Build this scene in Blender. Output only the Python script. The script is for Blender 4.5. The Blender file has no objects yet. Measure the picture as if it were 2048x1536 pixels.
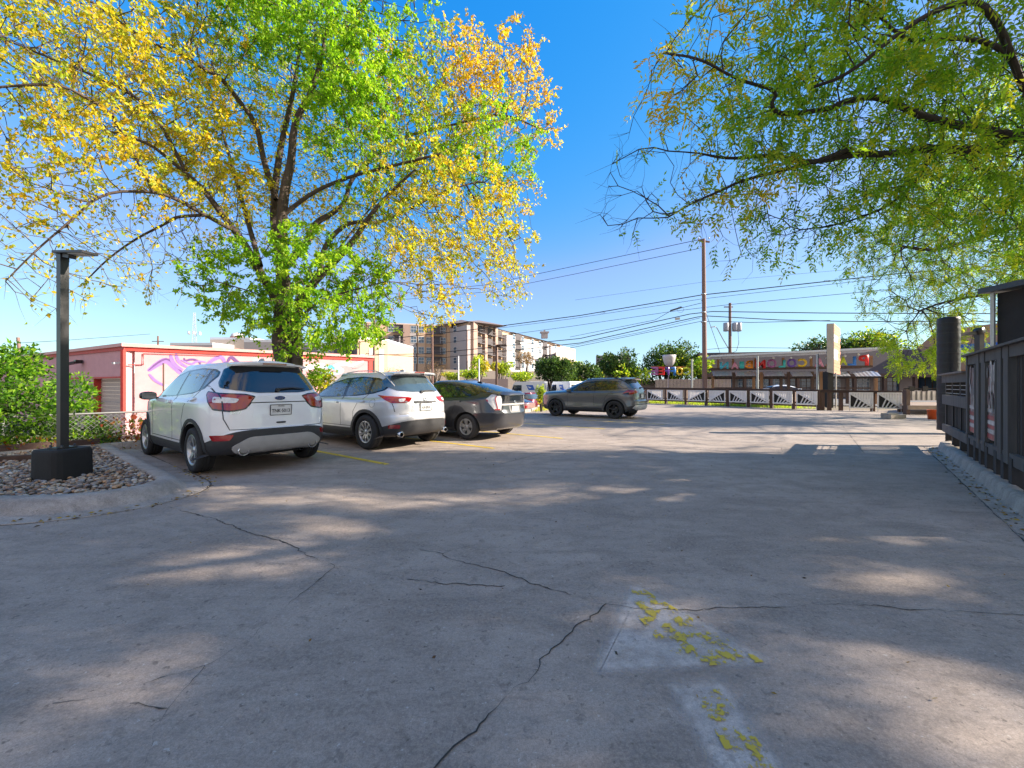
import bpy, bmesh, math, random
import numpy as np
from mathutils import Vector, Matrix
from mathutils.bvhtree import BVHTree
random.seed(7); RNG = np.random.default_rng(7)
SC = bpy.context.scene
COL = SC.collection
F, H0, HZ = 800.0, 1.31, 772.0      # focal length (px of 2048), eye height, horizon row

SUN_AZ = math.atan2(.999, -.04); SUN_EL = math.radians(27)      # azimuth from +Y toward +X
def P(u, v, y):
    """point seen at photo pixel (u,v) at depth y"""
    return Vector(((u-1024)*y/F, y, H0-(v-HZ)*y/F))
def G(u, v, z=0.0):
    """ground point under a photo pixel"""
    y = (H0-z)*F/(v-HZ)
    return Vector(((u-1024)*y/F, y, z))

# ---------------------------------------------------------------- materials
MATS = {}
def nd(nt, t, **kw):
    n = nt.nodes.new(t)
    for k, v in kw.items():
        if k in n.inputs: n.inputs[k].default_value = v
        else: setattr(n, k, v)
    return n
def mat(name, col, rough=0.6, metal=0.0, var=0.12, scale=6.0, bump=0.0, bscale=40.0, coat=0.0, spec=0.5, emit=0.0, trans=0.0, alpha=1.0, streak=False):
    if name in MATS: return MATS[name]
    m = bpy.data.materials.new(name); m.use_nodes = True
    nt = m.node_tree; b = nt.nodes['Principled BSDF']
    b.inputs['Roughness'].default_value = rough; b.inputs['Metallic'].default_value = metal
    b.inputs['Specular IOR Level'].default_value = spec
    b.inputs['Coat Weight'].default_value = coat; b.inputs['Coat Roughness'].default_value = 0.04
    tc = nd(nt, 'ShaderNodeTexCoord')
    src = tc.outputs['Object']
    if streak:
        mp = nd(nt, 'ShaderNodeMapping'); mp.inputs['Scale'].default_value = (1, 1, 0.12)
        nt.links.new(src, mp.inputs[0]); src = mp.outputs[0]
    if var > 0:
        nz = nd(nt, 'ShaderNodeTexNoise', Scale=scale, Detail=5.0, Roughness=0.65)
        nt.links.new(src, nz.inputs['Vector'])
        r = nd(nt, 'ShaderNodeMapRange'); r.inputs['From Min'].default_value = 0.25; r.inputs['From Max'].default_value = 0.75
        r.inputs['To Min'].default_value = 1-var; r.inputs['To Max'].default_value = 1+var
        nt.links.new(nz.outputs['Fac'], r.inputs['Value'])
        mx = nd(nt, 'ShaderNodeVectorMath', operation='SCALE'); mx.inputs[0].default_value = col[:3]
        nt.links.new(r.outputs[0], mx.inputs['Scale']); nt.links.new(mx.outputs[0], b.inputs['Base Color'])
    else: b.inputs['Base Color'].default_value = (*col[:3], 1)
    if bump > 0:
        n2 = nd(nt, 'ShaderNodeTexNoise', Scale=bscale, Detail=4.0); nt.links.new(src, n2.inputs['Vector'])
        bp = nd(nt, 'ShaderNodeBump', Strength=bump, Distance=0.01)
        nt.links.new(n2.outputs['Fac'], bp.inputs['Height']); nt.links.new(bp.outputs[0], b.inputs['Normal'])
    if emit > 0:
        b.inputs['Emission Color'].default_value = (*col[:3], 1); b.inputs['Emission Strength'].default_value = emit
    if trans > 0: b.inputs['Transmission Weight'].default_value = trans
    if alpha < 1: b.inputs['Alpha'].default_value = alpha
    MATS[name] = m; return m

# ---------------------------------------------------------------- mesh builder
class MB:
    def __init__(s): s.v = []; s.f = []; s.m = []; s.sm = []
    def add(s, vs, fs, mi=0, smooth=False):
        o = len(s.v); s.v += [tuple(p) for p in vs]
        for f in fs: s.f.append([i+o for i in f]); s.m.append(mi); s.sm.append(smooth)
        return s
    def box(s, c, d, rz=0.0, mi=0, M=None):
        x, y, z = d[0]/2, d[1]/2, d[2]/2
        vs = [Vector((a*x, b*y, e*z)) for e in (-1, 1) for a, b in ((-1,-1),(1,-1),(1,1),(-1,1))]
        R = M if M is not None else Matrix.Rotation(rz, 3, 'Z')
        vs = [R@p + Vector(c) for p in vs]
        return s.add(vs, [(3,2,1,0),(4,5,6,7),(0,1,5,4),(1,2,6,5),(2,3,7,6),(3,0,4,7)], mi)
    def beam(s, a, b, w, h, mi=0, up=(0,0,1)):
        """box from a to b, w across, h along up"""
        a = Vector(a); b = Vector(b); d = (b-a); L = d.length; d.normalize()
        u = Vector(up); sd = d.cross(u)
        if sd.length < 1e-4: sd = d.cross(Vector((1,0,0)))
        sd.normalize(); u = sd.cross(d)
        R = Matrix((d, sd, u)).transposed()
        return s.box((a+b)/2, (L, w, h), M=R, mi=mi)
    def tube(s, pts, rad, n=6, mi=0, cap=True):
        pts = [Vector(p) for p in pts]
        if not hasattr(rad, '__len__'): rad = [rad]*len(pts)
        rings = []
        up = Vector((0,0,1))
        for i, p in enumerate(pts):
            d = (pts[min(i+1,len(pts)-1)]-pts[max(i-1,0)]).normalized()
            a = d.cross(up)
            if a.length < 0.05: a = d.cross(Vector((0,1,0)))
            a.normalize(); b = d.cross(a)
            rings.append([p+(a*math.cos(t*2*math.pi/n)+b*math.sin(t*2*math.pi/n))*rad[i] for t in range(n)])
        vs = [q for r in rings for q in r]; fs = []
        for i in range(len(rings)-1):
            for k in range(n): fs.append((i*n+k, i*n+(k+1)%n, (i+1)*n+(k+1)%n, (i+1)*n+k))
        s.add(vs, fs, mi, True)
        if cap: s.add(rings[0], [tuple(range(n))], mi); s.add(rings[-1], [tuple(reversed(range(n)))], mi)
        return s
    def lathe(s, prof, n=24, c=(0,0,0), axis='Z', mi=0, smooth=True):
        """prof: list of (r, h)"""
        vs = []
        for r, h in prof:
            for k in range(n):
                a = 2*math.pi*k/n; x, y = r*math.cos(a), r*math.sin(a)
                p = (x, y, h) if axis == 'Z' else ((x, h, y) if axis == 'Y' else (h, x, y))
                vs.append(Vector(p)+Vector(c))
        fs = [(i*n+k, i*n+(k+1)%n, (i+1)*n+(k+1)%n, (i+1)*n+k) for i in range(len(prof)-1) for k in range(n)]
        return s.add(vs, fs, mi, smooth)
    def prism(s, poly, d, mi=0):
        """poly: 3D points of a planar outline, extruded by vector d"""
        poly = [Vector(p) for p in poly]; n = len(poly); d = Vector(d)
        s.add(poly+[p+d for p in poly], [tuple(range(n))[::-1], tuple(range(n, 2*n))]+[(i, (i+1)%n, n+(i+1)%n, n+i) for i in range(n)], mi)
        return s
    def build(s, name, mats, parent=None, loc=(0,0,0), rz=0.0, fixn=True, tag=None):
        me = bpy.data.meshes.new(name); me.from_pydata(s.v, [], s.f)
        if not isinstance(mats, (list, tuple)): mats = [mats]
        for m in mats: me.materials.append(m)
        me.polygons.foreach_set('material_index', s.m); me.polygons.foreach_set('use_smooth', s.sm)
        if fixn:
            bm = bmesh.new(); bm.from_mesh(me); bmesh.ops.recalc_face_normals(bm, faces=bm.faces); bm.to_mesh(me); bm.free()
        me.update()
        o = bpy.data.objects.new(name, me); COL.objects.link(o)
        o.location = loc; o.rotation_euler = (0, 0, rz)
        if parent: o.parent = parent
        if tag: set_tag(o, *tag)
        return o

def set_tag(o, label=None, cat=None, group=None, kind=None):
    if label: o['label'] = label
    if cat: o['category'] = cat
    if group: o['group'] = group
    if kind: o['kind'] = kind
    return o
def empty(name, loc=(0,0,0), rz=0.0, label=None, cat=None, group=None):
    o = bpy.data.objects.new(name, None); COL.objects.link(o); o.location = loc; o.rotation_euler = (0,0,rz)
    o.empty_display_size = 0.3
    return set_tag(o, label, cat, group)
def dup(o, parent=None):
    c = o.copy(); COL.objects.link(c); c.parent = parent
    for ch in list(o.children): dup(ch, c)
    return c
def np_mesh(name, V, Fc, mats, parent=None, colr=None, smooth=False, mi=None, nper=None):
    """fast mesh; V (n,3), Fc (m,k); colr (n,3) point colours"""
    me = bpy.data.meshes.new(name); V = np.asarray(V, np.float32); Fc = np.asarray(Fc, np.int32)
    k = Fc.shape[1]
    me.vertices.add(len(V)); me.vertices.foreach_set('co', V.ravel())
    me.loops.add(Fc.size); me.loops.foreach_set('vertex_index', Fc.ravel())
    me.polygons.add(len(Fc)); me.polygons.foreach_set('loop_start', np.arange(0, Fc.size, k, dtype=np.int32))
    if smooth: me.polygons.foreach_set('use_smooth', np.ones(len(Fc), bool))
    if not isinstance(mats, (list, tuple)): mats = [mats]
    for m in mats: me.materials.append(m)
    if mi is not None: me.polygons.foreach_set('material_index', np.asarray(mi, np.int32))
    if colr is not None:
        at = me.color_attributes.new('Col', 'FLOAT_COLOR', 'POINT')
        at.data.foreach_set('color', np.hstack([colr, np.ones((len(V), 1))]).astype(np.float32).ravel())
    me.update(calc_edges=True); me.validate()
    o = bpy.data.objects.new(name, me); COL.objects.link(o)
    if parent: o.parent = parent
    return o
def text_obj(name, s, size, m, loc, rot=None, ext=0.01, parent=None, align='CENTER', bold=0.0, M=None, sx=1.0):
    cu = bpy.data.curves.new(name, 'FONT'); cu.body = s; cu.size = size; cu.extrude = ext; cu.align_x = align; cu.offset = bold
    cu.resolution_u = 3
    tmp = bpy.data.objects.new(name, cu); COL.objects.link(tmp)
    dg = bpy.context.evaluated_depsgraph_get(); me = bpy.data.meshes.new_from_object(tmp.evaluated_get(dg))
    bpy.data.objects.remove(tmp); bpy.data.curves.remove(cu)
    if sx != 1.0:
        for v in me.vertices: v.co.x *= sx
    me.name = name; me.materials.clear(); me.materials.append(m)
    o = bpy.data.objects.new(name, me); COL.objects.link(o)
    if M is not None: o.matrix_world = M
    else: o.location = loc; o.rotation_euler = rot or (math.pi/2, 0, 0)
    if parent: o.parent = parent
    return o
def chaikin(p, n=1, r=.045):
    """round the corners of a closed outline"""
    q = []
    for i in range(len(p)):
        a = Vector(p[i-1]); b = Vector(p[i]); c = Vector(p[(i+1) % len(p)])
        u = a-b; w = c-b
        ra = min(r, u.length*.4); rc = min(r, w.length*.4)
        s_ = b+u.normalized()*ra; e = b+w.normalized()*rc
        for t in (0, .5, 1): q.append(s_*(1-t)**2+b*2*t*(1-t)+e*t*t)
    return q
# ================================================================= ground
def concrete_mat(name, c1, c2, stain=.55, sc=1.0, rough=.85):
    m = bpy.data.materials.new(name); m.use_nodes = True; nt = m.node_tree; b = nt.nodes['Principled BSDF']
    b.inputs['Roughness'].default_value = rough; b.inputs['Specular IOR Level'].default_value = .35
    tc = nd(nt, 'ShaderNodeTexCoord'); src = tc.outputs['Object']; L = nt.links
    def noise(scale, det=6, rg=.6, sx=None, dist=0.0):
        s = src
        if sx:
            mp = nd(nt, 'ShaderNodeMapping'); mp.inputs['Scale'].default_value = sx; mp.inputs['Rotation'].default_value = (0, 0, .35); L.new(src, mp.inputs[0]); s = mp.outputs[0]
        n = nd(nt, 'ShaderNodeTexNoise', Scale=scale*sc, Detail=float(det), Roughness=rg, Distortion=dist); L.new(s, n.inputs['Vector']); return n.outputs['Fac']
    def ramp(f, a, bb, lo=0., hi=1.):
        r = nd(nt, 'ShaderNodeMapRange'); r.inputs['From Min'].default_value = a; r.inputs['From Max'].default_value = bb
        r.inputs['To Min'].default_value = lo; r.inputs['To Max'].default_value = hi; L.new(f, r.inputs['Value']); return r.outputs[0]
    def mix(f, a, bb, bt='MIX'):
        n = nd(nt, 'ShaderNodeMix'); n.data_type = 'RGBA'; n.blend_type = bt; L.new(f, n.inputs[0])
        for k, v in ((6, a), (7, bb)):
            if isinstance(v, tuple): n.inputs[k].default_value = (*v, 1)
            else: L.new(v, n.inputs[k])
        return n.outputs[2]
    dk = lambda k: tuple(x*k for x in c1)
    base = mix(ramp(noise(.45, 9, .68), .36, .62), c1, c2)
    base = mix(ramp(noise(1.3, 8, .7, (1, 2.2, 1), .6), .44, .64, 0, stain*1.4), base, dk(.50))
    base = mix(ramp(noise(4.2, 7, .75), .50, .64, 0, .55), base, dk(.62))
    base = mix(ramp(noise(3.1, 8, .8, (1, 4.5, 1), 1.2), .53, .62, 0, .35), base, dk(.50))
    base = mix(ramp(noise(9, 5, .7), .58, .63, 0, .55), base, dk(.42))
    base = mix(ramp(noise(24, 3, .6), .635, .67, 0, .75), base, dk(.25))
    base = mix(ramp(noise(31, 3, .6), .66, .69, 0, .6), base, (.55, .53, .50))
    base = mix(ramp(noise(46, 4, .8), .40, .60, 0, .4), base, tuple(min(1, x*1.22) for x in c2))
    base = mix(ramp(noise(85, 3, .85), .46, .60, 0, .4), base, dk(.62))
    base = mix(ramp(noise(190, 2, .9), .46, .60, 0, .45), base, dk(.60))
    L.new(base, b.inputs['Base Color'])
    bp = nd(nt, 'ShaderNodeBump', Strength=.35, Distance=.004); L.new(noise(220, 3, .8), bp.inputs['Height'])
    b2 = nd(nt, 'ShaderNodeBump', Strength=.25, Distance=.02); L.new(noise(12, 6, .7), b2.inputs['Height']); L.new(bp.outputs[0], b2.inputs['Normal'])
    L.new(b2.outputs[0], b.inputs['Normal'])
    return m
CONC = concrete_mat('lot_concrete', (.305,.250,.212), (.435,.36,.306))
CONCK = concrete_mat('kerb_concrete', (.36,.31,.27), (.47,.41,.36), stain=.7, sc=2.0)
ASPH = concrete_mat('street_asphalt', (.16,.16,.16), (.22,.215,.21), stain=.3)
EARTH = concrete_mat('bare_earth', (.20,.16,.11), (.26,.22,.16), stain=.5, sc=3)
CRACK = mat('crack_dark', (.04,.036,.033), .95, var=0)  # dark tone of the pavement cracks and joints
PATCHC = concrete_mat('paler_concrete', (.54,.475,.43), (.66,.585,.53), stain=.2)

KD = Vector((.6, .8, 0)); KN = Vector((-.8, .6, 0)); K0 = Vector((-8.35, 7.85, 0))
def poly_sheet(name, pts, z, m, kind='structure'):
    bm = bmesh.new(); f = bm.faces.new([bm.verts.new((p[0], p[1], z)) for p in pts]); bmesh.ops.triangulate(bm, faces=[f])
    bmesh.ops.recalc_face_normals(bm, faces=bm.faces)
    if bm.faces[:][0].normal.z < 0: bmesh.ops.reverse_faces(bm, faces=bm.faces)
    me = bpy.data.meshes.new(name); bm.to_mesh(me); bm.free(); me.materials.append(m)
    o = bpy.data.objects.new(name, me); COL.objects.link(o); set_tag(o, kind=kind); return o
KE = K0+KD*14.0       # far end of the kerb in front of the parked cars
lot = [(-45,-25),(60,-25),(70,30),(40,32),(19.8,21.2),(17.2,22.0),(15.8,24.2),(11.4,30.2),(6.5,30.5),(3.2,24),(KE.x,KE.y),(K0.x,K0.y),(-12.5,2.3),(-30,-15)]
poly_sheet('parking_lot', lot, 0.0, CONC)
# terrain below and beyond
def terr(x, y):
    d = (x-K0.x)*KN.x+(y-K0.y)*KN.y             # beyond the kerb line
    low = -1.25 if x < -8 else (-1.25+(x+8)/16*.75 if x < 8 else -.5+min(1, (x-8)/5)*.42)
    z = -.12+(low+.12)*min(1, max(0, (d-.5)/1.6)) if d > 0 else -.12
    if x < 60:
        t = min(1, max(0, (y-62)/60)); e = min(1, max(0, (60-x)/40)); z += 6.4*t*t*(3-2*t)*e
    return z
gx = np.concatenate([[-900,-400,-200], np.arange(-120, -30, 6), np.arange(-30, 30, 1.0), np.arange(30, 130, 6), [200,400,900]])
gy = np.concatenate([[-60,-20], np.arange(-10, 45, 1.0), np.arange(45, 200, 6), [250,400,900]])
V = [(x, y, terr(x, y)) for y in gy for x in gx]; nx = len(gx)
Fq = [(j*nx+i, j*nx+i+1, (j+1)*nx+i+1, (j+1)*nx+i) for j in range(len(gy)-1) for i in range(nx-1)]
set_tag(np_mesh('terrain', V, Fq, EARTH, smooth=True), kind='structure')
poly_sheet('street', [(7.5,33.5),(30,25.8),(75,30),(95,46),(9,50),(-6,52),(-8,44)], -.055, ASPH)
poly_sheet('rear_yard', [(-40,14),(-12,12.5),(2,26),(6,31),(-2,50),(-45,48)], -.30-.93, ASPH) if False else None

def sweep(name, path, prof, m, closed=False, kind='structure'):
    """prof: (outward offset, z); outward = right of travel"""
    pts = [Vector((p[0], p[1], 0)) for p in path]; n = len(pts); V = []
    for i, p in enumerate(pts):
        a = (pts[i]-pts[i-1]).normalized() if i > 0 else (pts[1]-pts[0]).normalized()
        b = (pts[i+1]-pts[i]).normalized() if i < n-1 else a
        t = (a+b).normalized(); nn = Vector((t.y, -t.x, 0)); k = 1/max(.5, nn.dot(Vector((a.y, -a.x, 0))))
        for o, z in prof: V.append(p+nn*o*k+Vector((0, 0, z)))
    q = len(prof); fs = [(i*q+j, i*q+j+1, (i+1)*q+j+1, (i+1)*q+j) for i in range(n-1) for j in range(q-1)]
    mb = MB(); mb.add(V, fs, 0, True); mb.add(V[:q], [tuple(range(q))], 0); mb.add(V[-q:], [tuple(range(q))], 0)
    o = mb.build(name, m); set_tag(o, kind=kind)
    md = o.modifiers.new('es', 'EDGE_SPLIT'); md.split_angle = math.radians(50)
    return o
def smooth_path(p, n=3):
    p = [Vector((q[0], q[1], 0)) for q in p]
    for _ in range(n):
        q = [p[0]]
        for i in range(len(p)-1): q += [p[i]*.75+p[i+1]*.25, p[i]*.25+p[i+1]*.75]
        q.append(p[-1]); p = q
    return p
# island kerb: inner edge path (gravel border), travel so that "right" is outward
inner = [(-14,4.6),(-9,4.36),(-5.4,4.22),(-4.75,4.28),(-4.38,4.55),(-4.36,4.95),(-4.7,5.25),(-5.3,5.7)]
inner_s = smooth_path(inner, 3)+[Vector((-8.28,7.98,0))]
KPROF = [(-.01,-.06),(-.01,.14),(.0,.15),(.11,.148),(.17,.13),(.24,.06),(.28,.02),(.30,.012),(.52,.007),(.53,-.05)]
sweep('kerb', inner_s, KPROF, CONCK)
back = [Vector((-13.2,1.4,0)), K0+KN*.0, KE]
KB = [(-.12,-.3),(-.12,.13),(-.10,.15),(.02,.15),(.05,.13),(.07,.0),(.08,-.05)]
sweep('kerb', [K0-KD*7, K0+KD*.5], KB, CONCK); sweep('kerb', [K0+KD*.505, KE-KD*.4, KE+Vector((.35,.1,0)), KE+Vector((.7,.9,0)), KE+Vector((1.3,2.8,0))], KB, CONCK)
# right kerb
RD = Vector((.656, .755, 0)); RN = Vector((.755, -.656, 0)); R0 = Vector((5.85, 4.59, 0))   # fence line, normal to the right
sweep('kerb', [R0+RD*5.2+RN*.35, R0+RD*5.12+RN*.08, R0+RD*4.9-RN*.03, R0+RD*4.6-RN*.05, R0-RD*12-RN*.05], [(-.05,-.05),(-.05,.13),(-.03,.145),(.06,.15),(.10,.13),(.13,.03),(.145,.012),(.29,.006),(.30,-.05)], CONCK)
# soil behind the right kerb
poly_sheet('planting_soil', [tuple(R0+RD*5.1+RN*.02)[:2], tuple(R0-RD*12+RN*.0)[:2], tuple(R0-RD*12+RN*8)[:2], tuple(R0+RD*5.1+RN*8)[:2]], .10, EARTH)

# cracks and joints, thin strips a few mm above the slab
def crack(pts, w, jit, mb, z=.0035):
    q = []; off = 0.0
    for i in range(len(pts)-1):
        a, b = pts[i], pts[i+1]; L_ = (b-a).length; k = max(2, int(L_/.028)); nn = Vector((-(b-a).y, (b-a).x, 0)).normalized(); h = 0.0; side = 0.0
        for t in range(k):
            e = math.sin(math.pi*t/k); side = side*.86+random.gauss(0, jit*.75); q.append(a.lerp(b, t/k)+nn*(side*min(1, e*3)+random.gauss(0, jit*.15)))
    q.append(pts[-1]); V = []; wl = 1.0
    for i, p in enumerate(q):
        t = (q[min(i+1, len(q)-1)]-q[max(0, i-1)]).normalized(); nn = Vector((-t.y, t.x, 0)); wl = max(.12, min(1.5, wl+random.gauss(0, .22)))
        ww = w*wl*.36*(2.6 if random.random() < .02 else 1)
        V += [p+nn*ww+Vector((0,0,z)), p-nn*ww+Vector((0,0,z))]
    mb.add(V, [(2*i, 2*i+1, 2*i+3, 2*i+2) for i in range(len(q)-1)], 0)
mb = MB()
def cp(*uv): return [G(u, v) for u, v in uv]
crack(cp((340,1015),(420,1035),(505,1068),(590,1095),(640,1125),(668,1136),(700,1137),(760,1150),(870,1165),(1010,1172)), .008, .010, mb)
crack(cp((840,1100),(885,1108),(905,1120),(960,1133),(1020,1150),(1060,1168),(1130,1185),(1212,1208),(1270,1218),(1390,1222),(1550,1216),(1700,1210),(1850,1220),(2048,1231)), .008, .007, mb)
crack(cp((885,1108),(930,1095),(970,1085)), .005, .006, mb)
crack(cp((1212,1208),(1180,1240),(1130,1275),(1080,1320),(1040,1370),(960,1450),(870,1536),(840,1570)), .0075, .008, mb)
crack(cp((668,1136),(615,1180),(560,1225),(505,1275),(450,1310),(410,1332),(360,1390),(335,1420),(312,1460),(300,1500),(290,1530)), .0045, .006, mb)
crack(cp((410,1332),(300,1365),(200,1395),(105,1408)), .004, .005, mb)
crack(cp((335,1418),(260,1408)), .003, .004, mb)
o = mb.build('pavement_cracks', CRACK, fixn=False); set_tag(o, kind='structure')
mb = MB()
outer = []
for i, p in enumerate(inner_s):
    t = (inner_s[min(i+1, len(inner_s)-1)]-inner_s[max(0, i-1)]).normalized(); outer.append(p+Vector((t.y, -t.x, 0))*.54)
crack(outer[:-1]+[outer[-1]], .016, .002, mb)
crack([R0+RD*5.0-RN*.36, R0-RD*12-RN*.36], .013, .003, mb)
for a, b in ((cp((1850,888),(1660,856))), (cp((0,1090),(20,1092)))): pass
# saw-cut joints of the slab
for k in range(-3, 9):
    a = Vector((0, 0, 0))+KD*(k*4.6)+KN*-18; b = a+KN*(18+2.0)
    if k >= 3: crack([Vector((4.3, 2.0, 0))+KD*(k*4.6-9)+(-KN)*(-6.0), Vector((4.3, 2.0, 0))+KD*(k*4.6-9)+(-KN)*9], .007, .001, mb)
crack([K0+KD*4-KN*7.2, K0+KD*30-KN*7.2], .008, .001, mb); crack([K0+KD*9-KN*12.2, K0+KD*34-KN*12.2], .008, .001, mb)
o = mb.build('pavement_joints', CRACK, fixn=False); set_tag(o, kind='structure')

# painted markings (worn)
def worn_paint(name, col, lo, hi, scale):
    m = bpy.data.materials.new(name); m.use_nodes = True; nt = m.node_tree; b = nt.nodes['Principled BSDF']; L = nt.links
    b.inputs['Base Color'].default_value = (*col, 1); b.inputs['Roughness'].default_value = .6
    tc = nd(nt, 'ShaderNodeTexCoord'); n = nd(nt, 'ShaderNodeTexNoise', Scale=scale, Detail=7.0, Roughness=.7); L.new(tc.outputs['Object'], n.inputs['Vector'])
    n2 = nd(nt, 'ShaderNodeTexNoise', Scale=scale*.22, Detail=2.0); L.new(tc.outputs['Object'], n2.inputs['Vector'])
    ad = nd(nt, 'ShaderNodeMath', operation='ADD'); L.new(n.outputs['Fac'], ad.inputs[0]); L.new(n2.outputs['Fac'], ad.inputs[1])
    r = nd(nt, 'ShaderNodeMapRange'); r.inputs['From Min'].default_value = lo; r.inputs['From Max'].default_value = hi; L.new(ad.outputs[0], r.inputs['Value']); L.new(r.outputs[0], b.inputs['Alpha'])
    return m
YP = worn_paint('worn_yellow_paint', (.62,.43,.03), .80, .88, 14); YF = worn_paint('flaking_yellow_paint', (.52,.38,.03), 1.05, 1.075, 60)
poly = lambda *uv: [tuple(G(u, v))[:2] for u, v in uv]
SOFT = PATCHC.copy(); SOFT.name = 'feathered_concrete'
_n = SOFT.node_tree; _a = nd(_n, 'ShaderNodeVertexColor'); _a.layer_name = 'Col'; _z = nd(_n, 'ShaderNodeTexNoise', Scale=9.0, Detail=6.0); _t = nd(_n, 'ShaderNodeTexCoord'); _n.links.new(_t.outputs['Object'], _z.inputs['Vector'])
_m = nd(_n, 'ShaderNodeMath', operation='MULTIPLY'); _n.links.new(_a.outputs[0], _m.inputs[0]); _q = nd(_n, 'ShaderNodeMapRange'); _q.inputs['From Min'].default_value = .3; _q.inputs['From Max'].default_value = .6; _q.inputs['To Min'].default_value = .45; _q.inputs['To Max'].default_value = .9; _n.links.new(_z.outputs['Fac'], _q.inputs['Value']); _n.links.new(_q.outputs[0], _m.inputs[1]); _n.links.new(_m.outputs[0], _n.nodes['Principled BSDF'].inputs['Alpha'])
def soft_patch(name, pts, z):
    n = len(pts); c = np.mean(np.array(pts), 0); V = []; C = []
    P3 = [Vector((p[0], p[1], z)) for p in pts]
    ar = sum(P3[i].x*P3[(i+1)%n].y-P3[(i+1)%n].x*P3[i].y for i in range(n)); sg = 1 if ar > 0 else -1
    for r, a in ((.035, 1), (-.03, 0)):
        for i in range(n):
            e1 = (P3[i]-P3[i-1]).normalized(); e2 = (P3[(i+1)%n]-P3[i]).normalized(); n1 = Vector((-e1.y, e1.x, 0))*sg; n2 = Vector((-e2.y, e2.x, 0))*sg; m = (n1+n2); m = m/max(.5, m.length_squared/2); V.append(P3[i]+m*r); C.append((a, a, a))
    bm = bmesh.new(); vs = [bm.verts.new(v) for v in V]; bm.verts.ensure_lookup_table(); f = bm.faces.new(vs[:n])
    for i in range(n): bm.faces.new((vs[i], vs[(i+1)%n], vs[n+(i+1)%n], vs[n+i]))
    bmesh.ops.triangulate(bm, faces=[f]); bmesh.ops.recalc_face_normals(bm, faces=bm.faces)
    me = bpy.data.meshes.new(name); bm.to_mesh(me); bm.free(); me.materials.append(SOFT); at = me.color_attributes.new('Col', 'FLOAT_COLOR', 'POINT')
    for i in range(2*n): at.data[i].color = (*C[i], 1)
    o = bpy.data.objects.new(name, me); COL.objects.link(o); set_tag(o, kind='structure'); return o
soft_patch('cleaned_concrete', poly((1258,1172),(1285,1172),(1545,1322),(1530,1332),(1195,1346),(1188,1335)), .002)
soft_patch('cleaned_concrete', poly((1332,1368),(1450,1358),(1500,1440),(1590,1560),(1440,1560)), .002)
poly_sheet('arrow_marking', poly((1262,1180),(1288,1180),(1530,1326),(1420,1333),(1330,1300),(1275,1235)), .006, YF)
poly_sheet('arrow_marking', poly((1385,1385),(1440,1380),(1570,1555),(1480,1555)), .006, YF)
def line(a, b, w=.10):
    a = Vector(a); b = Vector(b); t = (b-a).normalized(); n = Vector((-t.y, t.x, 0))*w/2
    return [tuple(p)[:2] for p in (a+n, b+n, b-n, a-n)]
CARF = Vector((-.804,.595,0))
for (u, v) in ((775,929),(988,897),(1125,877)):
    e = G(u, v); poly_sheet('bay_line', line(e, e+CARF*5.3), .004, YP)
for (u, v, s_) in ((1210,858,1),(1330,849,1)):
    e = G(u, v); poly_sheet('bay_line', line(e, e+CARF*3.0), .004, YP)

# river stones
STONE = bpy.data.materials.new('river_stone'); STONE.use_nodes = True
_nt = STONE.node_tree; _b = _nt.nodes['Principled BSDF']; _a = nd(_nt, 'ShaderNodeVertexColor'); _a.layer_name = 'Col'; _nt.links.new(_a.outputs[0], _b.inputs['Base Color']); _b.inputs['Roughness'].default_value = .6
def inside(x, y, pl):
    r = False; j = len(pl)-1
    for i in range(len(pl)):
        if (pl[i][1] > y) != (pl[j][1] > y) and x < (pl[j][0]-pl[i][0])*(y-pl[i][1])/(pl[j][1]-pl[i][1])+pl[i][0]: r = not r
        j = i
    return r
bedp = [(p.x, p.y) for p in inner_s]+[(-8.5,7.7),(-12.9,1.9)]
poly_sheet('gravel_bed_soil', bedp, .07, EARTH)
bm = bmesh.new(); bmesh.ops.create_icosphere(bm, subdivisions=2, radius=1); bv = np.array([v.co[:] for v in bm.verts]); bf = np.array([[v.index for v in f.verts] for f in bm.faces]); bm.free()
VV = []; FF = []; CC = []; cnt = 0
pal = np.array([(.34,.26,.19),(.26,.21,.17),(.44,.36,.27),(.20,.15,.12),(.32,.18,.10),(.24,.23,.23),(.50,.45,.38),(.14,.11,.10),(.40,.25,.14)])
tries = 0
while cnt < 7000 and tries < 40000:
    tries += 1; x = RNG.uniform(-10.5, -4.3); y = RNG.uniform(4.2, 8.0)
    if not inside(x, y, bedp): continue
    s = RNG.uniform(.013, .032); sc = np.array([s*RNG.uniform(.8, 1.5), s*RNG.uniform(.7, 1.1), s*RNG.uniform(.45, .75)]); a = RNG.uniform(0, 6.28); ti = RNG.uniform(-.5, .5)
    p = bv*sc*(1+.10*np.sin(bv[:,[1]]*3+a)); c_, s_ = math.cos(ti), math.sin(ti); p = np.stack([p[:,0]*c_-p[:,2]*s_, p[:,1], p[:,0]*s_+p[:,2]*c_], 1)
    c_, s_ = math.cos(a), math.sin(a); p = np.stack([p[:,0]*c_-p[:,1]*s_, p[:,0]*s_+p[:,1]*c_, p[:,2]], 1)+[x, y, .085+RNG.uniform(0, .045)]
    VV.append(p); FF.append(bf+len(bv)*cnt); CC.append(np.tile(pal[RNG.integers(len(pal))]*RNG.uniform(.75, 1.2), (len(bv), 1))); cnt += 1
set_tag(np_mesh('gravel', np.vstack(VV), np.vstack(FF), STONE, colr=np.vstack(CC), smooth=True), kind='stuff', label='rounded tan and grey river stones in the kerbed bed')
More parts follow.
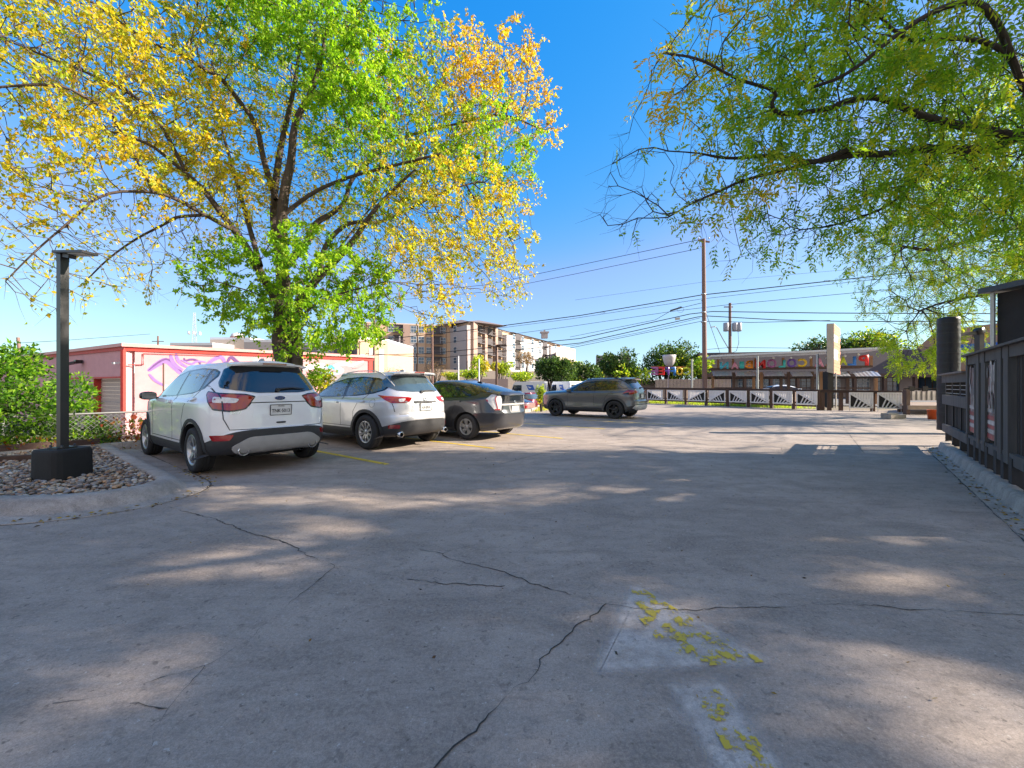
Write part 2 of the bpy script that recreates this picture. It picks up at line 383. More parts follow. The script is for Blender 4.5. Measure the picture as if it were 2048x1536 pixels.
# ================================================================= cars
def pchip(t, y, tn):
    t = np.asarray(t, float); y = np.asarray(y, float); h = np.diff(t); d = np.diff(y)/h
    m = np.zeros_like(y); m[0] = d[0]; m[-1] = d[-1]
    for i in range(1, len(y)-1):
        m[i] = 0 if d[i-1]*d[i] <= 0 else 2*d[i-1]*d[i]/(d[i-1]+d[i])
    i = np.clip(np.searchsorted(t, tn, side='right')-1, 0, len(t)-2); u = (tn-t[i])/h[i]
    return ((2*u**3-3*u**2+1)*y[i]+(u**3-2*u**2+u)*h[i]*m[i]+(-2*u**3+3*u**2)*y[i+1]+(u**3-u**2)*h[i]*m[i+1])

TYRE = mat('tyre_rubber', (.022,.022,.024), .85, var=.15, scale=30, bump=.3, bscale=60)
CLAD = mat('black_plastic_cladding', (.028,.028,.031), .55, var=.12, scale=20, bump=.2, bscale=300)
SEAM = mat('panel_gap', (.012,.012,.013), .8, var=0)
GLASS = mat('tinted_glass', (.010,.013,.016), .03, var=0, spec=.9, coat=.6)
GLASSL = mat('clear_car_glass', (.05,.075,.085), .03, var=0, spec=1.0, coat=1.0)
GLOSSB = mat('gloss_black_trim', (.008,.008,.009), .12, var=0, coat=.5)
REDL = mat('red_lamp_lens', (.30,.005,.008), .08, var=0, coat=1.0)
REDD = mat('dark_red_lens', (.20,.004,.008), .12, var=0, coat=1.0)
CLRL = mat('clear_lamp_lens', (.62,.62,.62), .12, var=.3, scale=25, coat=1.0)
CHROME = mat('chrome', (.75,.76,.78), .12, metal=1.0, var=.05)
ALLOY = mat('alloy_silver', (.52,.53,.55), .32, metal=.75, var=.05)
ALLOYG = mat('alloy_grey', (.30,.31,.33), .38, metal=.6, var=.05)
ALLOYK = mat('alloy_black', (.018,.018,.02), .3, metal=.2, var=.1)
ROTOR = mat('brake_disc', (.10,.10,.10), .5, metal=.6, var=.2)
WELL = mat('wheel_well', (.010,.010,.011), .9, var=0)
PLATEW = mat('plate_white', (.68,.68,.66), .4, var=.06)
PLATEK = mat('plate_ink', (.03,.03,.04), .5, var=0)
SILVERP = mat('silver_skid_plastic', (.46,.45,.44), .38, metal=.3, var=.1, scale=8)
SEATM = mat('seat_fabric', (.06,.06,.065), .8, var=.2)

class Car:
    """x forward from the rear axle, y left, z up"""
    NR, NS = 64, 100
    def __init__(s, spec, paint):
        s.sp = spec; s.paint = paint; s.R = spec['R']; s.wb = spec['wb']
        R = np.array([r[:6] for r in spec['rows']], float); k = len(R); s.dz = spec.get('dz', 0)
        for c in (1, 3, 5): R[:,c] += s.dz*np.clip((R[:,c]-.5)/.6, 0, 1)
        # arc-like parameter
        dd = [0.0]
        for i in range(1, k): dd.append(dd[-1]+max(.02, abs(R[i,3]-R[i-1,3])+.25*abs(R[i,2]-R[i-1,2])))
        tn = np.concatenate([np.linspace(dd[i], dd[i+1], spec.get('sub', 4), endpoint=False) for i in range(k-1)]+[[dd[-1]]])
        rows = np.stack([pchip(dd, R[:,c], tn) for c in range(6)], 1)
        nr = np.interp(tn, dd, [r[6] for r in spec['rows']]); nf = np.interp(tn, dd, [r[7] for r in spec['rows']])
        s.NRr = len(rows)
        kc = spec['clad_row']*spec.get('sub', 4)
        th = np.linspace(0, math.pi, s.NS+1)
        th = th - 0.22*np.sin(2*th)*0  # rear centre (0) -> front centre (pi)
        V = []
        xm = spec.get('xm', 1.3)
        for i, (xr, zr, w, zs, xf, zf) in enumerate(rows):
            c = np.cos(th); sn = np.sin(th)
            n = np.where(c > 0, nr[i], nf[i]); a = np.where(c > 0, xm-xr, xf-xm)
            x = xm - a*np.sign(c)*np.abs(c)**(2/n); y = w*np.abs(sn)**(2/n)
            q = np.abs(xm-x)/a
            wgt = np.clip((q-.62)/.38, 0, 1)**1.6 if True else q
            z = np.where(c > 0, zs+(zr-zs)*wgt, zs+(zf-zs)*wgt)
            V.append(np.stack([x, y, z], 1))
        V = np.array(V)                                   # rows, ring, 3
        nR, nS = V.shape[:2]
        mb = MB(); faces = []; mi = []
        L = V.reshape(-1,3); Rr = L.copy(); Rr[:,1] *= -1
        allv = np.vstack([L, Rr]); off = len(L)
        def idx(i, j, side): return (i*nS+j) + (off if side else 0)
        for side in (0,1):
            for i in range(nR-1):
                for j in range(nS-1):
                    f = [idx(i,j,side), idx(i,j+1,side), idx(i+1,j+1,side), idx(i+1,j,side)]
                    if side: f = f[::-1]
                    faces.append(f); mi.append(1 if i < kc else 0)
        # roof: bridge top row left->right with crown ; bottom cap
        NC = 9; top = V[-1]; crown = spec.get('crown', .035); ridx = [[0]*nS for _ in range(NC)]
        extra = []
        for j in range(nS):
            for c in range(NC):
                if c == 0: ridx[c][j] = idx(nR-1, j, 0)
                elif c == NC-1: ridx[c][j] = idx(nR-1, j, 1)
                else:
                    t = 1-2*c/(NC-1); w = top[j,1]; x = top[j,0]; z = top[j,2]+crown*(1-t*t)*min(1, w/.3)
                    extra.append((x, w*t, z)); ridx[c][j] = 2*off+len(extra)-1
        for c in range(NC-1):
            for j in range(nS-1): faces.append([ridx[c][j], ridx[c][j+1], ridx[c+1][j+1], ridx[c+1][j]]); mi.append(0)
        nb = 2*off+len(extra)
        for j in range(nS-1): faces.append([idx(0,j,0), idx(0,j,1), idx(0,j+1,1), idx(0,j+1,0)]); mi.append(2)
        me = bpy.data.meshes.new('body'); me.from_pydata([tuple(p) for p in allv]+extra, [], faces)
        for m in (paint, CLAD, WELL): me.materials.append(m)
        me.polygons.foreach_set('material_index', mi)
        bm = bmesh.new(); bm.from_mesh(me); bmesh.ops.remove_doubles(bm, verts=bm.verts, dist=1e-4)
        bmesh.ops.dissolve_degenerate(bm, edges=bm.edges, dist=1e-5)
        bmesh.ops.recalc_face_normals(bm, faces=bm.faces)
        s.bvh = BVHTree.FromBMesh(bm)
        bm.to_mesh(me); bm.free()
        for p in me.polygons: p.use_smooth = True
        s.me = me
    def cut_arches(s, root):
        o = bpy.data.objects.new('body', s.me); COL.objects.link(o)
        ra = s.R+s.sp.get('gap', .055); cb = MB()
        n = 40
        for ax in (0.0, s.wb):
            for sg in (-1, 1):
                ring = []
                for y in (sg*.50, sg*1.2):
                    for k in range(n):
                        a = 2*math.pi*k/n; ring.append((ax+ra*math.cos(a)*1.03, y, s.R+ra*math.sin(a)))
                # extend downward so that the arch is open
                cb.add(ring, [tuple(range(n)), tuple(range(2*n-1, n-1, -1))]+[(k, n+k, n+(k+1)%n, (k+1)%n) for k in range(n)])
        c = cb.build('cutter', WELL)
        bm = bmesh.new(); bm.from_mesh(c.data); bmesh.ops.recalc_face_normals(bm, faces=bm.faces); bm.to_mesh(c.data); bm.free()
        md = o.modifiers.new('b', 'BOOLEAN'); md.object = c; md.operation = 'DIFFERENCE'; md.solver = 'EXACT'
        dg = bpy.context.evaluated_depsgraph_get(); dg.update()
        me = bpy.data.meshes.new_from_object(o.evaluated_get(dg)); o.modifiers.clear(); o.data = me; me.name = 'body'
        bpy.data.objects.remove(c)
        for p in me.polygons:
            inside = False
            if abs(p.center.y) > .49:
                for ax in (0.0, s.wb):
                    if all(math.hypot((me.vertices[v].co.x-ax)/1.03, me.vertices[v].co.z-s.R) < ra+.003 for v in p.vertices): inside = True
            if inside: p.material_index = 2; p.use_smooth = False
        o.parent = root
        bm = bmesh.new(); bm.from_mesh(me)
        for e in bm.edges:
            if len(e.link_faces) == 2 and e.link_faces[0].material_index != e.link_faces[1].material_index and 2 in (e.link_faces[0].material_index, e.link_faces[1].material_index): e.smooth = False
        bm.to_mesh(me); bm.free()
        return o
    def zm(s, p):
        p = Vector(p); p.z += s.dz*min(1, max(0, (p.z-.5)/.6)); return p
    def ray(s, p, d): return s.ray0(s.zm(p), d)
    def ray0(s, p, d):
        d = Vector(d).normalized(); o = Vector(p)-d*6
        h = s.bvh.ray_cast(o, d, 12)
        return (h[0], h[1]) if h[0] is not None else (None, None)
    def patch(s, name, pts, d, m, parent, off=.004, thick=.0, rnd=1, step=.06, mirror=False, flat=False):
        """outline pts (3D approx) projected along d on the body"""
        d = Vector(d).normalized()
        a = d.cross(Vector((0,0,1))).normalized(); b = a.cross(d)
        pts = [s.zm(p) for p in pts]
        pp = [Vector((Vector(p).dot(a), Vector(p).dot(b), 0)) for p in pts]
        if rnd: pp = chaikin(pp, rnd, .022 if rnd == 1 else .05)
        bm = bmesh.new(); vs = [bm.verts.new(p) for p in pp]; f = bm.faces.new(vs)
        bmesh.ops.triangulate(bm, faces=[f])
        xs = [p.x for p in pp]; ys = [p.y for p in pp]
        for lo, hi, nrm in ((min(xs), max(xs), (1,0,0)), (min(ys), max(ys), (0,1,0))):
            k = max(1, int((hi-lo)/step))
            for i in range(1, k):
                c = lo+(hi-lo)*i/k
                bmesh.ops.bisect_plane(bm, geom=bm.verts[:]+bm.edges[:]+bm.faces[:], plane_co=Vector(nrm)*c, plane_no=nrm)
        N = {}
        base = sum((Vector(p).dot(d) for p in pts))/len(pts)
        dep = []
        for v in bm.verts:
            q = a*v.co.x+b*v.co.y+d*base
            h, n = s.ray0(q, d)
            if h is None: N[v] = (q, -d)
            else:
                if n.dot(d) > 0: n = -n
                N[v] = (h, n)
        for v in bm.verts:
            h, n = N[v]; v.co = h+n*off if not flat else h-d*off
        bmesh.ops.recalc_face_normals(bm, faces=bm.faces)
        av = sum((f.normal for f in bm.faces), Vector())
        if av.dot(d) > 0: bmesh.ops.reverse_faces(bm, faces=bm.faces)
        if True:
            th = off+.004 if thick == 0 else thick
            r = bmesh.ops.extrude_face_region(bm, geom=bm.faces[:])
            # push original faces inward
            ex = set(e for e in r['geom'] if isinstance(e, bmesh.types.BMVert))
            for v in bm.verts:
                if v not in ex: v.co = v.co + d*th
        for f in bm.faces: f.smooth = True
        if mirror: 
            for v in bm.verts: v.co.y *= -1
            bmesh.ops.reverse_faces(bm, faces=bm.faces)
        bmesh.ops.recalc_face_normals(bm, faces=bm.faces)
        me = bpy.data.meshes.new(name); bm.to_mesh(me); bm.free(); me.materials.append(m)
        o = bpy.data.objects.new(name, me); COL.objects.link(o); o.parent = parent
        md = o.modifiers.new('es', 'EDGE_SPLIT'); md.split_angle = math.radians(50)
        return o
    def strip(s, name, pts, d, w, m, parent, off=.003, closed=False, mirror=False, thick=.006, mb=None, step=.05):
        """thin band following a line projected on the body"""
        d = Vector(d).normalized(); P_ = [s.zm(p) for p in pts]
        if closed: P_.append(P_[0])
        q = []
        for i in range(len(P_)-1):
            k = max(1, int((P_[i+1]-P_[i]).length/step))
            q += [P_[i].lerp(P_[i+1], t/k) for t in range(k)]
        q.append(P_[-1]); own = mb is None
        if own: mb = MB()
        vs = []
        for i, p in enumerate(q):
            t = (q[min(i+1, len(q)-1)]-q[max(i-1, 0)]); t = t-d*t.dot(d)
            sd = t.cross(d).normalized()*(w/2)
            for sg in (-1, 1):
                h, n = s.ray0(p+sd*sg, d)
                if h is None: h, n = p+sd*sg, -d
                if n.dot(d) > 0: n = -n
                vs.append(h+n*off); vs.append(h-n*thick)
        if mirror: vs = [Vector((v.x, -v.y, v.z)) for v in vs]
        fs = []
        for i in range(len(q)-1):
            a = i*4; b = a+4
            fs += [(a, a+2, b+2, b), (a+1, b+1, b+3, a+3), (a, b, b+1, a+1), (a+2, a+3, b+3, b+2)]
        fs += [(0,1,3,2), tuple(len(vs)-4+k for k in (0,2,3,1))]
        mb.add(vs, fs, 0, False)
        return mb.build(name, m, parent) if own else None

def make_wheel(parent, R, rimR, width, style, rimmat, loc, side):
    """side=+1 outer face toward +y"""
    w = empty('wheel', loc); w.parent = parent
    mb = MB(); h = width/2
    prof = [(rimR, -h*.75), (rimR+.012, -h*.92), (R-.05, -h), (R-.018, -h*.9), (R-.004, -h*.62), (R, -h*.3)]
    for g in (-.35, 0, .35):
        pass
    prof = prof+[(R, -h*.36), (R-.008, -h*.35), (R-.008, -h*.27), (R, -h*.26), (R, -.012), (R-.008, -.011), (R-.008, .011), (R, .012), (R, h*.26), (R-.008, h*.27), (R-.008, h*.35), (R, h*.36), (R-.004, h*.62), (R-.018, h*.9), (R-.05, h), (rimR+.012, h*.92), (rimR, h*.75)]
    mb.lathe(prof, 44, axis='Y'); mb.build('tyre', TYRE, w)
    mb = MB(); s = side
    # barrel + lip
    mb.lathe([(rimR+.004, s*h*.86), (rimR-.006, s*h*.9), (rimR-.022, s*h*.82), (rimR-.03, s*h*.3), (rimR-.03, -s*h*.8)], 44, axis='Y')
    n = {'ten': 10, 'five': 5, 'fivewide': 5, 'dbl': 5}[style]
    for k in range(n):
        a0 = 2*math.pi*k/n+.3
        subs = {'ten': [(0, .020, .030)], 'five': [(0, .045, .030)], 'fivewide': [(0, .036, .075)], 'dbl': [(-.13, .022, .022), (.13, .022, .022)]}[style]
        for da, w0, w1 in subs:
            a = a0+da; r0, r1 = .04, rimR-.012
            ca, sa = math.cos(a), math.sin(a)
            ai = a0+da*.35; ci, si = math.cos(ai), math.sin(ai)
            yo0, yo1 = s*h*.62, s*h*.80
            pi_ = Vector((ci*r0, yo0, si*r0)); po = Vector((ca*r1, yo1, sa*r1)); td = Vector((-sa, 0, ca))
            mid = (pi_+po)/2+Vector((0, s*.006, 0))
            vs = []
            for p, ww in ((pi_, w0), (mid, (w0+w1)/2*.85), (po, w1)):
                vs += [p-td*ww, p+td*ww, p+td*ww*.7-Vector((0, s*.03, 0)), p-td*ww*.7-Vector((0, s*.03, 0))]
            fs = []
            for q in (0, 4):
                for e in range(4): fs.append((q+e, q+(e+1)%4, q+4+(e+1)%4, q+4+e))
            mb.add(vs, fs, 0)
    mb.lathe([(.0, s*h*.74), (.028, s*h*.74), (.034, s*h*.70), (.062, s*h*.62), (.068, s*h*.45)], 20, axis='Y')
    mb.build('rim', rimmat, w)
    mb = MB(); mb.lathe([(0, s*h*.2), (rimR*.62, s*h*.2), (rimR*.62, s*h*.05)], 28, axis='Y'); mb.build('brake_disc', ROTOR, w)
    mb = MB(); mb.lathe([(0, -s*h*.3), (rimR-.03, -s*h*.3)], 28, axis='Y'); mb.build('hub_backing', WELL, w)
    return w

def sym(pts): return pts + [(p[0], -p[1], p[2]) for p in reversed(pts)]
def plate(c, root, x, y, z, tilt, txt, small):
    z = c.zm((0,0,z)).z
    mb = MB(); mb.box((0,0,0), (.006, .305, .155)); pl = mb.build('licence_plate', PLATEW, root, (x, y, z)); pl.rotation_euler = (0, tilt, 0)
    mbf = MB()
    for yy in (-.154, .154): mbf.box((-.002, yy, 0), (.012, .008, .163))
    for zz in (-.079, .079): mbf.box((-.002, 0, zz), (.012, .308, .008))
    mbf.build('plate_frame', CLAD, pl)
    R = Matrix.Rotation(-math.pi/2, 4, 'Z')@Matrix.Rotation(math.pi/2, 4, 'X')
    if txt: text_obj('plate_number', txt, .074, PLATEK, None, M=Matrix.Translation((-.0045, 0, -.038))@R, ext=.001, parent=pl, bold=.0012, sx=.84)
    if small: text_obj('plate_state', small, .032, PLATEK, None, M=Matrix.Translation((-.0045, 0, .048))@R, ext=.001, parent=pl)
    return pl
def rear_text(root, c, name, s, size, y, z, m=CHROME, sx=1.0, bold=0.0):
    h, n = c.ray((-1.2, y, z), (1, 0, 0))
    xx = (h.x if h else -.8)-.004
    R = Matrix.Rotation(-math.pi/2, 4, 'Z')@Matrix.Rotation(math.pi/2, 4, 'X')
    a = math.atan2(n.z, -n.x) if h else 0
    text_obj(name, s, size, m, None, M=Matrix.Translation((xx, y, c.zm((0,0,z)).z))@Matrix.Rotation(a, 4, 'Y')@R, ext=.003, parent=root, sx=sx, bold=bold)
def mirror_part(root, c, x, z, m, w=.90):
    for s in (1, -1):
        mb = MB(); pts = []
        n1, n2 = 12, 8
        for i in range(n2+1):
            for k in range(n1):
                a = math.pi*i/n2-math.pi/2; b = 2*math.pi*k/n1
                f = abs(math.cos(a))**.6
                pts.append((x+.03+f*.075*math.copysign(abs(math.cos(b))**.7, math.cos(b)), s*(w+.13+.12*math.sin(a)), z+.0+f*.075*math.copysign(abs(math.sin(b))**.7, math.sin(b))))
        fs = [(i*n1+k, i*n1+(k+1)%n1, (i+1)*n1+(k+1)%n1, (i+1)*n1+k) for i in range(n2) for k in range(n1)]
        mb.add(pts, fs, 0, True); mb.beam((x+.06, s*(w-.08), z-.05), (x+.05, s*(w+.06), z-.03), .06, .03)
        mo = mb.build('wing_mirror', m, root)
        g = MB(); g.box((x-.048, s*(w+.13), z), (.006, .19, .11)); g.build('mirror_glass', GLASSL, mo)

def make_car(name, spec, paint, loc, th, label, cat, rim, rimmat, group='cars parked in the lot'):
    root = empty(name, loc, th, label, cat, group)
    c = Car(spec, paint); R = c.R; wb = c.wb
    c.cut_arches(root)
    W = spec['track']
    for ax in (0, wb):
        for s in (1, -1): make_wheel(root, R, spec['rim'], spec['tw'], rim, rimmat, (ax, s*(W-spec['tw']/2), R), s)
    # underbody
    mb = MB(); mb.box((wb/2, 0, .33), (wb+.9, .95, .22)); mb.beam((0, -.7, R), (0, .7, R), .08, .08); mb.beam((wb, -.7, R), (wb, .7, R), .08, .08)
    mb.build('underbody', WELL, root)
    g = spec['glass']
    # daylight opening trim, panes
    for s in (False, True):
        c.patch('window_surround', [(x, 1, z) for x, z in g['dlo']], (0,-1,0), GLOSSB, root, off=.002, mirror=s, rnd=1)
        for pn in g['panes']: c.patch('side_window', [(x, 1, z) for x, z in pn], (0,-1,0), g.get('side_mat', GLASS), root, off=.005, mirror=s, rnd=2)
    c.patch('rear_window', sym([(-1, y, z) for y, z in g['rear']]), (1,0,0), g.get('rear_mat', GLASS), root, off=.009, rnd=1, step=.035)
    c.patch('windscreen', sym([(x, y, 3) for x, y in g['front']]), (0,0,-1), GLASS, root, off=.004, rnd=1, step=.07)
    # seams
    for sgn in (False, True):
        mb = MB()
        for ln in spec['seams']: c.strip('s', [(x, 1, z) for x, z in ln], (0,-1,0), .009, SEAM, None, off=.0015, mirror=sgn, mb=mb)
        mb.build('door_gap', SEAM, root)
        for hx, hz in spec['handles']:
            c.patch('door_handle', [(hx-.11, 1, hz-.018), (hx+.10, 1, hz-.018), (hx+.11, 1, hz+.02), (hx-.11, 1, hz+.02)], (0,-1,0), spec.get('handle_mat', paint), root, off=.03, mirror=sgn, rnd=2)
    mb = MB()
    for ln in spec['rear_seams']:
        for sg in (1, -1): c.strip('s', [(-1.5, sg*y, z) for y, z in ln], (1,0,0), .010, SEAM, None, off=.0015, mb=mb)
    mb.build('tailgate_gap', SEAM, root)
    # arch flares
    fw = spec.get('flare', 0)
    if fw:
        for ax in (0, wb):
            for sgn in (False, True):
                a0, a1 = spec['flare_ang'][0 if ax == 0 else 1]
                pts = []
                for k in range(29):
                    a = math.radians(a0+(a1-a0)*k/28); rr = R+spec.get('gap', .055)+fw/2-.016
                    pts.append((ax+rr*1.02*math.cos(a), 1, R+rr*math.sin(a)))
                c.strip('wheel_arch_trim', pts, (0,-1,0), fw, spec.get('flare_mat', CLAD), root, off=.014, mirror=sgn, thick=.03)
    mirror_part(root, c, spec['mirror'][0], spec['mirror'][1], spec.get('mirror_mat', paint), spec['mirror'][2])
    # generic nose
    for s in (1, -1):
        c.patch('headlamp', [(spec['nose']-.02, s*y, z) for y, z in spec['headlamp']], (-1, -s*.55, 0), CLRL, root, off=.006, rnd=1)
    c.patch('grille', sym([(4, y, z) for y, z in ((.38, .82), (.42, .60), (.30, .52))]), (-1,0,0), GLOSSB, root, off=.004, rnd=1)
    spec['extra'](c, root, paint)
    return root

# ---- generic row maker: (xr,zr,w,zs,xf,zf,nr,nf)
def escape_extra(c, root, paint):
    # rear lamps: side piece + rear piece
    for s in (1, -1):
        d = (.62, -s*.78, 0)
        l = c.patch('tail_lamp', [(-.45, s*.94, 1.145), (-.70, s*.90, 1.115), (-.90, s*.60, 1.10), (-.90, s*.46, 1.075), (-.90, s*.56, .93), (-.86, s*.72, .905), (-.66, s*.88, .93), (-.55, s*.92, 1.03), (-.44, s*.95, 1.10)], d, REDL, root, off=.012, rnd=1, step=.05)
        c.patch('lamp_outline', [(-.42, s*.95, 1.16), (-.70, s*.90, 1.135), (-.90, s*.60, 1.12), (-.90, s*.44, 1.085), (-.90, s*.55, .915), (-.86, s*.72, .885), (-.65, s*.88, .91), (-.52, s*.93, 1.03), (-.41, s*.96, 1.10)], d, GLOSSB, l, off=.006, rnd=1)
        c.patch('reversing_lamp', [(-.62, s*.90, 1.075), (-.82, s*.76, 1.065), (-.82, s*.76, 1.00), (-.64, s*.88, 1.005)], d, CLRL, l, off=.016, rnd=1)
        c.patch('reversing_lamp', [(-.9, s*.68, 1.07), (-.9, s*.54, 1.05), (-.9, s*.58, 1.00), (-.9, s*.68, 1.00)], (1,0,0), CLRL, l, off=.018, rnd=1)
        c.strip('lamp_split', [(-.9, s*.715, 1.12), (-.9, s*.715, .90)], (1,0,0), .012, GLOSSB, l, off=.017)
        c.patch('bumper_reflector', [(-.6, s*.90, .585), (-.86, s*.64, .60), (-.84, s*.69, .525), (-.66, s*.87, .515)], (.72, -s*.69, 0), REDL, root, off=.006, rnd=1)
    c.patch('skid_plate', sym([(-.9, .44, .56), (-.9, .64, .44), (-.9, .60, .36), (-.9, .48, .31), (-.9, .2, .285)]), (1,0,0), SILVERP, root, off=.025, rnd=2)
    for s in (1, -1):
        mb = MB(); mb.lathe([(.062, -.05), (.072, -.052), (.074, -.0), (.060, .12), (.05, .12), (.052, -.045)], 20, (-.80, s*.50, .37), axis='X'); mb.build('exhaust_tip', CHROME, root)
        mb = MB(); mb.lathe([(0, .02), (.06, .02)], 20, (-.80, s*.50, .37), axis='X'); mb.build('exhaust_bore', WELL, root)
    c.strip('tailgate_crease', [(-.9, .44, .955), (-.9, .40, 1.0), (-.9, -.40, 1.0), (-.9, -.44, .955)], (1,0,0), .014, SEAM, root, off=.001)
    c.patch('plate_recess', [(-.9, .36, .98), (-.9, -.36, .98), (-.9, -.40, .80), (-.9, .40, .80)], (1,0,0), paint, root, off=.002, rnd=1)
    c.patch('tailgate_release', sym([(-.9, .075, .735), (-.9, .065, .71)]), (1,0,0), CLAD, root, off=.004, rnd=1)
    h, n = c.ray((-1.5, 0, .90), (1,0,0)); plate(c, root, h.x-.012, 0.0, .895, -.06, 'TNK\u00b75013', 'TEXAS')
    # badge
    h, n = c.ray((-1.5, 0, 1.055), (1,0,0)); mb = MB(); vs = [(h.x-.012, .075*math.cos(t*math.pi/12), 1.055+c.dz*.93+.030*math.sin(t*math.pi/12)) for t in range(24)]
    mb.prism(vs, (.02, 0, 0)); mb.build('badge', mat('badge_blue', (.02,.05,.16), .2, var=0, coat=1), root)
    R = Matrix.Rotation(-math.pi/2, 4, 'Z')@Matrix.Rotation(math.pi/2, 4, 'X')
    text_obj('badge_lettering', 'Ford', .045, CHROME, None, M=Matrix.Translation((h.x-.0135, 0, 1.042+c.dz*.93))@R, ext=.001, parent=root)
    rear_text(root, c, 'model_lettering', 'ESCAPE', .045, .56, .865, sx=1.5)
    # spoiler with stop lamp and wiper
    sp = spoiler(root, paint, -.36, -.66, 1.605+c.dz, .555, .028)
    mb = MB(); mb.box((-.658, 0, 1.58+c.dz), (.02, .34, .03)); mb.build('stop_lamp', REDD, sp)
    wiper(c, root, .02, 1.185, .42)
    antenna(c, root, -.15)
def wiper(c, root, y0, z, L):
    mb = MB(); pts = []
    for k in range(6):
        t = k/5; y = y0-L*t+.0; h, n = c.ray((-2, y, z+.02*math.sin(t*3)), (1,0,0))
        pts.append(h+Vector((-.035, 0, .0)))
    mb.tube(pts, [.020, .017, .014, .012, .010, .008], 6)
    h, n = c.ray((-2, y0, z-.01), (1,0,0)); mb.tube([h, h+Vector((-.05, 0, 0))], .03, 8)
    mb.build('rear_wiper', CLAD, root)
def spoiler(root, m, x0, x1, z, w, th=.035):
    mb = MB(); vs = []; n = 12
    for k in range(n+1):
        t = -1+2*k/n; y = w*t; e = 1-abs(t)**6; xx = x1+.10*(1-e)+.03*t*t; zz = z-.03*t*t
        vs += [(x0, y, zz+.004), (xx, y, zz-.012), (xx+.01, y, zz-.012-th), (x0, y, zz-.05)]
    fs = [(k*4+a, k*4+(a+1)%4, k*4+4+(a+1)%4, k*4+4+a) for k in range(n) for a in range(4)]+[(0,1,2,3), (n*4+3, n*4+2, n*4+1, n*4)]
    mb.add(vs, fs, 0, False); return mb.build('roof_spoiler', m, root)
def antenna(c, root, x, L=.0):
    h, n = c.ray((x, 0, 3), (0,0,-1)); mb = MB()
    if L: mb.tube([h, h+Vector((-.12, 0, L))], [.006, .003], 6)
    mb.prism([(x-.10, -.025, h.z-.005), (x+.10, -.02, h.z-.005), (x+.02, 0, h.z+.03), (x-.10, 0, h.z+.055 if not L else h.z+.02)], (0, .03, 0)); mb.build('roof_aerial', CLAD if L else SILVERP, root)

SEATS = None
ESC = dict(dz=.075, R=.345, wb=2.69, rim=.232, tw=.235, track=.905, gap=.06, clad_row=4, xm=1.35, sub=4, crown=.035,
 rows=[(-.55,.30,.80,.22,3.30,.22,5,4), (-.76,.32,.87,.26,3.46,.27,5,3.6), (-.87,.42,.905,.33,3.57,.36,5,3.4), (-.905,.56,.915,.38,3.61,.50,5,3.3), (-.90,.655,.917,.42,3.61,.58,5,3.3),
  (-.872,.665,.915,.48,3.60,.62,5.4,3.3), (-.868,.74,.912,.62,3.59,.70,5.4,3.3), (-.86,.86,.915,.80,3.56,.82,5.4,3.3), (-.845,.96,.918,.93,3.50,.92,5.2,3.3), (-.83,1.04,.910,.985,3.38,.98,5.2,3.4), (-.815,1.10,.885,1.02,3.05,1.05,5,3.6), (-.79,1.145,.855,1.05,2.62,1.10,5,3.8),
  (-.775,1.17,.835,1.09,2.48,1.125,5,3.8), (-.70,1.30,.77,1.25,2.12,1.29,4.8,3.7), (-.62,1.43,.70,1.40,1.75,1.45,4.6,3.7), (-.56,1.53,.64,1.51,1.42,1.57,4.4,3.6), (-.55,1.575,.60,1.565,1.22,1.615,4.2,3.4), (-.58,1.60,.56,1.60,1.08,1.632,4.2,3.2)],
 glass=dict(dlo=[(2.22,1.05),(1.90,1.22),(1.45,1.41),(1.05,1.495),(.4,1.525),(-.10,1.495),(-.26,1.45),(-.30,1.38),(-.12,1.19),(.25,1.115),(1.2,1.065)],
   panes=[[(2.08,1.075),(1.55,1.345),(1.05,1.465),(.92,1.47),(.92,1.085)],[(.84,1.09),(.84,1.475),(.35,1.495),(.02,1.48),(.02,1.16),(.25,1.13)],[(-.06,1.19),(-.06,1.475),(-.22,1.44),(-.26,1.39)]],
   rear=[(0,1.545),(.50,1.53),(.565,1.49),(.67,1.28),(.685,1.20),(.56,1.17),(.3,1.13)], front=[(2.42,0),(2.40,.35),(2.30,.62),(1.40,.52),(1.38,0)], side_mat=GLASSL),
 seams=[[(.88,1.10),(.90,.7),(.88,.44)],[(1.98,1.05),(2.10,.85),(2.08,.44)],[(-.02,1.17),(.30,.95),(.42,.75),(.40,.44)],[(2.08,.46),(.42,.46)]],
 handles=[(1.08,.985),(.10,1.03)], rear_seams=[[(.735,1.24),(.73,1.0),(.72,.80),(.66,.66),(0,.655)]],
 mirror=(1.95,1.14,.86), nose=3.55, headlamp=[(.55,.86),(.88,.93),(.88,.80),(.55,.76)], flare=.055, flare_ang=((-12,192),(-12,192)), mirror_mat=GLOSSB, extra=escape_extra)

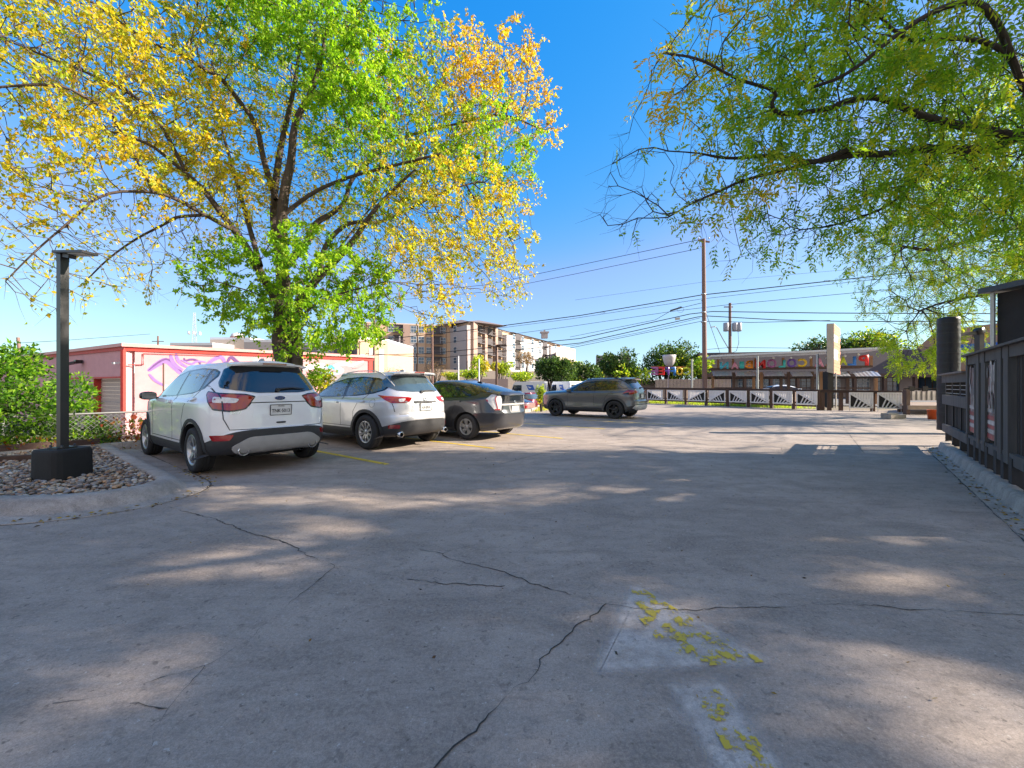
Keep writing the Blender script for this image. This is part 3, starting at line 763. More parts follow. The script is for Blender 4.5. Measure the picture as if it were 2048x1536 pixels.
def cx5_extra(c, root, paint):
    for s in (1, -1):
        d = (.66, -s*.75, 0)
        l = c.patch('tail_lamp', [(-.40, s*.94, 1.125), (-.66, s*.90, 1.10), (-.9, s*.62, 1.085), (-.9, s*.42, 1.085), (-.9, s*.50, .99), (-.88, s*.62, .965), (-.74, s*.84, .965), (-.60, s*.9, 1.03)], d, REDL, root, off=.012, rnd=1, step=.05)
        c.patch('reversing_lamp', [(-.9, s*.47, 1.055), (-.9, s*.60, 1.045), (-.9, s*.60, .985), (-.9, s*.52, .99)], (1,0,0), CLRL, l, off=.018, rnd=1)
        c.patch('lamp_ring', [(-.80, s*.80+.0, 1.065), (-.9, s*.68, 1.065), (-.9, s*.68, .985), (-.80, s*.80, .985)], d, REDD, l, off=.017, rnd=2)
        c.patch('bumper_reflector', [(-.7, s*.84, .53), (-.86, s*.66, .535), (-.86, s*.68, .455), (-.7, s*.84, .46)], (.8, -s*.6, 0), REDD, root, off=.006, rnd=1)
        mb = MB(); mb.lathe([(.045, -.06), (.055, -.06), (.05, .1), (.042, .1), (.04, -.05)], 18, (-.76, s*.60, .34), axis='X'); mb.build('exhaust_tip', CHROME, root)
        mb = MB(); pts = []
        for k in range(9):
            x = 1.25-1.75*k/8; h, n = c.ray((x, s*.53, 3), (0,0,-1)); e = .035*min(1, 4*min(k, 8-k)/8); pts.append(h+Vector((0,0,e+.005)))
        mb.tube(pts, .014, 6); mb.build('roof_rail', SILVERP, root)
    c.patch('plate_recess', [(-.9, .30, .955), (-.9, -.30, .955), (-.9, -.37, .80), (-.9, .37, .80)], (1,0,0), paint, root, off=.004, rnd=1)
    c.patch('plate_garnish', [(-.9, .30, 1.0), (-.9, -.30, 1.0), (-.9, -.31, .955), (-.9, .31, .955)], (1,0,0), CLAD, root, off=.004, rnd=0)
    h, n = c.ray((-1.5, 0, .88), (1,0,0)); plate(c, root, h.x-.014, 0, .875, -.06, 'JGB\u00b75X47', '')
    h, n = c.ray((-1.5, 0, 1.055), (1,0,0)); mb = MB()
    pts = [(h.x-.016, .06*math.cos(t*math.pi/12), 1.055+.052*math.sin(t*math.pi/12)) for t in range(25)]; mb.tube(pts, .006, 6)
    for s in (1, -1): mb.tube([(h.x-.016, s*.052, 1.075), (h.x-.02, s*.02, 1.062), (h.x-.018, 0, 1.035)], .006, 6)
    mb.build('badge', CHROME, root)
    rear_text(root, c, 'maker_lettering', 'mazda', .045, .43, .985, sx=1.4); rear_text(root, c, 'model_lettering', 'CX-5', .04, -.45, .99)
    sp = spoiler(root, paint, -.30, -.66, 1.625, .56)
    mb = MB(); mb.box((-.655, 0, 1.60), (.02, .26, .022)); mb.build('stop_lamp', REDD, sp)
    wiper(c, root, .06, 1.195, .42); antenna(c, root, -.05)
    c.strip('fuel_flap', [(-.20+.075*math.cos(t*math.pi/8), 1, .96+.085*math.sin(t*math.pi/8)) for t in range(17)], (0,-1,0), .006, SEAM, root, off=.001)
CX5 = dict(R=.362, wb=2.70, rim=.225, tw=.225, track=.905, gap=.06, clad_row=4, xm=1.35, sub=4, crown=.03,
 rows=[(-.58,.28,.78,.22,3.40,.22,4.4,4), (-.74,.30,.86,.26,3.54,.27,4.4,3.2), (-.84,.38,.90,.33,3.64,.36,4.4,3.0), (-.875,.50,.915,.37,3.68,.50,4.4,3.0), (-.885,.615,.918,.43,3.69,.58,4.2,3.0),
  (-.895,.63,.918,.50,3.69,.62,4.2,3.0), (-.89,.70,.918,.62,3.68,.72,4.2,3.0), (-.845,.735,.918,.72,3.66,.80,4.4,3.0), (-.84,.88,.920,.85,3.60,.88,4.4,3.0), (-.825,1.0,.920,.96,3.48,.95,4.2,3.1), (-.805,1.10,.895,1.02,3.10,1.04,4,3.3), (-.78,1.15,.85,1.06,2.66,1.09,4,3.5),
  (-.76,1.18,.83,1.10,2.50,1.12,4,3.6), (-.66,1.30,.77,1.25,2.12,1.28,3.8,3.6), (-.55,1.43,.70,1.40,1.74,1.44,3.6,3.6), (-.47,1.53,.635,1.51,1.40,1.56,3.6,3.5), (-.45,1.57,.60,1.565,1.20,1.605,3.6,3.3), (-.48,1.60,.56,1.60,1.05,1.622,3.6,3.2)],
 glass=dict(dlo=[(2.25,1.05),(1.9,1.22),(1.45,1.40),(1.05,1.485),(.45,1.515),(-.05,1.48),(-.30,1.40),(-.42,1.30),(-.36,1.22),(-.10,1.15),(.4,1.10),(1.3,1.065)],
   panes=[[(2.1,1.075),(1.55,1.335),(1.05,1.455),(.90,1.46),(.90,1.09)],[(.80,1.09),(.80,1.465),(.40,1.485),(.10,1.465),(.06,1.15)],[(.0,1.165),(.02,1.45),(-.22,1.40),(-.36,1.30),(-.32,1.23)]],
   rear=[(0,1.535),(.48,1.525),(.59,1.42),(.64,1.31),(.54,1.215),(.3,1.185)], front=[(2.44,0),(2.42,.35),(2.30,.62),(1.38,.52),(1.36,0)], side_mat=GLASSL, rear_mat=GLASSL),
 seams=[[(.86,1.09),(.88,.7),(.86,.46)],[(1.98,1.05),(2.10,.85),(2.06,.46)],[(.02,1.14),(.26,.95),(.40,.78),(.42,.46)],[(2.06,.47),(.42,.47)]],
 handles=[(1.08,.955),(.14,.99)], rear_seams=[[(.72,1.08),(.70,.95),(.68,.80),(.60,.745),(0,.738)]],
 mirror=(1.95,1.09,.86), nose=3.6, headlamp=[(.5,.82),(.88,.92),(.88,.82),(.5,.76)], flare=.065, flare_ang=((-12,192),(-12,192)), extra=cx5_extra)

def prius_extra(c, root, paint):
    for s in (1, -1):
        d = (.72, -s*.69, 0)
        l = c.patch('tail_lamp', [(-.72, s*.72, 1.10), (-.88, s*.60, 1.125), (-.92, s*.58, .98), (-.93, s*.62, .73), (-.86, s*.76, .73), (-.72, s*.82, .90), (-.64, s*.84, .99)], d, CLRL, root, off=.010, rnd=1, step=.05)
        c.strip('red_light_band', [(-.84, s*.68, 1.07), (-.83, s*.72, 1.0), (-.87, s*.68, .76)], d, .022, REDL, l, off=.016)
        c.patch('red_light_band', [(-.9, s*.62, .765), (-.84, s*.75, .765), (-.84, s*.75, .735), (-.9, s*.62, .735)], d, REDL, l, off=.017, rnd=0)
        c.patch('side_marker', [(-.63, s*.84, .99), (-.70, s*.82, .985), (-.70, s*.82, .92)], d, REDL, l, off=.017, rnd=1)
    c.patch('lower_rear_glass', sym([(-.9, .55, 1.065), (-.9, .57, .97), (-.9, .50, .945)]), (1,0,0), GLASS, root, off=.004, rnd=1)
    c.patch('tailgate_garnish', sym([(-.9, .54, .885), (-.9, .53, .845)]), (1,0,0), SILVERP, root, off=.010, rnd=1)
    c.patch('tail_spoiler', sym([(-.9, .60, 1.135), (-.9, .58, 1.085)]), (1,0,0), paint, root, off=.05, rnd=1)
    c.patch('plate_recess', sym([(-.9, .24, .83), (-.9, .21, .66)]), (1,0,0), mat('grey_recess', (.16,.16,.165), .4, var=.05), root, off=.004, rnd=1)
    h, n = c.ray((-1.5, 0, .75), (1,0,0)); plate(c, root, h.x-.014, 0, .745, -.04, '', '')
    h, n = c.ray((-1.5, 0, .90), (1,0,0)); mb = MB()
    for a, b in ((.05, .034), (.020, .034), (.045, .012)):
        mb.tube([(h.x-.014, a*math.cos(t*math.pi/10), .915+b*math.sin(t*math.pi/10)) for t in range(21)], .005, 5)
    mb.build('badge', CHROME, root)
    c.patch('bumper_diffuser', sym([(-.9, .55, .30), (-.9, .50, .24)]), (1,0,0), SILVERP, root, off=.008, rnd=1)
    wiper(c, root, .05, 1.16, .0+.35); antenna(c, root, .25, .16)
PRI = dict(R=.318, wb=2.70, rim=.198, tw=.195, track=.855, gap=.05, clad_row=1, xm=1.3, sub=4, crown=.03,
 rows=[(-.60,.24,.74,.18,3.40,.18,4.2,4), (-.78,.27,.82,.22,3.56,.22,4.2,3.2), (-.86,.36,.855,.30,3.64,.32,4.2,2.9), (-.885,.50,.868,.45,3.67,.46,4.2,2.8), (-.90,.64,.870,.56,3.66,.58,4.2,2.8),
  (-.885,.69,.870,.66,3.64,.66,4.4,2.8), (-.865,.76,.868,.74,3.60,.74,4.4,2.8), (-.86,.88,.866,.85,3.48,.83,4.3,2.9), (-.865,1.0,.855,.95,3.20,.92,4.2,3.0), (-.87,1.08,.83,.99,2.95,.98,4.2,3.2), (-.865,1.115,.80,1.02,2.72,1.03,4.2,3.4),
  (-.80,1.14,.775,1.06,2.55,1.06,4,3.6), (-.45,1.24,.71,1.17,2.15,1.20,3.8,3.7), (-.10,1.33,.64,1.28,1.78,1.32,3.8,3.7), (.20,1.395,.58,1.37,1.48,1.405,3.8,3.6), (.42,1.43,.54,1.415,1.28,1.44,3.6,3.4), (.52,1.45,.50,1.44,1.15,1.455,3.4,3.2)],
 glass=dict(dlo=[(2.42,1.02),(2.0,1.14),(1.6,1.27),(1.25,1.345),(.8,1.375),(.40,1.34),(.0,1.25),(-.28,1.14),(-.22,1.08),(.1,1.03),(1.2,1.0)],
   panes=[[(2.05,1.03),(1.58,1.225),(1.25,1.315),(1.08,1.325),(1.08,1.02)],[(.98,1.02),(.98,1.335),(.62,1.33),(.36,1.29),(.36,1.04)],[(.27,1.05),(.27,1.28),(.05,1.23),(-.20,1.13),(-.12,1.09)]],
   rear=[(0,1.385),(.40,1.38),(.50,1.32),(.62,1.18),(.60,1.145),(.3,1.14)], front=[(2.5,0),(2.48,.35),(2.36,.60),(1.46,.47),(1.43,0)], side_mat=GLASS),
 seams=[[(1.03,1.0),(1.05,.6),(1.03,.32)],[(2.05,1.02),(2.15,.8),(2.1,.32)],[(.30,1.02),(.34,.85),(.42,.70),(.44,.32)],[(2.1,.30),(.44,.30)]],
 handles=[(1.22,.90),(.28,.93)], rear_seams=[[(.60,1.08),(.58,.85),(.55,.72),(.40,.625),(0,.62)]],
 mirror=(2.08,1.05,.80), nose=3.6, headlamp=[(.5,.72),(.8,.84),(.8,.70),(.5,.64)], flare=0, extra=prius_extra)

def rav_extra(c, root, paint):
    for s in (1, -1):
        d = (.70, -s*.71, 0)
        l = c.patch('tail_lamp', [(-.42, s*.94, 1.02), (-.66, s*.90, 1.14), (-.86, s*.70, 1.135), (-.86, s*.42, 1.10), (-.86, s*.45, 1.045), (-.86, s*.62, 1.03), (-.76, s*.84, .98), (-.62, s*.9, .97)], d, REDL, root, off=.012, rnd=1, step=.05)
        c.patch('dark_lamp_tip', [(-.30, s*.95, .985), (-.45, s*.93, 1.04), (-.56, s*.91, 1.05), (-.56, s*.92, .98)], (0, -s, 0), GLOSSB, l, off=.018, rnd=0)
        mb = MB(); pts = []
        for k in range(9):
            x = 1.35-1.9*k/8; h, n = c.ray((x, s*.56, 3), (0,0,-1)); e = .035*min(1, 4*min(k, 8-k)/8); pts.append(h+Vector((0,0,e+.005)))
        mb.tube(pts, .014, 6); mb.build('roof_rail', CLAD, root)
    c.patch('bumper_garnish', sym([(-.9, .66, .56), (-.9, .74, .44), (-.9, .55, .36)]), (1,0,0), SILVERP, root, off=.008, rnd=1)
    sp = spoiler(root, paint, -.32, -.66, 1.645, .57)
    mb = MB(); mb.box((-.655, 0, 1.62), (.02, .28, .022)); mb.build('stop_lamp', REDD, sp)
    h, n = c.ray((-1.5, 0, .88), (1,0,0)); plate(c, root, h.x-.014, 0, .90, -.05, '', '')
    wiper(c, root, .05, 1.24, .4); antenna(c, root, -.1)
RAV = dict(R=.365, wb=2.69, rim=.235, tw=.225, track=.915, gap=.065, clad_row=4, xm=1.3, sub=4, crown=.03,
 rows=[(-.60,.32,.80,.26,3.36,.26,5,4), (-.78,.34,.87,.29,3.50,.30,5,4), (-.86,.42,.90,.34,3.58,.38,5,4), (-.885,.52,.905,.38,3.61,.50,5,4), (-.88,.60,.905,.43,3.62,.56,5,4),
  (-.875,.62,.905,.48,3.62,.60,5,4), (-.875,.72,.895,.62,3.62,.74,5,4), (-.83,.76,.905,.76,3.61,.84,5,4), (-.82,.90,.918,.90,3.58,.94,5,4), (-.80,1.03,.920,.985,3.50,1.02,4.8,4), (-.775,1.12,.89,1.05,3.15,1.085,4.8,4), (-.76,1.17,.855,1.08,2.66,1.12,4.6,4),
  (-.75,1.20,.835,1.11,2.48,1.14,4.6,4), (-.66,1.32,.78,1.26,2.10,1.30,4.4,4), (-.56,1.45,.71,1.42,1.74,1.46,4.2,4), (-.49,1.55,.645,1.53,1.42,1.575,4.2,3.8), (-.48,1.60,.61,1.585,1.22,1.625,4,3.6), (-.51,1.63,.57,1.62,1.08,1.645,4,3.4)],
 glass=dict(dlo=[(2.22,1.08),(1.85,1.27),(1.45,1.43),(1.05,1.51),(.4,1.535),(-.18,1.50),(-.42,1.40),(-.52,1.26),(-.45,1.20),(.2,1.15),(1.2,1.10)],
   panes=[[(2.06,1.10),(1.55,1.37),(1.05,1.48),(.90,1.485),(.90,1.12)],[(.82,1.13),(.82,1.495),(.3,1.51),(.06,1.50),(.06,1.175)],[(.0,1.18),(.0,1.49),(-.2,1.465),(-.36,1.40),(-.46,1.27),(-.42,1.22)]],
   rear=[(0,1.54),(.56,1.53),(.68,1.36),(.70,1.24),(.3,1.20)], front=[(2.42,0),(2.40,.35),(2.28,.62),(1.40,.52),(1.38,0)], side_mat=GLASS, rear_mat=GLASSL),
 seams=[[(.86,1.11),(.88,.7),(.86,.48)],[(1.98,1.08),(2.10,.9),(2.06,.48)],[(.02,1.16),(.24,1.0),(.40,.82),(.42,.48)]],
 handles=[(1.08,.985),(.16,1.02)], rear_seams=[[(.70,1.18),(.68,1.0),(.66,.80),(0,.76)]],
 mirror=(1.95,1.12,.86), nose=3.56, headlamp=[(.5,.95),(.88,1.0),(.88,.90),(.5,.86)], flare=.095, flare_ang=((-8,188),(-8,188)), flare_mat=mat('grey_flare', (.06,.06,.065), .5, var=.1), extra=rav_extra)

WHITE = mat('white_paint', (.80,.80,.80), .28, var=.03, coat=1.0)
SILVER = mat('silver_paint', (.60,.61,.63), .30, metal=.35, var=.03, coat=1.0)
DGREY = mat('dark_grey_paint', (.045,.048,.058), .28, metal=.5, var=.04, coat=1.0)
MGREY = mat('mid_grey_paint', (.12,.12,.125), .30, metal=.3, var=.04, coat=1.0)
MAROON = mat('maroon_paint', (.16,.012,.03), .3, metal=.3, var=.04, coat=1.0)
DUSTYRED = mat('dusty_red_paint', (.34,.20,.21), .3, metal=.4, var=.05, coat=.8)
TH = 2.505
make_car('parked_suv', ESC, WHITE, (-4.28, 6.72, 0), TH, 'white SUV with plate TNK 5013, nearest the gravel bed and light pole', 'car', 'dbl', ALLOY)
make_car('parked_suv', CX5, SILVER, (-2.50, 8.95, 0), TH, 'silver SUV with silver roof rails parked between the white SUV and the dark hatchback', 'car', 'ten', ALLOY)
make_car('parked_hatchback', PRI, DGREY, (-.65, 10.40, 0), TH+.04, 'dark grey hatchback with sloping tail and clear tail lamps, right of the silver SUV', 'car', 'fivewide', ALLOYG)
make_car('parked_suv', RAV, MGREY, (4.58, 16.6, 0), TH, 'grey SUV with black wheels seen from its side, parked alone ahead of the others', 'car', 'five', ALLOYK)
# ================================================================= street furniture near the lot
BLK = mat('black_powder_coat', (.014,.013,.015), .38, var=.12, scale=4, spec=.6)
BLKBASE = mat('black_painted_concrete', (.010,.010,.011), .75, var=.25, scale=8, bump=.4, bscale=30)
STEEL = mat('galvanised_steel', (.42,.43,.44), .4, metal=.7, var=.12)
BROWNW = mat('brown_stained_wood', (.085,.045,.032), .65, var=.3, scale=8, streak=True)
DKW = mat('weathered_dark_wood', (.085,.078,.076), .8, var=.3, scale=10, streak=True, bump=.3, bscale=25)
DKW2 = mat('dark_wood_slat', (.030,.027,.027), .8, var=.3, scale=10, streak=True)  # blacker wood of the fence slats and their posts
WHP = mat('white_painted_wood', (.74,.69,.67), .6, var=.12, scale=6)
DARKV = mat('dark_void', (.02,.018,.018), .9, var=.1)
TIMB = mat('old_timber', (.07,.04,.03), .85, var=.3, scale=5)
# light pole on its block
lp = empty('lot_light', (-5.93, 5.28, .10), 0, 'short black square light pole on a black block in the gravel bed', 'light pole')
mb = MB(); R_ = Matrix.Rotation(math.radians(-8), 3, 'Z'); n = 8
ring = []
for z, k in ((0, 1.03), (.33, 1.0), (.365, .985), (.39, .93)):
    for i in range(32):
        a = 2*math.pi*i/32; e = 5; r = (abs(math.cos(a))**e+abs(math.sin(a))**e)**(-1/e); ring.append(R_@Vector((.225*k*r*math.cos(a), .22*k*r*math.sin(a), z)))
mb.add(ring, [(q*32+i, q*32+(i+1)%32, (q+1)*32+(i+1)%32, (q+1)*32+i) for q in range(3) for i in range(32)]+[tuple(range(96, 128))], 0, False); mb.build('base_block', BLKBASE, lp)
mb = MB(); mb.box((0,0,.40), (.20,.20,.018), rz=-.3)
for a, b in ((-1,-1),(1,-1),(1,1),(-1,1)): mb.lathe([(.012,.40),(.012,.44),(0,.44)], 8, (a*.075, b*.075, 0))
mb.build('base_plate', BLK, lp)
mb = MB(); mb.box((.0,0,1.68), (.085,.085,2.56), rz=-.3); mb.build('pole', BLK, lp)
lh = MB(); lh.box((.0,0,2.90), (.09,.09,.10), rz=-.3); lh.beam((-.05,.015,2.965), (.49,-.12,2.925), .17, .03, up=(.05,0,1)); lh.beam((.02,0,2.935), (.17,-.04,2.90), .08, .05)
hd = lh.build('lamp_head', BLK, lp)
mb = MB(); mb.beam((.20,-.045,2.928), (.46,-.112,2.908), .13, .01); mb.build('lamp_lens', mat('lamp_lens', (.4,.4,.38), .3, var=.1), hd)
o = MB().beam((-8.30,8.05,.20), (-9.35,6.75,.20), .11, .11).build('timber', TIMB); set_tag(o, 'dark old timber lying behind the light pole at the gravel bed edge', 'timber')
o = MB().beam((-7.2,6.85,.14), (-10.5,4.9,.17), .11, .10).build('timber', TIMB); set_tag(o, 'long dark timber edging the planted side of the gravel bed', 'timber')

FENS = mat('dull_fence_wire', (.20,.20,.20), .5, metal=.5, var=.2)
# chain link fence along the front of the cars
fr = empty('chain_link_fence', tuple(K0+KN*.75-KD*3.5+Vector((0,0,-.45))), math.atan2(KD.y, KD.x), 'low galvanised chain link fence behind the front kerb of the car bays', 'fence')
FL = 15.0; FH = 1.18
mb = MB(); mb.tube([(0,0,FH),(FL,0,FH)], .021, 8); mb.build('top_rail', FENS, fr)
for k in range(7): mb = MB(); mb.tube([(k*2.5,0,-.1),(k*2.5,0,FH+.03)], .028, 8); mb.build('post', STEEL, fr)
mb = MB(); sp = .085
V = []; Fq = []
for sgn in (1, -1):
    k = -int(FH/sp)-1
    while k*sp < FL:
        x0 = k*sp; a = max(0, -x0 if sgn == 1 else 0); 
        p = [(x0+t, t) for t in (0, FH)] if sgn == 1 else [(x0+FH-t, t) for t in (0, FH)]
        (xa, za), (xb, zb) = p
        def clip(xa, za, xb, zb):
            if xa > xb: xa, za, xb, zb = xb, zb, xa, za
            if xb < 0 or xa > FL: return None
            m_ = (zb-za)/(xb-xa)
            if xa < 0: za, xa = za-m_*xa, 0
            if xb > FL: zb, xb = zb-m_*(xb-FL), FL
            return xa, za, xb, zb
        c = clip(xa, za, xb, zb)
        if c: mb.beam((c[0], sgn*.003, c[1]), (c[2], sgn*.003, c[3]), .0045, .0045)
        k += 1
mb.build('wire_mesh', FENS, fr)

# ---- right-hand slatted fence
def rf(s, n=0.0, z=0.0): return R0+RD*s+RN*n+Vector((0,0,z))
ANG = math.atan2(RD.y, RD.x)
fe = empty('slat_fence', tuple(rf(0)), ANG, 'tall dark slatted fence with framed art panels behind the right kerb', 'fence')
# local: x along RD, y to the left of travel (towards the lot), z up
art = [mat('panel_art_%s' % k, c, .5, var=.7, scale=7) for k, c in (('grey', (.20,.19,.20)), ('rose', (.26,.16,.16)), ('red', (.34,.05,.06)), ('white', (.50,.46,.46)))]
def fence_bay(s0, s1, zb, zt, panel):
    w = s1-s0
    mb = MB(); mb.box((s0+.05,0,(zb+zt)/2), (.10,.10,zt-zb)); mb.box((s1-.05,0,(zb+zt)/2), (.10,.10,zt-zb)); mb.box(((s0+s1)/2,.01,zt-.07), (w-.2,.06,.14)); mb.box(((s0+s1)/2,.01,zb+.07), (w-.2,.06,.14)); 
    mb.build('bay_frame', DKW, fe)
    if panel:
        mb = MB(); c = (s0+s1)/2; pw = w-.2-.16; h0, h1 = zb+.20, zt-.20; mb2 = MB()
        for sx in (-1, 1): mb2.box((c+sx*(pw/2+.02), .03, (h0+h1)/2), (.05,.05,h1-h0+.08))
        fa = mb2.build('art_frame', DKW, fe)
        mb.box((c, .02, (h0+h1)/2), (pw, .012, h1-h0), mi=1)
        # broad painted bands and clumps on the panel
        for k, (za, zc) in enumerate(((0,.08),(.14,.20),(.26,.33))): mb.add([(c-pw/2, .031, h0+(h1-h0)*za), (c+pw/2, .031, h0+(h1-h0)*(za+.02)), (c+pw/2, .031, h0+(h1-h0)*zc), (c-pw/2, .031, h0+(h1-h0)*(zc-.01))], [(0,1,2,3)], 2 if k != 1 else 2)
        for za, zc in ((.08,.14),(.20,.26),(.36,.42)): mb.add([(c-pw/2, .030, h0+(h1-h0)*za), (c+pw/2, .030, h0+(h1-h0)*(za+.01)), (c+pw/2, .030, h0+(h1-h0)*zc), (c-pw/2, .030, h0+(h1-h0)*zc)], [(0,1,2,3)], 3)
        rr = random.Random(panel)
        for k in range(26):
            x = c+rr.uniform(-.42,.42)*pw; z = h0+(h1-h0)*rr.uniform(.45,.97); a = rr.uniform(0,6.28); r = rr.uniform(.02,.09)
            pts = [(x+r*math.cos(t)*rr.uniform(.5,1), .032+k*.0004, z+2.2*r*math.sin(t)*rr.uniform(.5,1)) for t in [i*math.pi/4 for i in range(8)]]
            mb.add(pts, [tuple(range(8))], rr.choice((0,0,3,1)))
        mb.build('art_panel', art, fe, fixn=False)
    mb = MB(); n = max(2, int((w-.2)/.12))
    for k in range(n): mb.box((s0+.1+(w-.2)*(k+.5)/n, -.03, (zb+zt)/2), (.075,.03,zt-zb-.04))
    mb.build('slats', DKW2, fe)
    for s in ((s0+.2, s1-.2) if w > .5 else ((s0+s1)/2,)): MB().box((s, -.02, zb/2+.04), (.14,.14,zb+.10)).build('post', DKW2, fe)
ss = [2.85, 1.98, 1.62, .72, .40, -.6, -1.5]
kinds = [1, 0, 2, 0, 0, 3, 0, 4, 0, 5, 0, 6, 0]
for i in range(len(ss)-1): fence_bay(ss[i+1], ss[i], .36, 1.80, kinds[i])
mb = MB(); mb.box((.68,.0,1.815), (4.4,.20,.03)); mb.build('top_cap', DKW, fe)
lo = empty('slat_fence', tuple(rf(2.9)), ANG, 'lower dark slatted fence with an open light strip, far end of the right kerb', 'fence')
mb = MB(); mb.box((1.35,0,1.46), (2.7,.07,.16)); mb.box((1.35,0,1.02), (2.7,.06,.20)); mb.box((1.35,0,.40), (2.7,.06,.16)); mb.build('rails', DKW, lo)
mb = MB(); mb.box((1.35,0,1.555), (2.8,.2,.03)); mb.build('top_cap', mat('worn_cap', (.16,.13,.12), .7, var=.3), lo)
mb = MB()
for k in range(18): mb.box((.07+k*.15,-.05,.72), (.075,.03,.72))
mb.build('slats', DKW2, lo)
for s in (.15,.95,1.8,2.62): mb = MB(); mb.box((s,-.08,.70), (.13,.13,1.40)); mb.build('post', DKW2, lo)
mb = MB()
for z in (1.16,1.24,1.32): mb.tube([(0,-.02,z),(2.7,-.02,z)], .006, 5)
mb.build('cables', STEEL, lo)
for s in (.5,1.4,2.2): mb = MB(); mb.lathe([(0,-.03),(.025,-.015),(.028,0),(.02,.02),(0,.03)], 10, (s,-.12,1.27)); mb.build('light_bulb', mat('warm_bulb', (1,.55,.15), .4, var=0, emit=3.0), lo)

# ---- black screened shelter
sh = empty('screened_shelter', (8.95,7.4,0), 0, 'black mesh walled shelter with a dark sloping roof behind the right fence', 'shelter')
MESH = mat('black_shade_cloth', (.022,.022,.026), .9, var=.25, scale=2.5, bump=.8, bscale=3)
mb = MB(); mb.prism([(.03,0,.1),(.03,0,3.02),(-.25,-3.4,3.02),(-.25,-3.4,.1)], (.03,.004,0)); mb.prism([(.03,.0,.1),(1.5,.0,.1),(1.5,.0,3.1),(.03,.0,3.02)], (0,-.03,0)); mb.build('screen_wall', MESH, sh)
mb = MB(); mb.prism([(-.16,.15,3.04),(-.45,-3.6,3.04),(1.7,-3.6,3.14),(1.7,.15,3.14)], (0,0,.10)); mb.build('roof', mat('dark_blue_roof_edge', (.03,.05,.075), .5, var=.2), sh)
mb = MB()
for a, b in (((-.03,.02,.1),(-.03,.02,3.03)), ((-.29,-3.42,.1),(-.29,-3.42,3.03)), ((1.5,.02,.1),(1.5,.02,3.1))): mb.tube([a, b], .035, 10)
mb.build('corner_post', STEEL, sh)
# ---- wrapped column and bracket post
wc = empty('wrapped_column', (11.95,10.95,.1), 0, 'thick column wrapped in black plastic sheet beside the shelter', 'column')
mb = MB(); prof = []
for k in range(60): z = k*.052; prof.append((.225+.004*math.sin(k*1.7)+.004*random.random(), z))
mb.lathe(prof+[(0, 60*.052)], 26, mi=0); mb.build('wrap', mat('black_plastic_wrap', (.004,.005,.011), .42, var=.3, bump=1.0, bscale=12), wc)
mb = MB()
for k in range(11): mb.lathe([(.230,.2+k*.27),(.234,.215+k*.27),(.230,.23+k*.27)], 26); 
mb.build('strap', mat('black_strap', (.012,.012,.016), .4, var=.2), wc)
bp_ = empty('bracket_post', (12.85,11.0,.1), 0, 'black post with a horizontal arm reaching to the wrapped column', 'post')
mb = MB(); mb.box((0,0,1.35), (.13,.13,2.7)); mb.build('post', BLK, bp_); mb = MB(); mb.lathe([(0,-.07),(.1,-.07),(.1,.07),(0,.07)], 16, (0,0,2.72), axis='Y'); mb.build('hinge_cap', BLK, bp_)
mb = MB(); mb.beam((-.03,0,2.68), (-.72,-.02,2.60), .07, .09); mb.build('arm', BLK, bp_)

# ---- low barrier of the plaza with white gate panels
RAILC = mat('rail_cap_wood', (.045,.022,.018), .6, var=.3)
L1 = [Vector((9.9,31.2,0)), Vector((11.5,29.0,0)), Vector((15.9,22.6,0)), Vector((16.85,21.5,0))]
def ray_line(u, a, b):
    """point on the vertical plane through a-b seen at column u"""
    k = (u-1024)/F; d = b-a; t = (k*a.y-a.x)/(d.x-k*d.y); return a+d*t
A_, B_, C_, D_ = Vector((9.6,31.6,0)), Vector((16.55,21.7,0)), Vector((17.35,20.9,0)), Vector((19.75,20.2,0))
ba = empty('plaza_railing', tuple(A_), 0, 'long brown wood railing along the far edge of the lot', 'railing')
def w2(p): return p-A_
mb = MB(); mb.beam(w2(A_)+Vector((0,0,1.19)), w2(B_)+Vector((0,0,1.10)), .16, .045); mb.beam(w2(A_)+Vector((0,0,1.12)), w2(B_)+Vector((0,0,1.03)), .05, .12); 
mb.beam(w2(B_)+Vector((0,0,1.10)), w2(D_)+Vector((0,0,1.02)), .16, .045); mb.beam(w2(B_)+Vector((0,0,1.03)), w2(D_)+Vector((0,0,.95)), .05, .12); mb.build('top_rail', RAILC, ba)
mb = MB(); mb.beam(w2(A_)+Vector((0,0,.42)), w2(B_)+Vector((0,0,.38)), .04, .09); mb.beam(w2(A_)+Vector((0,0,.25)), w2(B_)+Vector((0,0,.22)), .04, .09); mb.build('lower_rail', BROWNW, ba)
for u in (1296,1333,1373,1414,1457,1498,1545,1590,1640): 
    p = ray_line(u, A_, B_); mb = MB(); mb.box(w2(p)+Vector((0,.08,.55)), (.16,.16,1.14), rz=-.95); mb.build('post', BROWNW, ba)
for u in (1647,1661,1684,1748,1803): 
    p = ray_line(u, B_, D_); mb = MB(); mb.box(w2(p)+Vector((0,.08,.52)), (.17,.12,1.06), rz=-.3); mb.build('post', BROWNW, ba)
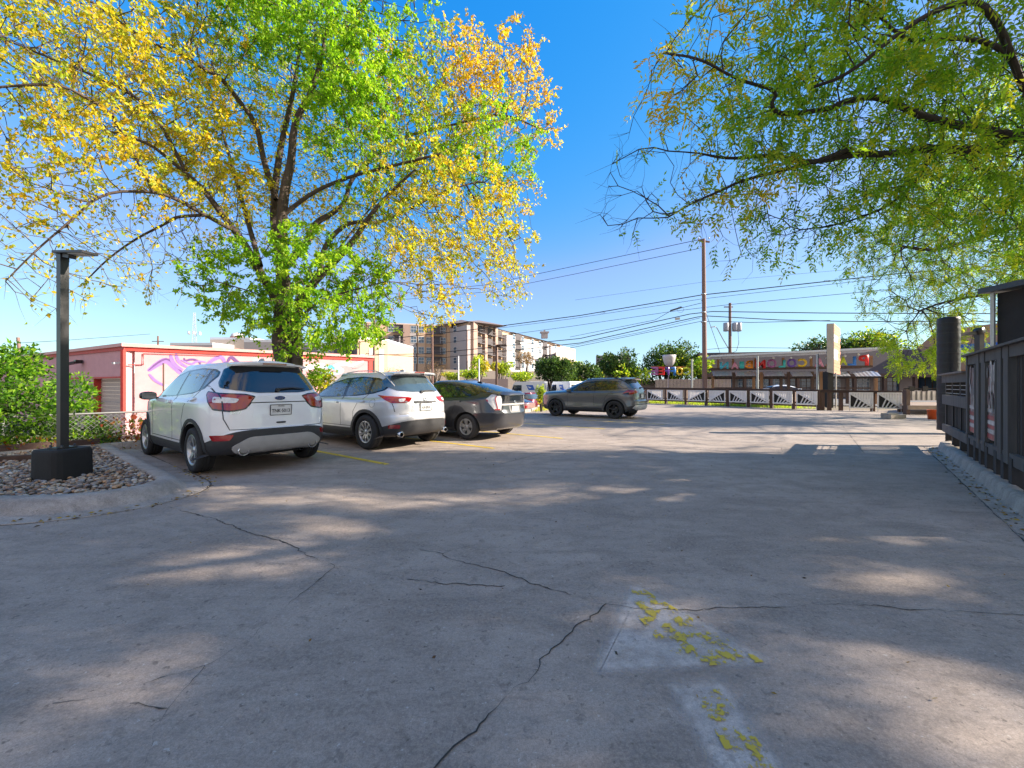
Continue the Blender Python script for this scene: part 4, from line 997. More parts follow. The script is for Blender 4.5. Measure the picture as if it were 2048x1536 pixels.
def gate(u0, u1, flip, a, b, label):
    p = ray_line(u0, a, b); q = ray_line(u1, a, b); off = Vector(((b-a).y, -(b-a).x, 0)).normalized()*.16
    if off.y > 0: off = -off
    p = p+off; q = q+off; w = (q-p).length; zg = .30 if a == A_ else .16
    g = empty('gate_panel', tuple(p+Vector((0,0,zg))), math.atan2((q-p).y, (q-p).x), label, 'gate panel', 'white gate panels leaning on the plaza railing')
    h = (1.02 if a == A_ else .98)-zg; t = .06; mb = MB()
    for x in (t/2, w-t/2): mb.box((x,0,h/2), (t,.05,h))
    for z in (t/2, h-t/2): mb.box((w/2,0,z), (w-2*t,.05,t))
    mb.beam((t*.6,-.03,h-t) if not flip else (w-t*.6,-.03,h-t), (w-t*.6,-.03,t) if not flip else (t*.6,-.03,t), .045, t*1.1)
    mb.build('frame', WHP, g)
    mb = MB(); n = max(5, int(w/.11))
    for k in range(n):
        x = t+(w-2*t)*(k+.5)/n; fr_ = (x/w) if not flip else 1-x/w; z0 = t+(h-2*t)*(1-fr_)+.02
        mb.box((x,.005,(z0+h-t)/2), ((w-2*t)/n*.86,.02,h-t-z0))
    mb.build('slats', WHP, g)
    mb = MB()
    for k in range(4):
        f0 = .2+.2*k; x0 = (t+(w-2*t)*f0*.85) if not flip else w-(t+(w-2*t)*f0*.85); x1 = x0+(.16 if not flip else -.16); zt = t+(h-2*t)*(1-f0)*.82
        mb.beam((x0,.01,t), (x1-(.0),.01,zt), .02, .055)
    mb.build('fan_slats', WHP, g)
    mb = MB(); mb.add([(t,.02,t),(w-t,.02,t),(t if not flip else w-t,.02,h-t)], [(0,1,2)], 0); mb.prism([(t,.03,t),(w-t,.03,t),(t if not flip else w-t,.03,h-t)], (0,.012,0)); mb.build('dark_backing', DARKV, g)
    for x in (.03,w-.03): mb = MB(); mb.tube([(x,0,0),(x,0,-zg)], .012, 5); mb.build('foot_rod', STEEL, g)
gl = ['white gate panel at the left end of the railing, beside the grey SUV tail', 'second white gate panel from the left, one right of the panel beside the grey SUV', 'white gate panel just left of the tall utility pole, its brace rising to the right', 'white gate panel just right of the tall utility pole, its brace rising to the right', 'white gate panel below the left end of the plaza sign, brace falling to the right', 'white gate panel with falling brace below the sign letter B', 'white gate panel under the middle of the plaza sign, before the third awning', 'last white gate panel left of the tall checked sign post']
for i, (a, b, f_) in enumerate(((1297,1328,0),(1337,1368,0),(1379,1413,1),(1421,1453,1),(1461,1496,0),(1503,1540,0),(1548,1587,0),(1595,1637,0))): gate(a, b, f_, A_, B_, gl[i])
gate(1696,1744,0,B_,D_,'white gate panel immediately right of the tall checked sign post'); gate(1752,1801,0,B_,D_,'rightmost white gate panel, next to the railing end post by the deck')

# ---- deck with white slatted rail
DK = Vector((17.7,18.0,0))
dk = empty('wood_deck', (17.95,18.3,0), 0, 'low brown wood deck with a black and white slatted rail beside the orange bucket', 'deck')
mb = MB()
for k in range(9): mb.box((3.6+k*.22,.1+k*.45,.40), (7.0-k*.44,.43,.05))
mb.box((3.5,-.14,.33), (7.0,.05,.18)); mb.beam((.05,.0,.33), (3.65,3.7,.33), .05, .18); mb.build('deck_boards', mat('dusty_deck', (.26,.19,.15), .8, var=.3, scale=3), dk)
for x, y in ((.1,.0),(3.5,3.5),(4.4,0)): mb = MB(); mb.box((x,y,.55), (.17,.17,1.15)); mb.build('post', BROWNW, dk)
mb = MB(); mb.box((6.2,3.8,.78), (5.2,.03,.55)); mb.build('white_panel', WHP, dk)
mb = MB()
for k in range(18): mb.box((3.8+k*.28,3.76,.78), (.07,.03,.5))
mb.build('panel_battens', mat('grey_batten', (.18,.17,.17), .7, var=.1), dk)
mb = MB(); mb.box((6.2,3.7,1.16), (5.2,.06,.07)); 
for k in range(7): mb.box((4.0+k*.75,3.68,1.16), (.28,.05,.28))
mb.build('black_rail', DARKV, dk)
bk = empty('bucket', (16.55,15.75,0), 0, 'orange plastic bucket on the ground in front of the deck', 'bucket')
mb = MB(); mb.lathe([(0,.0),(.13,.0),(.155,.36),(.165,.36),(.165,.38),(.145,.38),(.12,.02)], 24); mb.build('pail', mat('orange_plastic', (.75,.12,.03), .4, var=.08), bk)
mb = MB(); mb.tube([(.16*math.cos(t),-.02,.36-.14*math.sin(t)) for t in [i*math.pi/10 for i in range(11)]], .004, 5); mb.build('handle', STEEL, bk)
o = MB().box((15.35,16.1,.09), (.9,.35,.16), rz=.3).box((15.2,16.1,.19), (.5,.3,.06), rz=.25).build('concrete_block', CONCK); set_tag(o, 'pale broken concrete block left of the orange bucket', 'block')

# ---- tall sign post with brick-like face
sg = empty('pylon_sign', (19.35,24.0,0), 0, 'tall narrow roadside sign seen edge on, grey side and orange and white checked face', 'sign')
mb = MB(); mb.prism([(-.45,0,2.15),(-.45,0,5.05),(-.03,0,5.07),(-.03,0,2.05)], (0,.02,0)); mb.build('side_panel', mat('sign_side_grey', (.27,.25,.25), .7, var=.2, scale=3), sg)
mb = MB(); Z0, Z1 = 2.05, 5.07; rw = 14
for r in range(rw):
    for k in range(5):
        z0 = Z0+(Z1-Z0)*r/rw; z1 = Z0+(Z1-Z0)*(r+1)/rw; y0 = k*.5-(r % 2)*.25; y1 = y0+.49
        y0 = max(0, y0); y1 = min(2.4, y1)
        if y1-y0 < .03: continue
        mi = 1 if (r in (4,5,6,9,10) and k < 3) else 0
        x = lambda y: -.03+y*.98
        mb.add([(x(y0), y0, z0+.01), (x(y1), y1, z0+.01), (x(y1), y1, z1), (x(y0), y0, z1)], [(0,1,2,3)], mi)
mb.build('sign_face', [mat('orange_sign_tile', (.50,.20,.10), .6, var=.25), mat('white_sign_tile', (.62,.60,.58), .6, var=.1)], sg, fixn=False)
mb = MB(); mb.prism([(-.44,.05,2.16),(-.44,.05,5.0),(1.7,2.42,5.0),(1.7,2.42,2.16)], (.3,-.0,0)); mb.build('sign_box', mat('sign_box_grey', (.2,.19,.19), .7), sg)
for x, y in ((-.22,.12),(.55,1.3)): mb = MB(); mb.box((x,y,1.1), (.34,.2,2.2)); mb.build('leg', DARKV, sg)
mb = MB(); mb.tube([(.04,-.05,0),(.04,-.05,2.1)], .04, 8); mb.build('conduit', mat('pale_conduit', (.5,.45,.42), .5), sg)
# ================================================================= pavilion and lettering
TANW = mat('orange_brown_post', (.30,.15,.07), .6, var=.25, scale=4, streak=True)
AWN = mat('corrugated_metal', (.42,.43,.47), .35, metal=.5, var=.1)
WHT = mat('white_trim', (.62,.64,.68), .5, var=.05)
PA, PB = Vector((17.1,34.2,0)), Vector((27.4,30.6,0)); PL = (PB-PA).length; PANG = math.atan2((PB-PA).y, (PB-PA).x)
pv = empty('plaza_pavilion', tuple(PA), PANG, 'open wood frame pavilion with thin white roof edge and metal awnings across the lot', 'pavilion')
def pu(u):  # local x at column u
    return (ray_line(u, PA, PB)-PA).length*(1 if ray_line(u, PA, PB).x > PA.x else -1)
def pz(u, v):
    p = ray_line(u, PA, PB); return H0-(v-HZ)*p.y/F
mb = MB(); mb.prism([(-.3,-1.6,pz(1432,716)),(PL+.35,-1.6,pz(1747,701)),(PL+.35,-1.6,pz(1747,701)+.14),(-.3,-1.6,pz(1432,716)+.14)], (0,3.6,.0)); mb.build('roof', WHT, pv)
zb0, zb1 = pz(1432,738), pz(1745,733)
mb = MB(); mb.beam((-.1,-.1,zb0), (PL+.1,-.1,zb1), .12, .16); mb.beam((-.1,1.6,zb0), (PL+.1,1.6,zb1), .12, .16); mb.build('beam', BROWNW, pv)
for u in (1436,1466,1510,1566,1622,1742):
    x = pu(u); zt = zb0+(zb1-zb0)*x/PL; mb = MB(); mb.box((x,-.02,(zt+zt+.85)/2), (.16,.12,.80)); mb.build('roof_post', TANW, pv)
for u in (1425,1466,1506,1521,1560,1575,1622,1640,1692,1748):
    x = pu(u); mb = MB(); mb.box((x,-.25,1.2), (.20,.16,2.5)); mb.build('post', TANW if u in (1425,1506,1521,1748,1640) else BROWNW, pv)
mb = MB(); mb.beam((0,-.05,1.95), (PL,-.05,1.95), .06, .14); mb.beam((0,-.05,1.15), (PL,-.05,1.15), .06, .10); mb.build('mid_rail', BROWNW, pv)
for u0, u1 in ((1423,1460),(1468,1506),(1523,1562),(1577,1617),(1642,1690),(1700,1749)):
    x0, x1 = pu(u0), pu(u1); z = pz((u0+u1)/2, 743); mb = MB(); n = int((x1-x0)/.12); prof = []
    for k in range(n+1): prof.append((x0+(x1-x0)*k/n, .018 if k % 2 else 0))
    V = []
    for x, b in prof: V += [(x,-.25,z+b),(x,-.95,z-.38+b),(x,-.25,z+b-.02),(x,-.95,z-.40+b)]
    mb.add(V, [(4*k,4*k+1,4*k+5,4*k+4) for k in range(n)]+[(4*k+2,4*k+6,4*k+7,4*k+3) for k in range(n)]+[(4*k+1,4*k+3,4*k+7,4*k+5) for k in range(n)], 0)
    mb.build('awning', AWN, pv)
    mb = MB(); mb.box(((x0+x1)/2,-.93,z-.47), (x1-x0,.03,.09)); mb.build('awning_valance', DARKV, pv)
LC = dict(red=(.55,.02,.02), blue=(.03,.16,.50), lime=(.45,.50,.02), orange=(.75,.22,.02), pink=(.60,.25,.36), yellow=(.75,.42,.02), purple=(.13,.06,.30), teal=(.05,.42,.42), mauve=(.30,.09,.24), cyan=(.06,.40,.55))
def lmat(c): return mat('letter_'+c, tuple(min(.85, x*1.3) for x in LC[c]), .35, var=.08)
def face_back(name, ch, u0, u1, v0, v1, a, b, c, label, cat, group, base=0):
    """a letter standing on plane a-b, read from behind (mirrored for us)"""
    p0 = ray_line(u0, a, b); p1 = ray_line(u1, a, b); mid = (p0+p1)/2; z0 = H0-(v1-HZ)*mid.y/F; z1 = H0-(v0-HZ)*mid.y/F
    ang = math.atan2((b-a).y, (b-a).x)
    o = text_obj(name, ch, 1.0, lmat(c), None, ext=.0, bold=.040, M=Matrix.Identity(4))
    xs = [v.co.x for v in o.data.vertices]; ys = [v.co.y for v in o.data.vertices]
    sx = (p1-p0).length/(max(xs)-min(xs)); sy = (z1-z0)/(max(ys)-min(ys)); cx = (max(xs)+min(xs))/2; y0 = min(ys)
    bm = bmesh.new(); bm.from_mesh(o.data)
    for v in bm.verts: v.co = Vector((-(v.co.x-cx)*sx, -.05, (v.co.y-y0)*sy))
    r = bmesh.ops.extrude_face_region(bm, geom=bm.faces[:])
    for g in r['geom']:
        if isinstance(g, bmesh.types.BMVert): g.co.y += .10
    bmesh.ops.recalc_face_normals(bm, faces=bm.faces); bm.to_mesh(o.data); bm.free()
    o.location = (mid.x, mid.y, z0); o.rotation_euler = (0, 0, ang)
    # serifs, so that the sans glyphs read as slab lettering
    set_tag(o, label, cat, group); return o
Pf = Vector((math.sin(PANG), -math.cos(PANG), 0))*.12; PA2, PB2 = PA+Pf, PB+Pf
names = dict(red='red', blue='blue', lime='yellow green', orange='orange', pink='pink', yellow='yellow', purple='purple', teal='teal', mauve='mauve', cyan='cyan')
for ch, u0, u1, v0, v1, c, extra in (('P',1717,1737,710,731,'red','at the right end of the plaza sign'),('L',1696,1712,713,731,'blue','left of the red P on the plaza sign'),('A',1678,1694,713,730,'lime','just right of the tall sign post'),('Z',1651,1672,713,733,'orange','partly behind the tall sign post'),('A',1629,1648,716,734,'pink','next to the orange Z on the plaza sign'),
    ('C',1596,1614,717,734,'yellow','right of the purple O on the plaza sign'),('O',1574,1593,717,735,'purple','beside the yellow C on the plaza sign'),('L',1557,1571,720,735,'teal','between two letters O on the plaza sign'),('O',1534,1553,718,736,'mauve','between the red M and teal L'),('M',1511,1531,720,737,'red','mid plaza sign, left of the mauve O'),
    ('B',1490,1506,721,737,'orange','left of the red M on the plaza sign'),('I',1479,1488,723,737,'teal','between the orange B and pink A'),('A',1462,1477,724,738,'pink','second letter from the left end of the plaza sign'),('N',1440,1457,724,738,'cyan','at the left end of the plaza sign')):
    face_back('sign_letter', ch, u0, u1, v0, v1, PA2, PB2, c, '%s letter %s seen from behind, %s' % (names[c], ch, extra), 'letter', 'coloured letters of the plaza sign')
# accents on the two O
for u in (1583,1545):
    x = pu(u); pass
for u, v in ((1547,716),(1582,716),(1621,715),(1654,716),(1690,712),(1717,709)):
    p = P(u, v, ray_line(u, PA, PB).y-.6); mb = MB(); mb.lathe([(0,-.09),(.07,-.06),(.095,0),(.07,.06),(.03,.09),(0,.10)], 12, p); o = mb.build('globe_light', mat('white_globe', (.75,.74,.70), .3, var=0)); set_tag(o, 'small white globe light strung above the plaza sign letters', 'globe light', 'string of globe lights over the plaza sign')
# ---- COFFEE sign
CA, CB = Vector((11.6,34,0)), Vector((15.2,34,0))
cs = empty('cup_sign', (13.45,34.1,0), 0, 'big pale cup on a pole above the coloured coffee lettering', 'sign')
mb = MB(); mb.tube([(-.13,0,-.2),(-.13,0,2.0),(.0,0,2.6),(-.02,0,3.0)], .05, 8); mb.build('pole', mat('pinkish_pole', (.38,.30,.33), .5, var=.2), cs)
mb = MB(); mb.beam((-1.6,0,2.97), (1.75,0,2.90), .08, .07); mb.build('crossbar', mat('rust_bar', (.40,.12,.04), .6), cs)
mb = MB(); mb.lathe([(.0,2.98),(.20,3.0),(.36,3.14),(.46,3.40),(.53,3.72),(.55,3.95),(.51,3.95),(.44,3.5),(0,3.2)], 28, (-.05,0,0)); mb.build('cup', mat('dusty_white_cup', (.50,.46,.48), .5, var=.15), cs)
for ch, u0, u1, c, t in (('C',1366,1382,'lime','rightmost of the coffee lettering'),('O',1352,1366,'yellow','next to the lime C on the coffee sign'),('F',1341,1351,'blue','right of the cup sign pole'),('F',1330,1338,'purple','left of the cup sign pole'),('E',1317,1329,'red','left of the purple F'),('E',1303,1316,'mauve','leftmost of the coffee lettering')):
    face_back('sign_letter', ch, u0, u1, 734, 750 if u0 < 1340 else 751, CA, CB, c, '%s letter %s seen from behind, %s' % (names[c], ch, t), 'letter', 'coloured letters of the coffee sign')
for u, v, y, t in ((1384,718,30,'left of the tall utility pole'),(1515,712,28,'in front of the red M of the plaza sign'),(1635,708,26,'left of the tall checked sign post')):
    p = P(u, v, y); mb = MB(); mb.tube([(p.x,p.y,-.1),(p.x,p.y,p.z)], .07, 8); o = mb.build('metal_pole', STEEL); set_tag(o, 'thin bare metal pole %s' % t, 'pole')

# ================================================================= buildings
def wall_prism(mb, pts, z0, z1, mi=0): mb.prism([(p[0], p[1], z0) for p in pts], (0, 0, z1-z0), mi)
PINK = mat('pink_stucco', (.58,.31,.33), .85, var=.10, scale=2.0, bump=.3, bscale=20); PRED = mat('red_fascia', (.50,.045,.035), .6, var=.15); ROLL = mat('roll_door_beige', (.42,.34,.30), .6, var=.12)
PC = Vector((-20.3,21,0)); pr = Vector((.766,.643,0)); pl_ = Vector((-.88,.475,0)); ZT, ZB = 3.40, -1.3
pk = empty('pink_workshop', tuple(PC+Vector((0,0,ZB))), 0, 'low pink stucco workshop with red roof edge and a painted mural behind the white SUV', 'building')
T = lambda p: Vector(p)-PC-Vector((0,0,ZB))
Eend = PC+pr*13.1; Lend = PC+pl_*24
mb = MB()
nr_ = Vector((pr.y,-pr.x,0)); nl_ = Vector((-pl_.y*-1, 0, 0))
# left face in pieces around the two door openings
def lw(s, z, n=0.0):
    nn = Vector((-pl_.y, pl_.x, 0)); nn = nn if nn.y < 0 else -nn
    return T(PC+pl_*s+nn*n+Vector((0,0,z)))
def rw_(s, z, n=0.0): return T(PC+pr*s+nr_*n+Vector((0,0,z)))
def quadbox(mb, f, s0, s1, z0, z1, n0, n1, mi=0):
    v = [f(s0,z0,n0), f(s1,z0,n0), f(s1,z1,n0), f(s0,z1,n0), f(s0,z0,n1), f(s1,z0,n1), f(s1,z1,n1), f(s0,z1,n1)]
    mb.add(v, [(0,1,2,3),(7,6,5,4),(0,4,5,1),(1,5,6,2),(2,6,7,3),(3,7,4,0)], mi)
DT = 1.72
for s0, s1, z0, z1 in ((0,.6,ZB,DT),(4.3,5.9,ZB,DT),(9.6,24,ZB,DT),(0,24,DT,ZT)): quadbox(mb, lw, s0, s1, z0, z1, -.35, 0)
quadbox(mb, rw_, .36, 13.1, ZB, ZT, -.35, 0)
mb.build('wall', PINK, pk)
mb = MB(); mb.prism([rw_(0,ZT-.05,-.4), rw_(13.1,ZT-.05,-.4), rw_(13.1,ZT-.05,-9), lw(24,ZT-.05,-2)], (0,0,.12)); mb.build('roof', mat('roof_gravel', (.4,.36,.33), .9), pk)
mb = MB(); quadbox(mb, rw_, -.12, 13.2, ZT-.03, ZT+.14, -.1, .16, 1); quadbox(mb, rw_, -.05, 13.15, ZT-.24, ZT-.03, -.08, .06, 0); quadbox(mb, lw, -.12, 24, ZT-.02, ZT+.15, -.1, .18, 1); quadbox(mb, lw, -.05, 24, ZT-.20, ZT-.02, -.08, .07, 0); mb.build('roof_edge', [PRED, mat('pink_coping', (.62,.33,.31), .6)], pk)
mb = MB(); mb.beam(lw(-.05,ZB+1.2,.10), lw(-.05,ZT-.2,.10), .16, .14); quadbox(mb, rw_, 12.8, 13.1, ZB, ZT-.2, .0, .05); mb.build('corner_trim', PRED, pk)
for s0, s1 in ((.6,4.3),(5.9,9.6)):
    mb = MB(); n = 14
    for k in range(n): z = ZB+(DT-ZB)*k/n; quadbox(mb, lw, s0+.02, s1-.02, z, z+(DT-ZB)/n-.02, -.34, -.29-(k % 2)*.008)
    d_ = mb.build('garage_door', ROLL, pk)
    mb = MB(); quadbox(mb, lw, s1-.03, s1+.0, ZB, DT, -.30, .02); quadbox(mb, lw, s0-.1, s1+.1, DT+.02, DT+.10, .0, .06); mb.build('door_reveal', PRED, d_)
mb = MB(); mb.beam(lw(6.0,2.75,.05), lw(6.0,2.75,.35), .3, .2); mb.beam(lw(5.8,2.70,.3), lw(6.3,2.55,.75), .45, .10); mb.build('wall_lamp', BLK, pk)
mb = MB(); mb.beam(lw(.5,2.55,.05), lw(.6,2.5,.35), .1, .1); mb.build('security_camera', WHT, pk)
mb = MB(); mb.tube([rw_(.7,3.05,.05), rw_(.7,2.45,.06), rw_(.1,2.42,.08)], .025, 5); mb.tube([rw_(.7,3.05,.05), rw_(4,3.08,.05)], .015, 5); mb.build('conduit', PRED, pk)
# mural strokes
def mpx(u, v):
    k = (u-1024)/F; s = (20.3+21*k)/(.766-.643*k); y = 21+.643*s; return s, H0-(v-HZ)*y/F
mur = MB(); mur_b = MB(); LAY = [0]
def stroke(uv, w, mi):
    LAY[0] += 1; q = [mpx(*p) for p in uv]; pts = [Vector((a, b, 0)) for a, b in q]; 
    for _ in range(2):
        z = [pts[0]]
        for i in range(len(pts)-1): z += [pts[i]*.75+pts[i+1]*.25, pts[i]*.25+pts[i+1]*.75]
        z.append(pts[-1]); pts = z
    V = []
    for i, p in enumerate(pts):
        t = (pts[min(i+1,len(pts)-1)]-pts[max(0,i-1)]).normalized(); n = Vector((-t.y,t.x,0)); e = w*math.sin(math.pi*(.12+.76*i/(len(pts)-1)))
        for sg_ in (1,-1): r = p+n*e*sg_; V.append(rw_(r.x, r.y, .004+.0015*LAY[0]))
    (mur if uv[0][0] < 480 else mur_b).add(V, [(2*i,2*i+1,2*i+3,2*i+2) for i in range(len(pts)-1)], mi)
def blob(u, v, ru, rv, mi):
    LAY[0] += 1; pts = []
    for k in range(20): a = k*math.pi/10; s, z = mpx(u+ru*math.cos(a), v+rv*math.sin(a)); pts.append(rw_(s, z, .004+.0015*LAY[0]))
    mur_b.add(pts, [tuple(range(20))], mi)
stroke([(296,742),(318,726),(334,719),(350,735),(362,748)],0.156,1); stroke([(297,741),(318,723),(336,716),(353,733),(366,746)],0.054,0)
stroke([(341,708),(344,722),(352,732),(366,740)],0.096,1); stroke([(352,707),(354,718),(362,728),(378,736)],0.084,1); stroke([(368,716),(370,722),(384,718),(398,722),(402,732)],0.060,0)
stroke([(298,748),(310,762),(330,772)],0.072,1); stroke([(362,720),(384,730),(392,722),(412,724)],0.060,1); stroke([(410,732),(428,718),(444,712),(452,730)],0.108,1); stroke([(455,724),(462,712),(474,724),(486,730)],0.096,0)
stroke([(440,738),(452,724),(464,736)],0.120,0); blob(672,748,38,22,2); blob(664,741,24,9,3); stroke([(652,744),(668,731),(692,728),(706,733)],0.096,3); stroke([(655,742),(672,727),(700,724)],0.060,4); blob(662,738,7,8,5); stroke([(700,733),(712,727),(728,722)],0.072,4); stroke([(704,736),(716,736),(728,728)],0.036,2)
stroke([(600,738),(630,732),(650,730)],0.180,4); stroke([(500,728),(514,720),(530,726)],0.084,4); stroke([(630,745),(650,738),(676,744)],0.120,2)
MURM = [mat('mural_violet_dark', (.14,.06,.20), .8), mat('mural_violet', (.26,.15,.40), .8), mat('mural_grey', (.30,.26,.28), .8), mat('mural_sky_blue', (.30,.55,.66), .8), mat('mural_white', (.66,.62,.64), .8), mat('mural_cyan', (.08,.45,.58), .8)]
mur.build('mural', MURM, pk, fixn=False); mur_b.build('mural', MURM, pk, fixn=False)
# corrugated white screen and barbed post near the wall
wf = empty('panel_fence', (-16.6,19.2,-1.2), .64, 'white corrugated panel fence standing before the pink mural wall', 'fence')
mb = MB()
for k in range(26): mb.box((k*.11,(k % 2)*.03,1.25), (.10,.03,2.5 if k % 7 else 2.65))
mb.build('panels', mat('white_corrugated', (.55,.53,.52), .5, var=.15), wf)
mb = MB(); mb.tube([(-.1,0,0),(-.1,0,3.6)], .03, 6); mb.build('post', BROWNW, wf)
bn = empty('wheelie_bin', (-17.9,17.4,-1.25), .4, 'dark wheeled bin in the yard before the pink workshop doors', 'bin')
mb = MB(); mb.prism([(-.28,-.3,.08),(.28,-.3,.08),(.34,-.36,1.0),(-.34,-.36,1.0)], (0,.62,0)); mb.build('tub', DARKV, bn); mb = MB(); mb.box((0,-.02,1.04), (.72,.74,.06)); mb.build('lid', DARKV, bn)

# generic block with windows
WPANE = mat('building_window', (.05,.09,.14), .08, var=.3, scale=2, spec=.9); WFR = mat('window_frame_white', (.55,.55,.56), .5, var=.05)
def block(name, label, pts, z0, z1, m, cat='building', roofm=None, parapet=.4):
    b = empty(name, (pts[0][0], pts[0][1], z0), 0, label, cat); O = Vector((pts[0][0], pts[0][1], z0))
    mb = MB(); wall_prism(mb, [(p[0]-O.x, p[1]-O.y) for p in pts], 0, z1-z0); mb.build('wall', m, b)
    mb = MB(); wall_prism(mb, [((p[0]-O.x)*1.0, (p[1]-O.y)) for p in pts], z1-z0+.003, z1-z0+parapet*.6); mb.build('parapet', roofm or WHT, b)
    return b, O
def win_on(b, O, a, d, s, z, w, h, m=None, proto={}):
    """window with frame and pane on wall line a + d*s, outward normal n"""
    n = Vector((d.y,-d.x,0)); key = (round(w,2), round(h,2), m.name if m else '')
    ang = math.atan2(d.y, d.x); loc = a+d*s+n*.02-O; loc = Vector((loc.x, loc.y, z-O.z))
    if key not in proto:
        mb = MB(); t = .10
        for x in (-w/2+t/2, w/2-t/2): mb.box((x,0,h/2), (t,.08,h))
        for zz in (t/2, h-t/2, h*.52): mb.box((0,0,zz), (w-2*t,.08,t))
        mb.box((0,0,h/2), (.05,.06,h-2*t))
        f = mb.build('window', WFR, b); mb = MB(); mb.box((0,.0,h/2), (w-.1,.03,h-.1)); p = mb.build('pane', m or WPANE, f); proto[key] = f
    else:
        f = dup(proto[key], b)
    f.location = loc; f.rotation_euler = (0,0,ang); return f
def shade(x): return x
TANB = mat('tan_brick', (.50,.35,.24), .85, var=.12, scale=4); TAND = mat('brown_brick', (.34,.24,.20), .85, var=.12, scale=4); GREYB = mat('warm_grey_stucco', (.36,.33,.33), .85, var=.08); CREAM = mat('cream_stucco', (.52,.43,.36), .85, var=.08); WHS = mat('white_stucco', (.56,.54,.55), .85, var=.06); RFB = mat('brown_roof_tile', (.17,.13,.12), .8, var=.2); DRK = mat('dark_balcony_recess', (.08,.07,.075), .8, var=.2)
# behind the pink workshop
def pb(u, y): return Vector(((u-1024)*y/F, y, 0))
for i, (u0, u1, vt, y, m, lb) in enumerate(((340,425,690,62,GREYB,'low grey brown flat building behind the left half of the pink roof'),(420,500,679,66,CREAM,'boxy cream building with a shaded side left of the big tree trunk'),(488,560,684,60,GREYB,'grey block with small window just left of the big tree trunk'),(600,668,690,58,mat('violet_grey_wall', (.24,.21,.25), .8),'violet grey shop wall with white lettering right of the big tree trunk'),(655,712,675,75,TANB,'tan brick block behind the dark lamp post above the pink roof'))):
    a, b_ = pb(u0, y), pb(u1, y); zt = H0-(vt-HZ)*y/F
    bb, O = block('rear_building', lb, [(a.x,a.y),(b_.x,b_.y),(b_.x+2,b_.y+14),(a.x+2,a.y+14)], -1.3, zt, m, parapet=.6)
    d = (b_-a).normalized()
    if i in (2,4): win_on(bb, O, a, d, (b_-a).length*.6, zt-3.2, 1.8, 2.0)
    if i == 3:
        for k, (t, zz) in enumerate((('ative', .78), ('TEA', .48), ('NESS', .22))):
            text_obj('shop_lettering', t, 1.15, WHT, tuple(Vector((a.x+(b_.x-a.x)*.72, a.y-.05, -1.3+(zt+1.3)*(.62+zz*.36)))-O), ext=.02, parent=bb, bold=.02)
# tan building with white bays
y = 58; A1 = pb(683,66); B1 = pb(715,y); C1 = pb(775,y+3.5)
zt = H0+(772-677)*y/F; bb, O = block('brick_office', 'tan brick two storey block with tall white painted bays above the pink roof end', [(A1.x,A1.y),(B1.x,B1.y),(C1.x,C1.y),(C1.x+1,C1.y+12)], -1.3, zt, TANB, parapet=.5)
mb = MB(); dd = (B1-A1).normalized(); nn = Vector((dd.y,-dd.x,0)); v = [A1+nn*.03, B1+nn*.03]; mb.prism([v[0]-O+Vector((0,0,0)), v[1]-O, v[1]-O+Vector((0,0,zt+1.25)), v[0]-O+Vector((0,0,zt+1.25))], nn*.02); mb.build('siding', mat('grey_siding', (.20,.16,.17), .8, var=.15), bb)
dd = (C1-B1).normalized(); Lw = (C1-B1).length; win_on(bb, O, B1, dd, Lw*.20, 4.4, 1.1, 1.5); 
for f_ in (.46,.78): mb = MB(); nn = Vector((dd.y,-dd.x,0)); c = B1+dd*Lw*f_+nn*.03-O; mb.box((c.x,c.y,5.9), (.95 if f_ < .5 else .8,.06,4.6), rz=math.atan2(dd.y, dd.x)); mb.build('white_bay', WHS, bb)

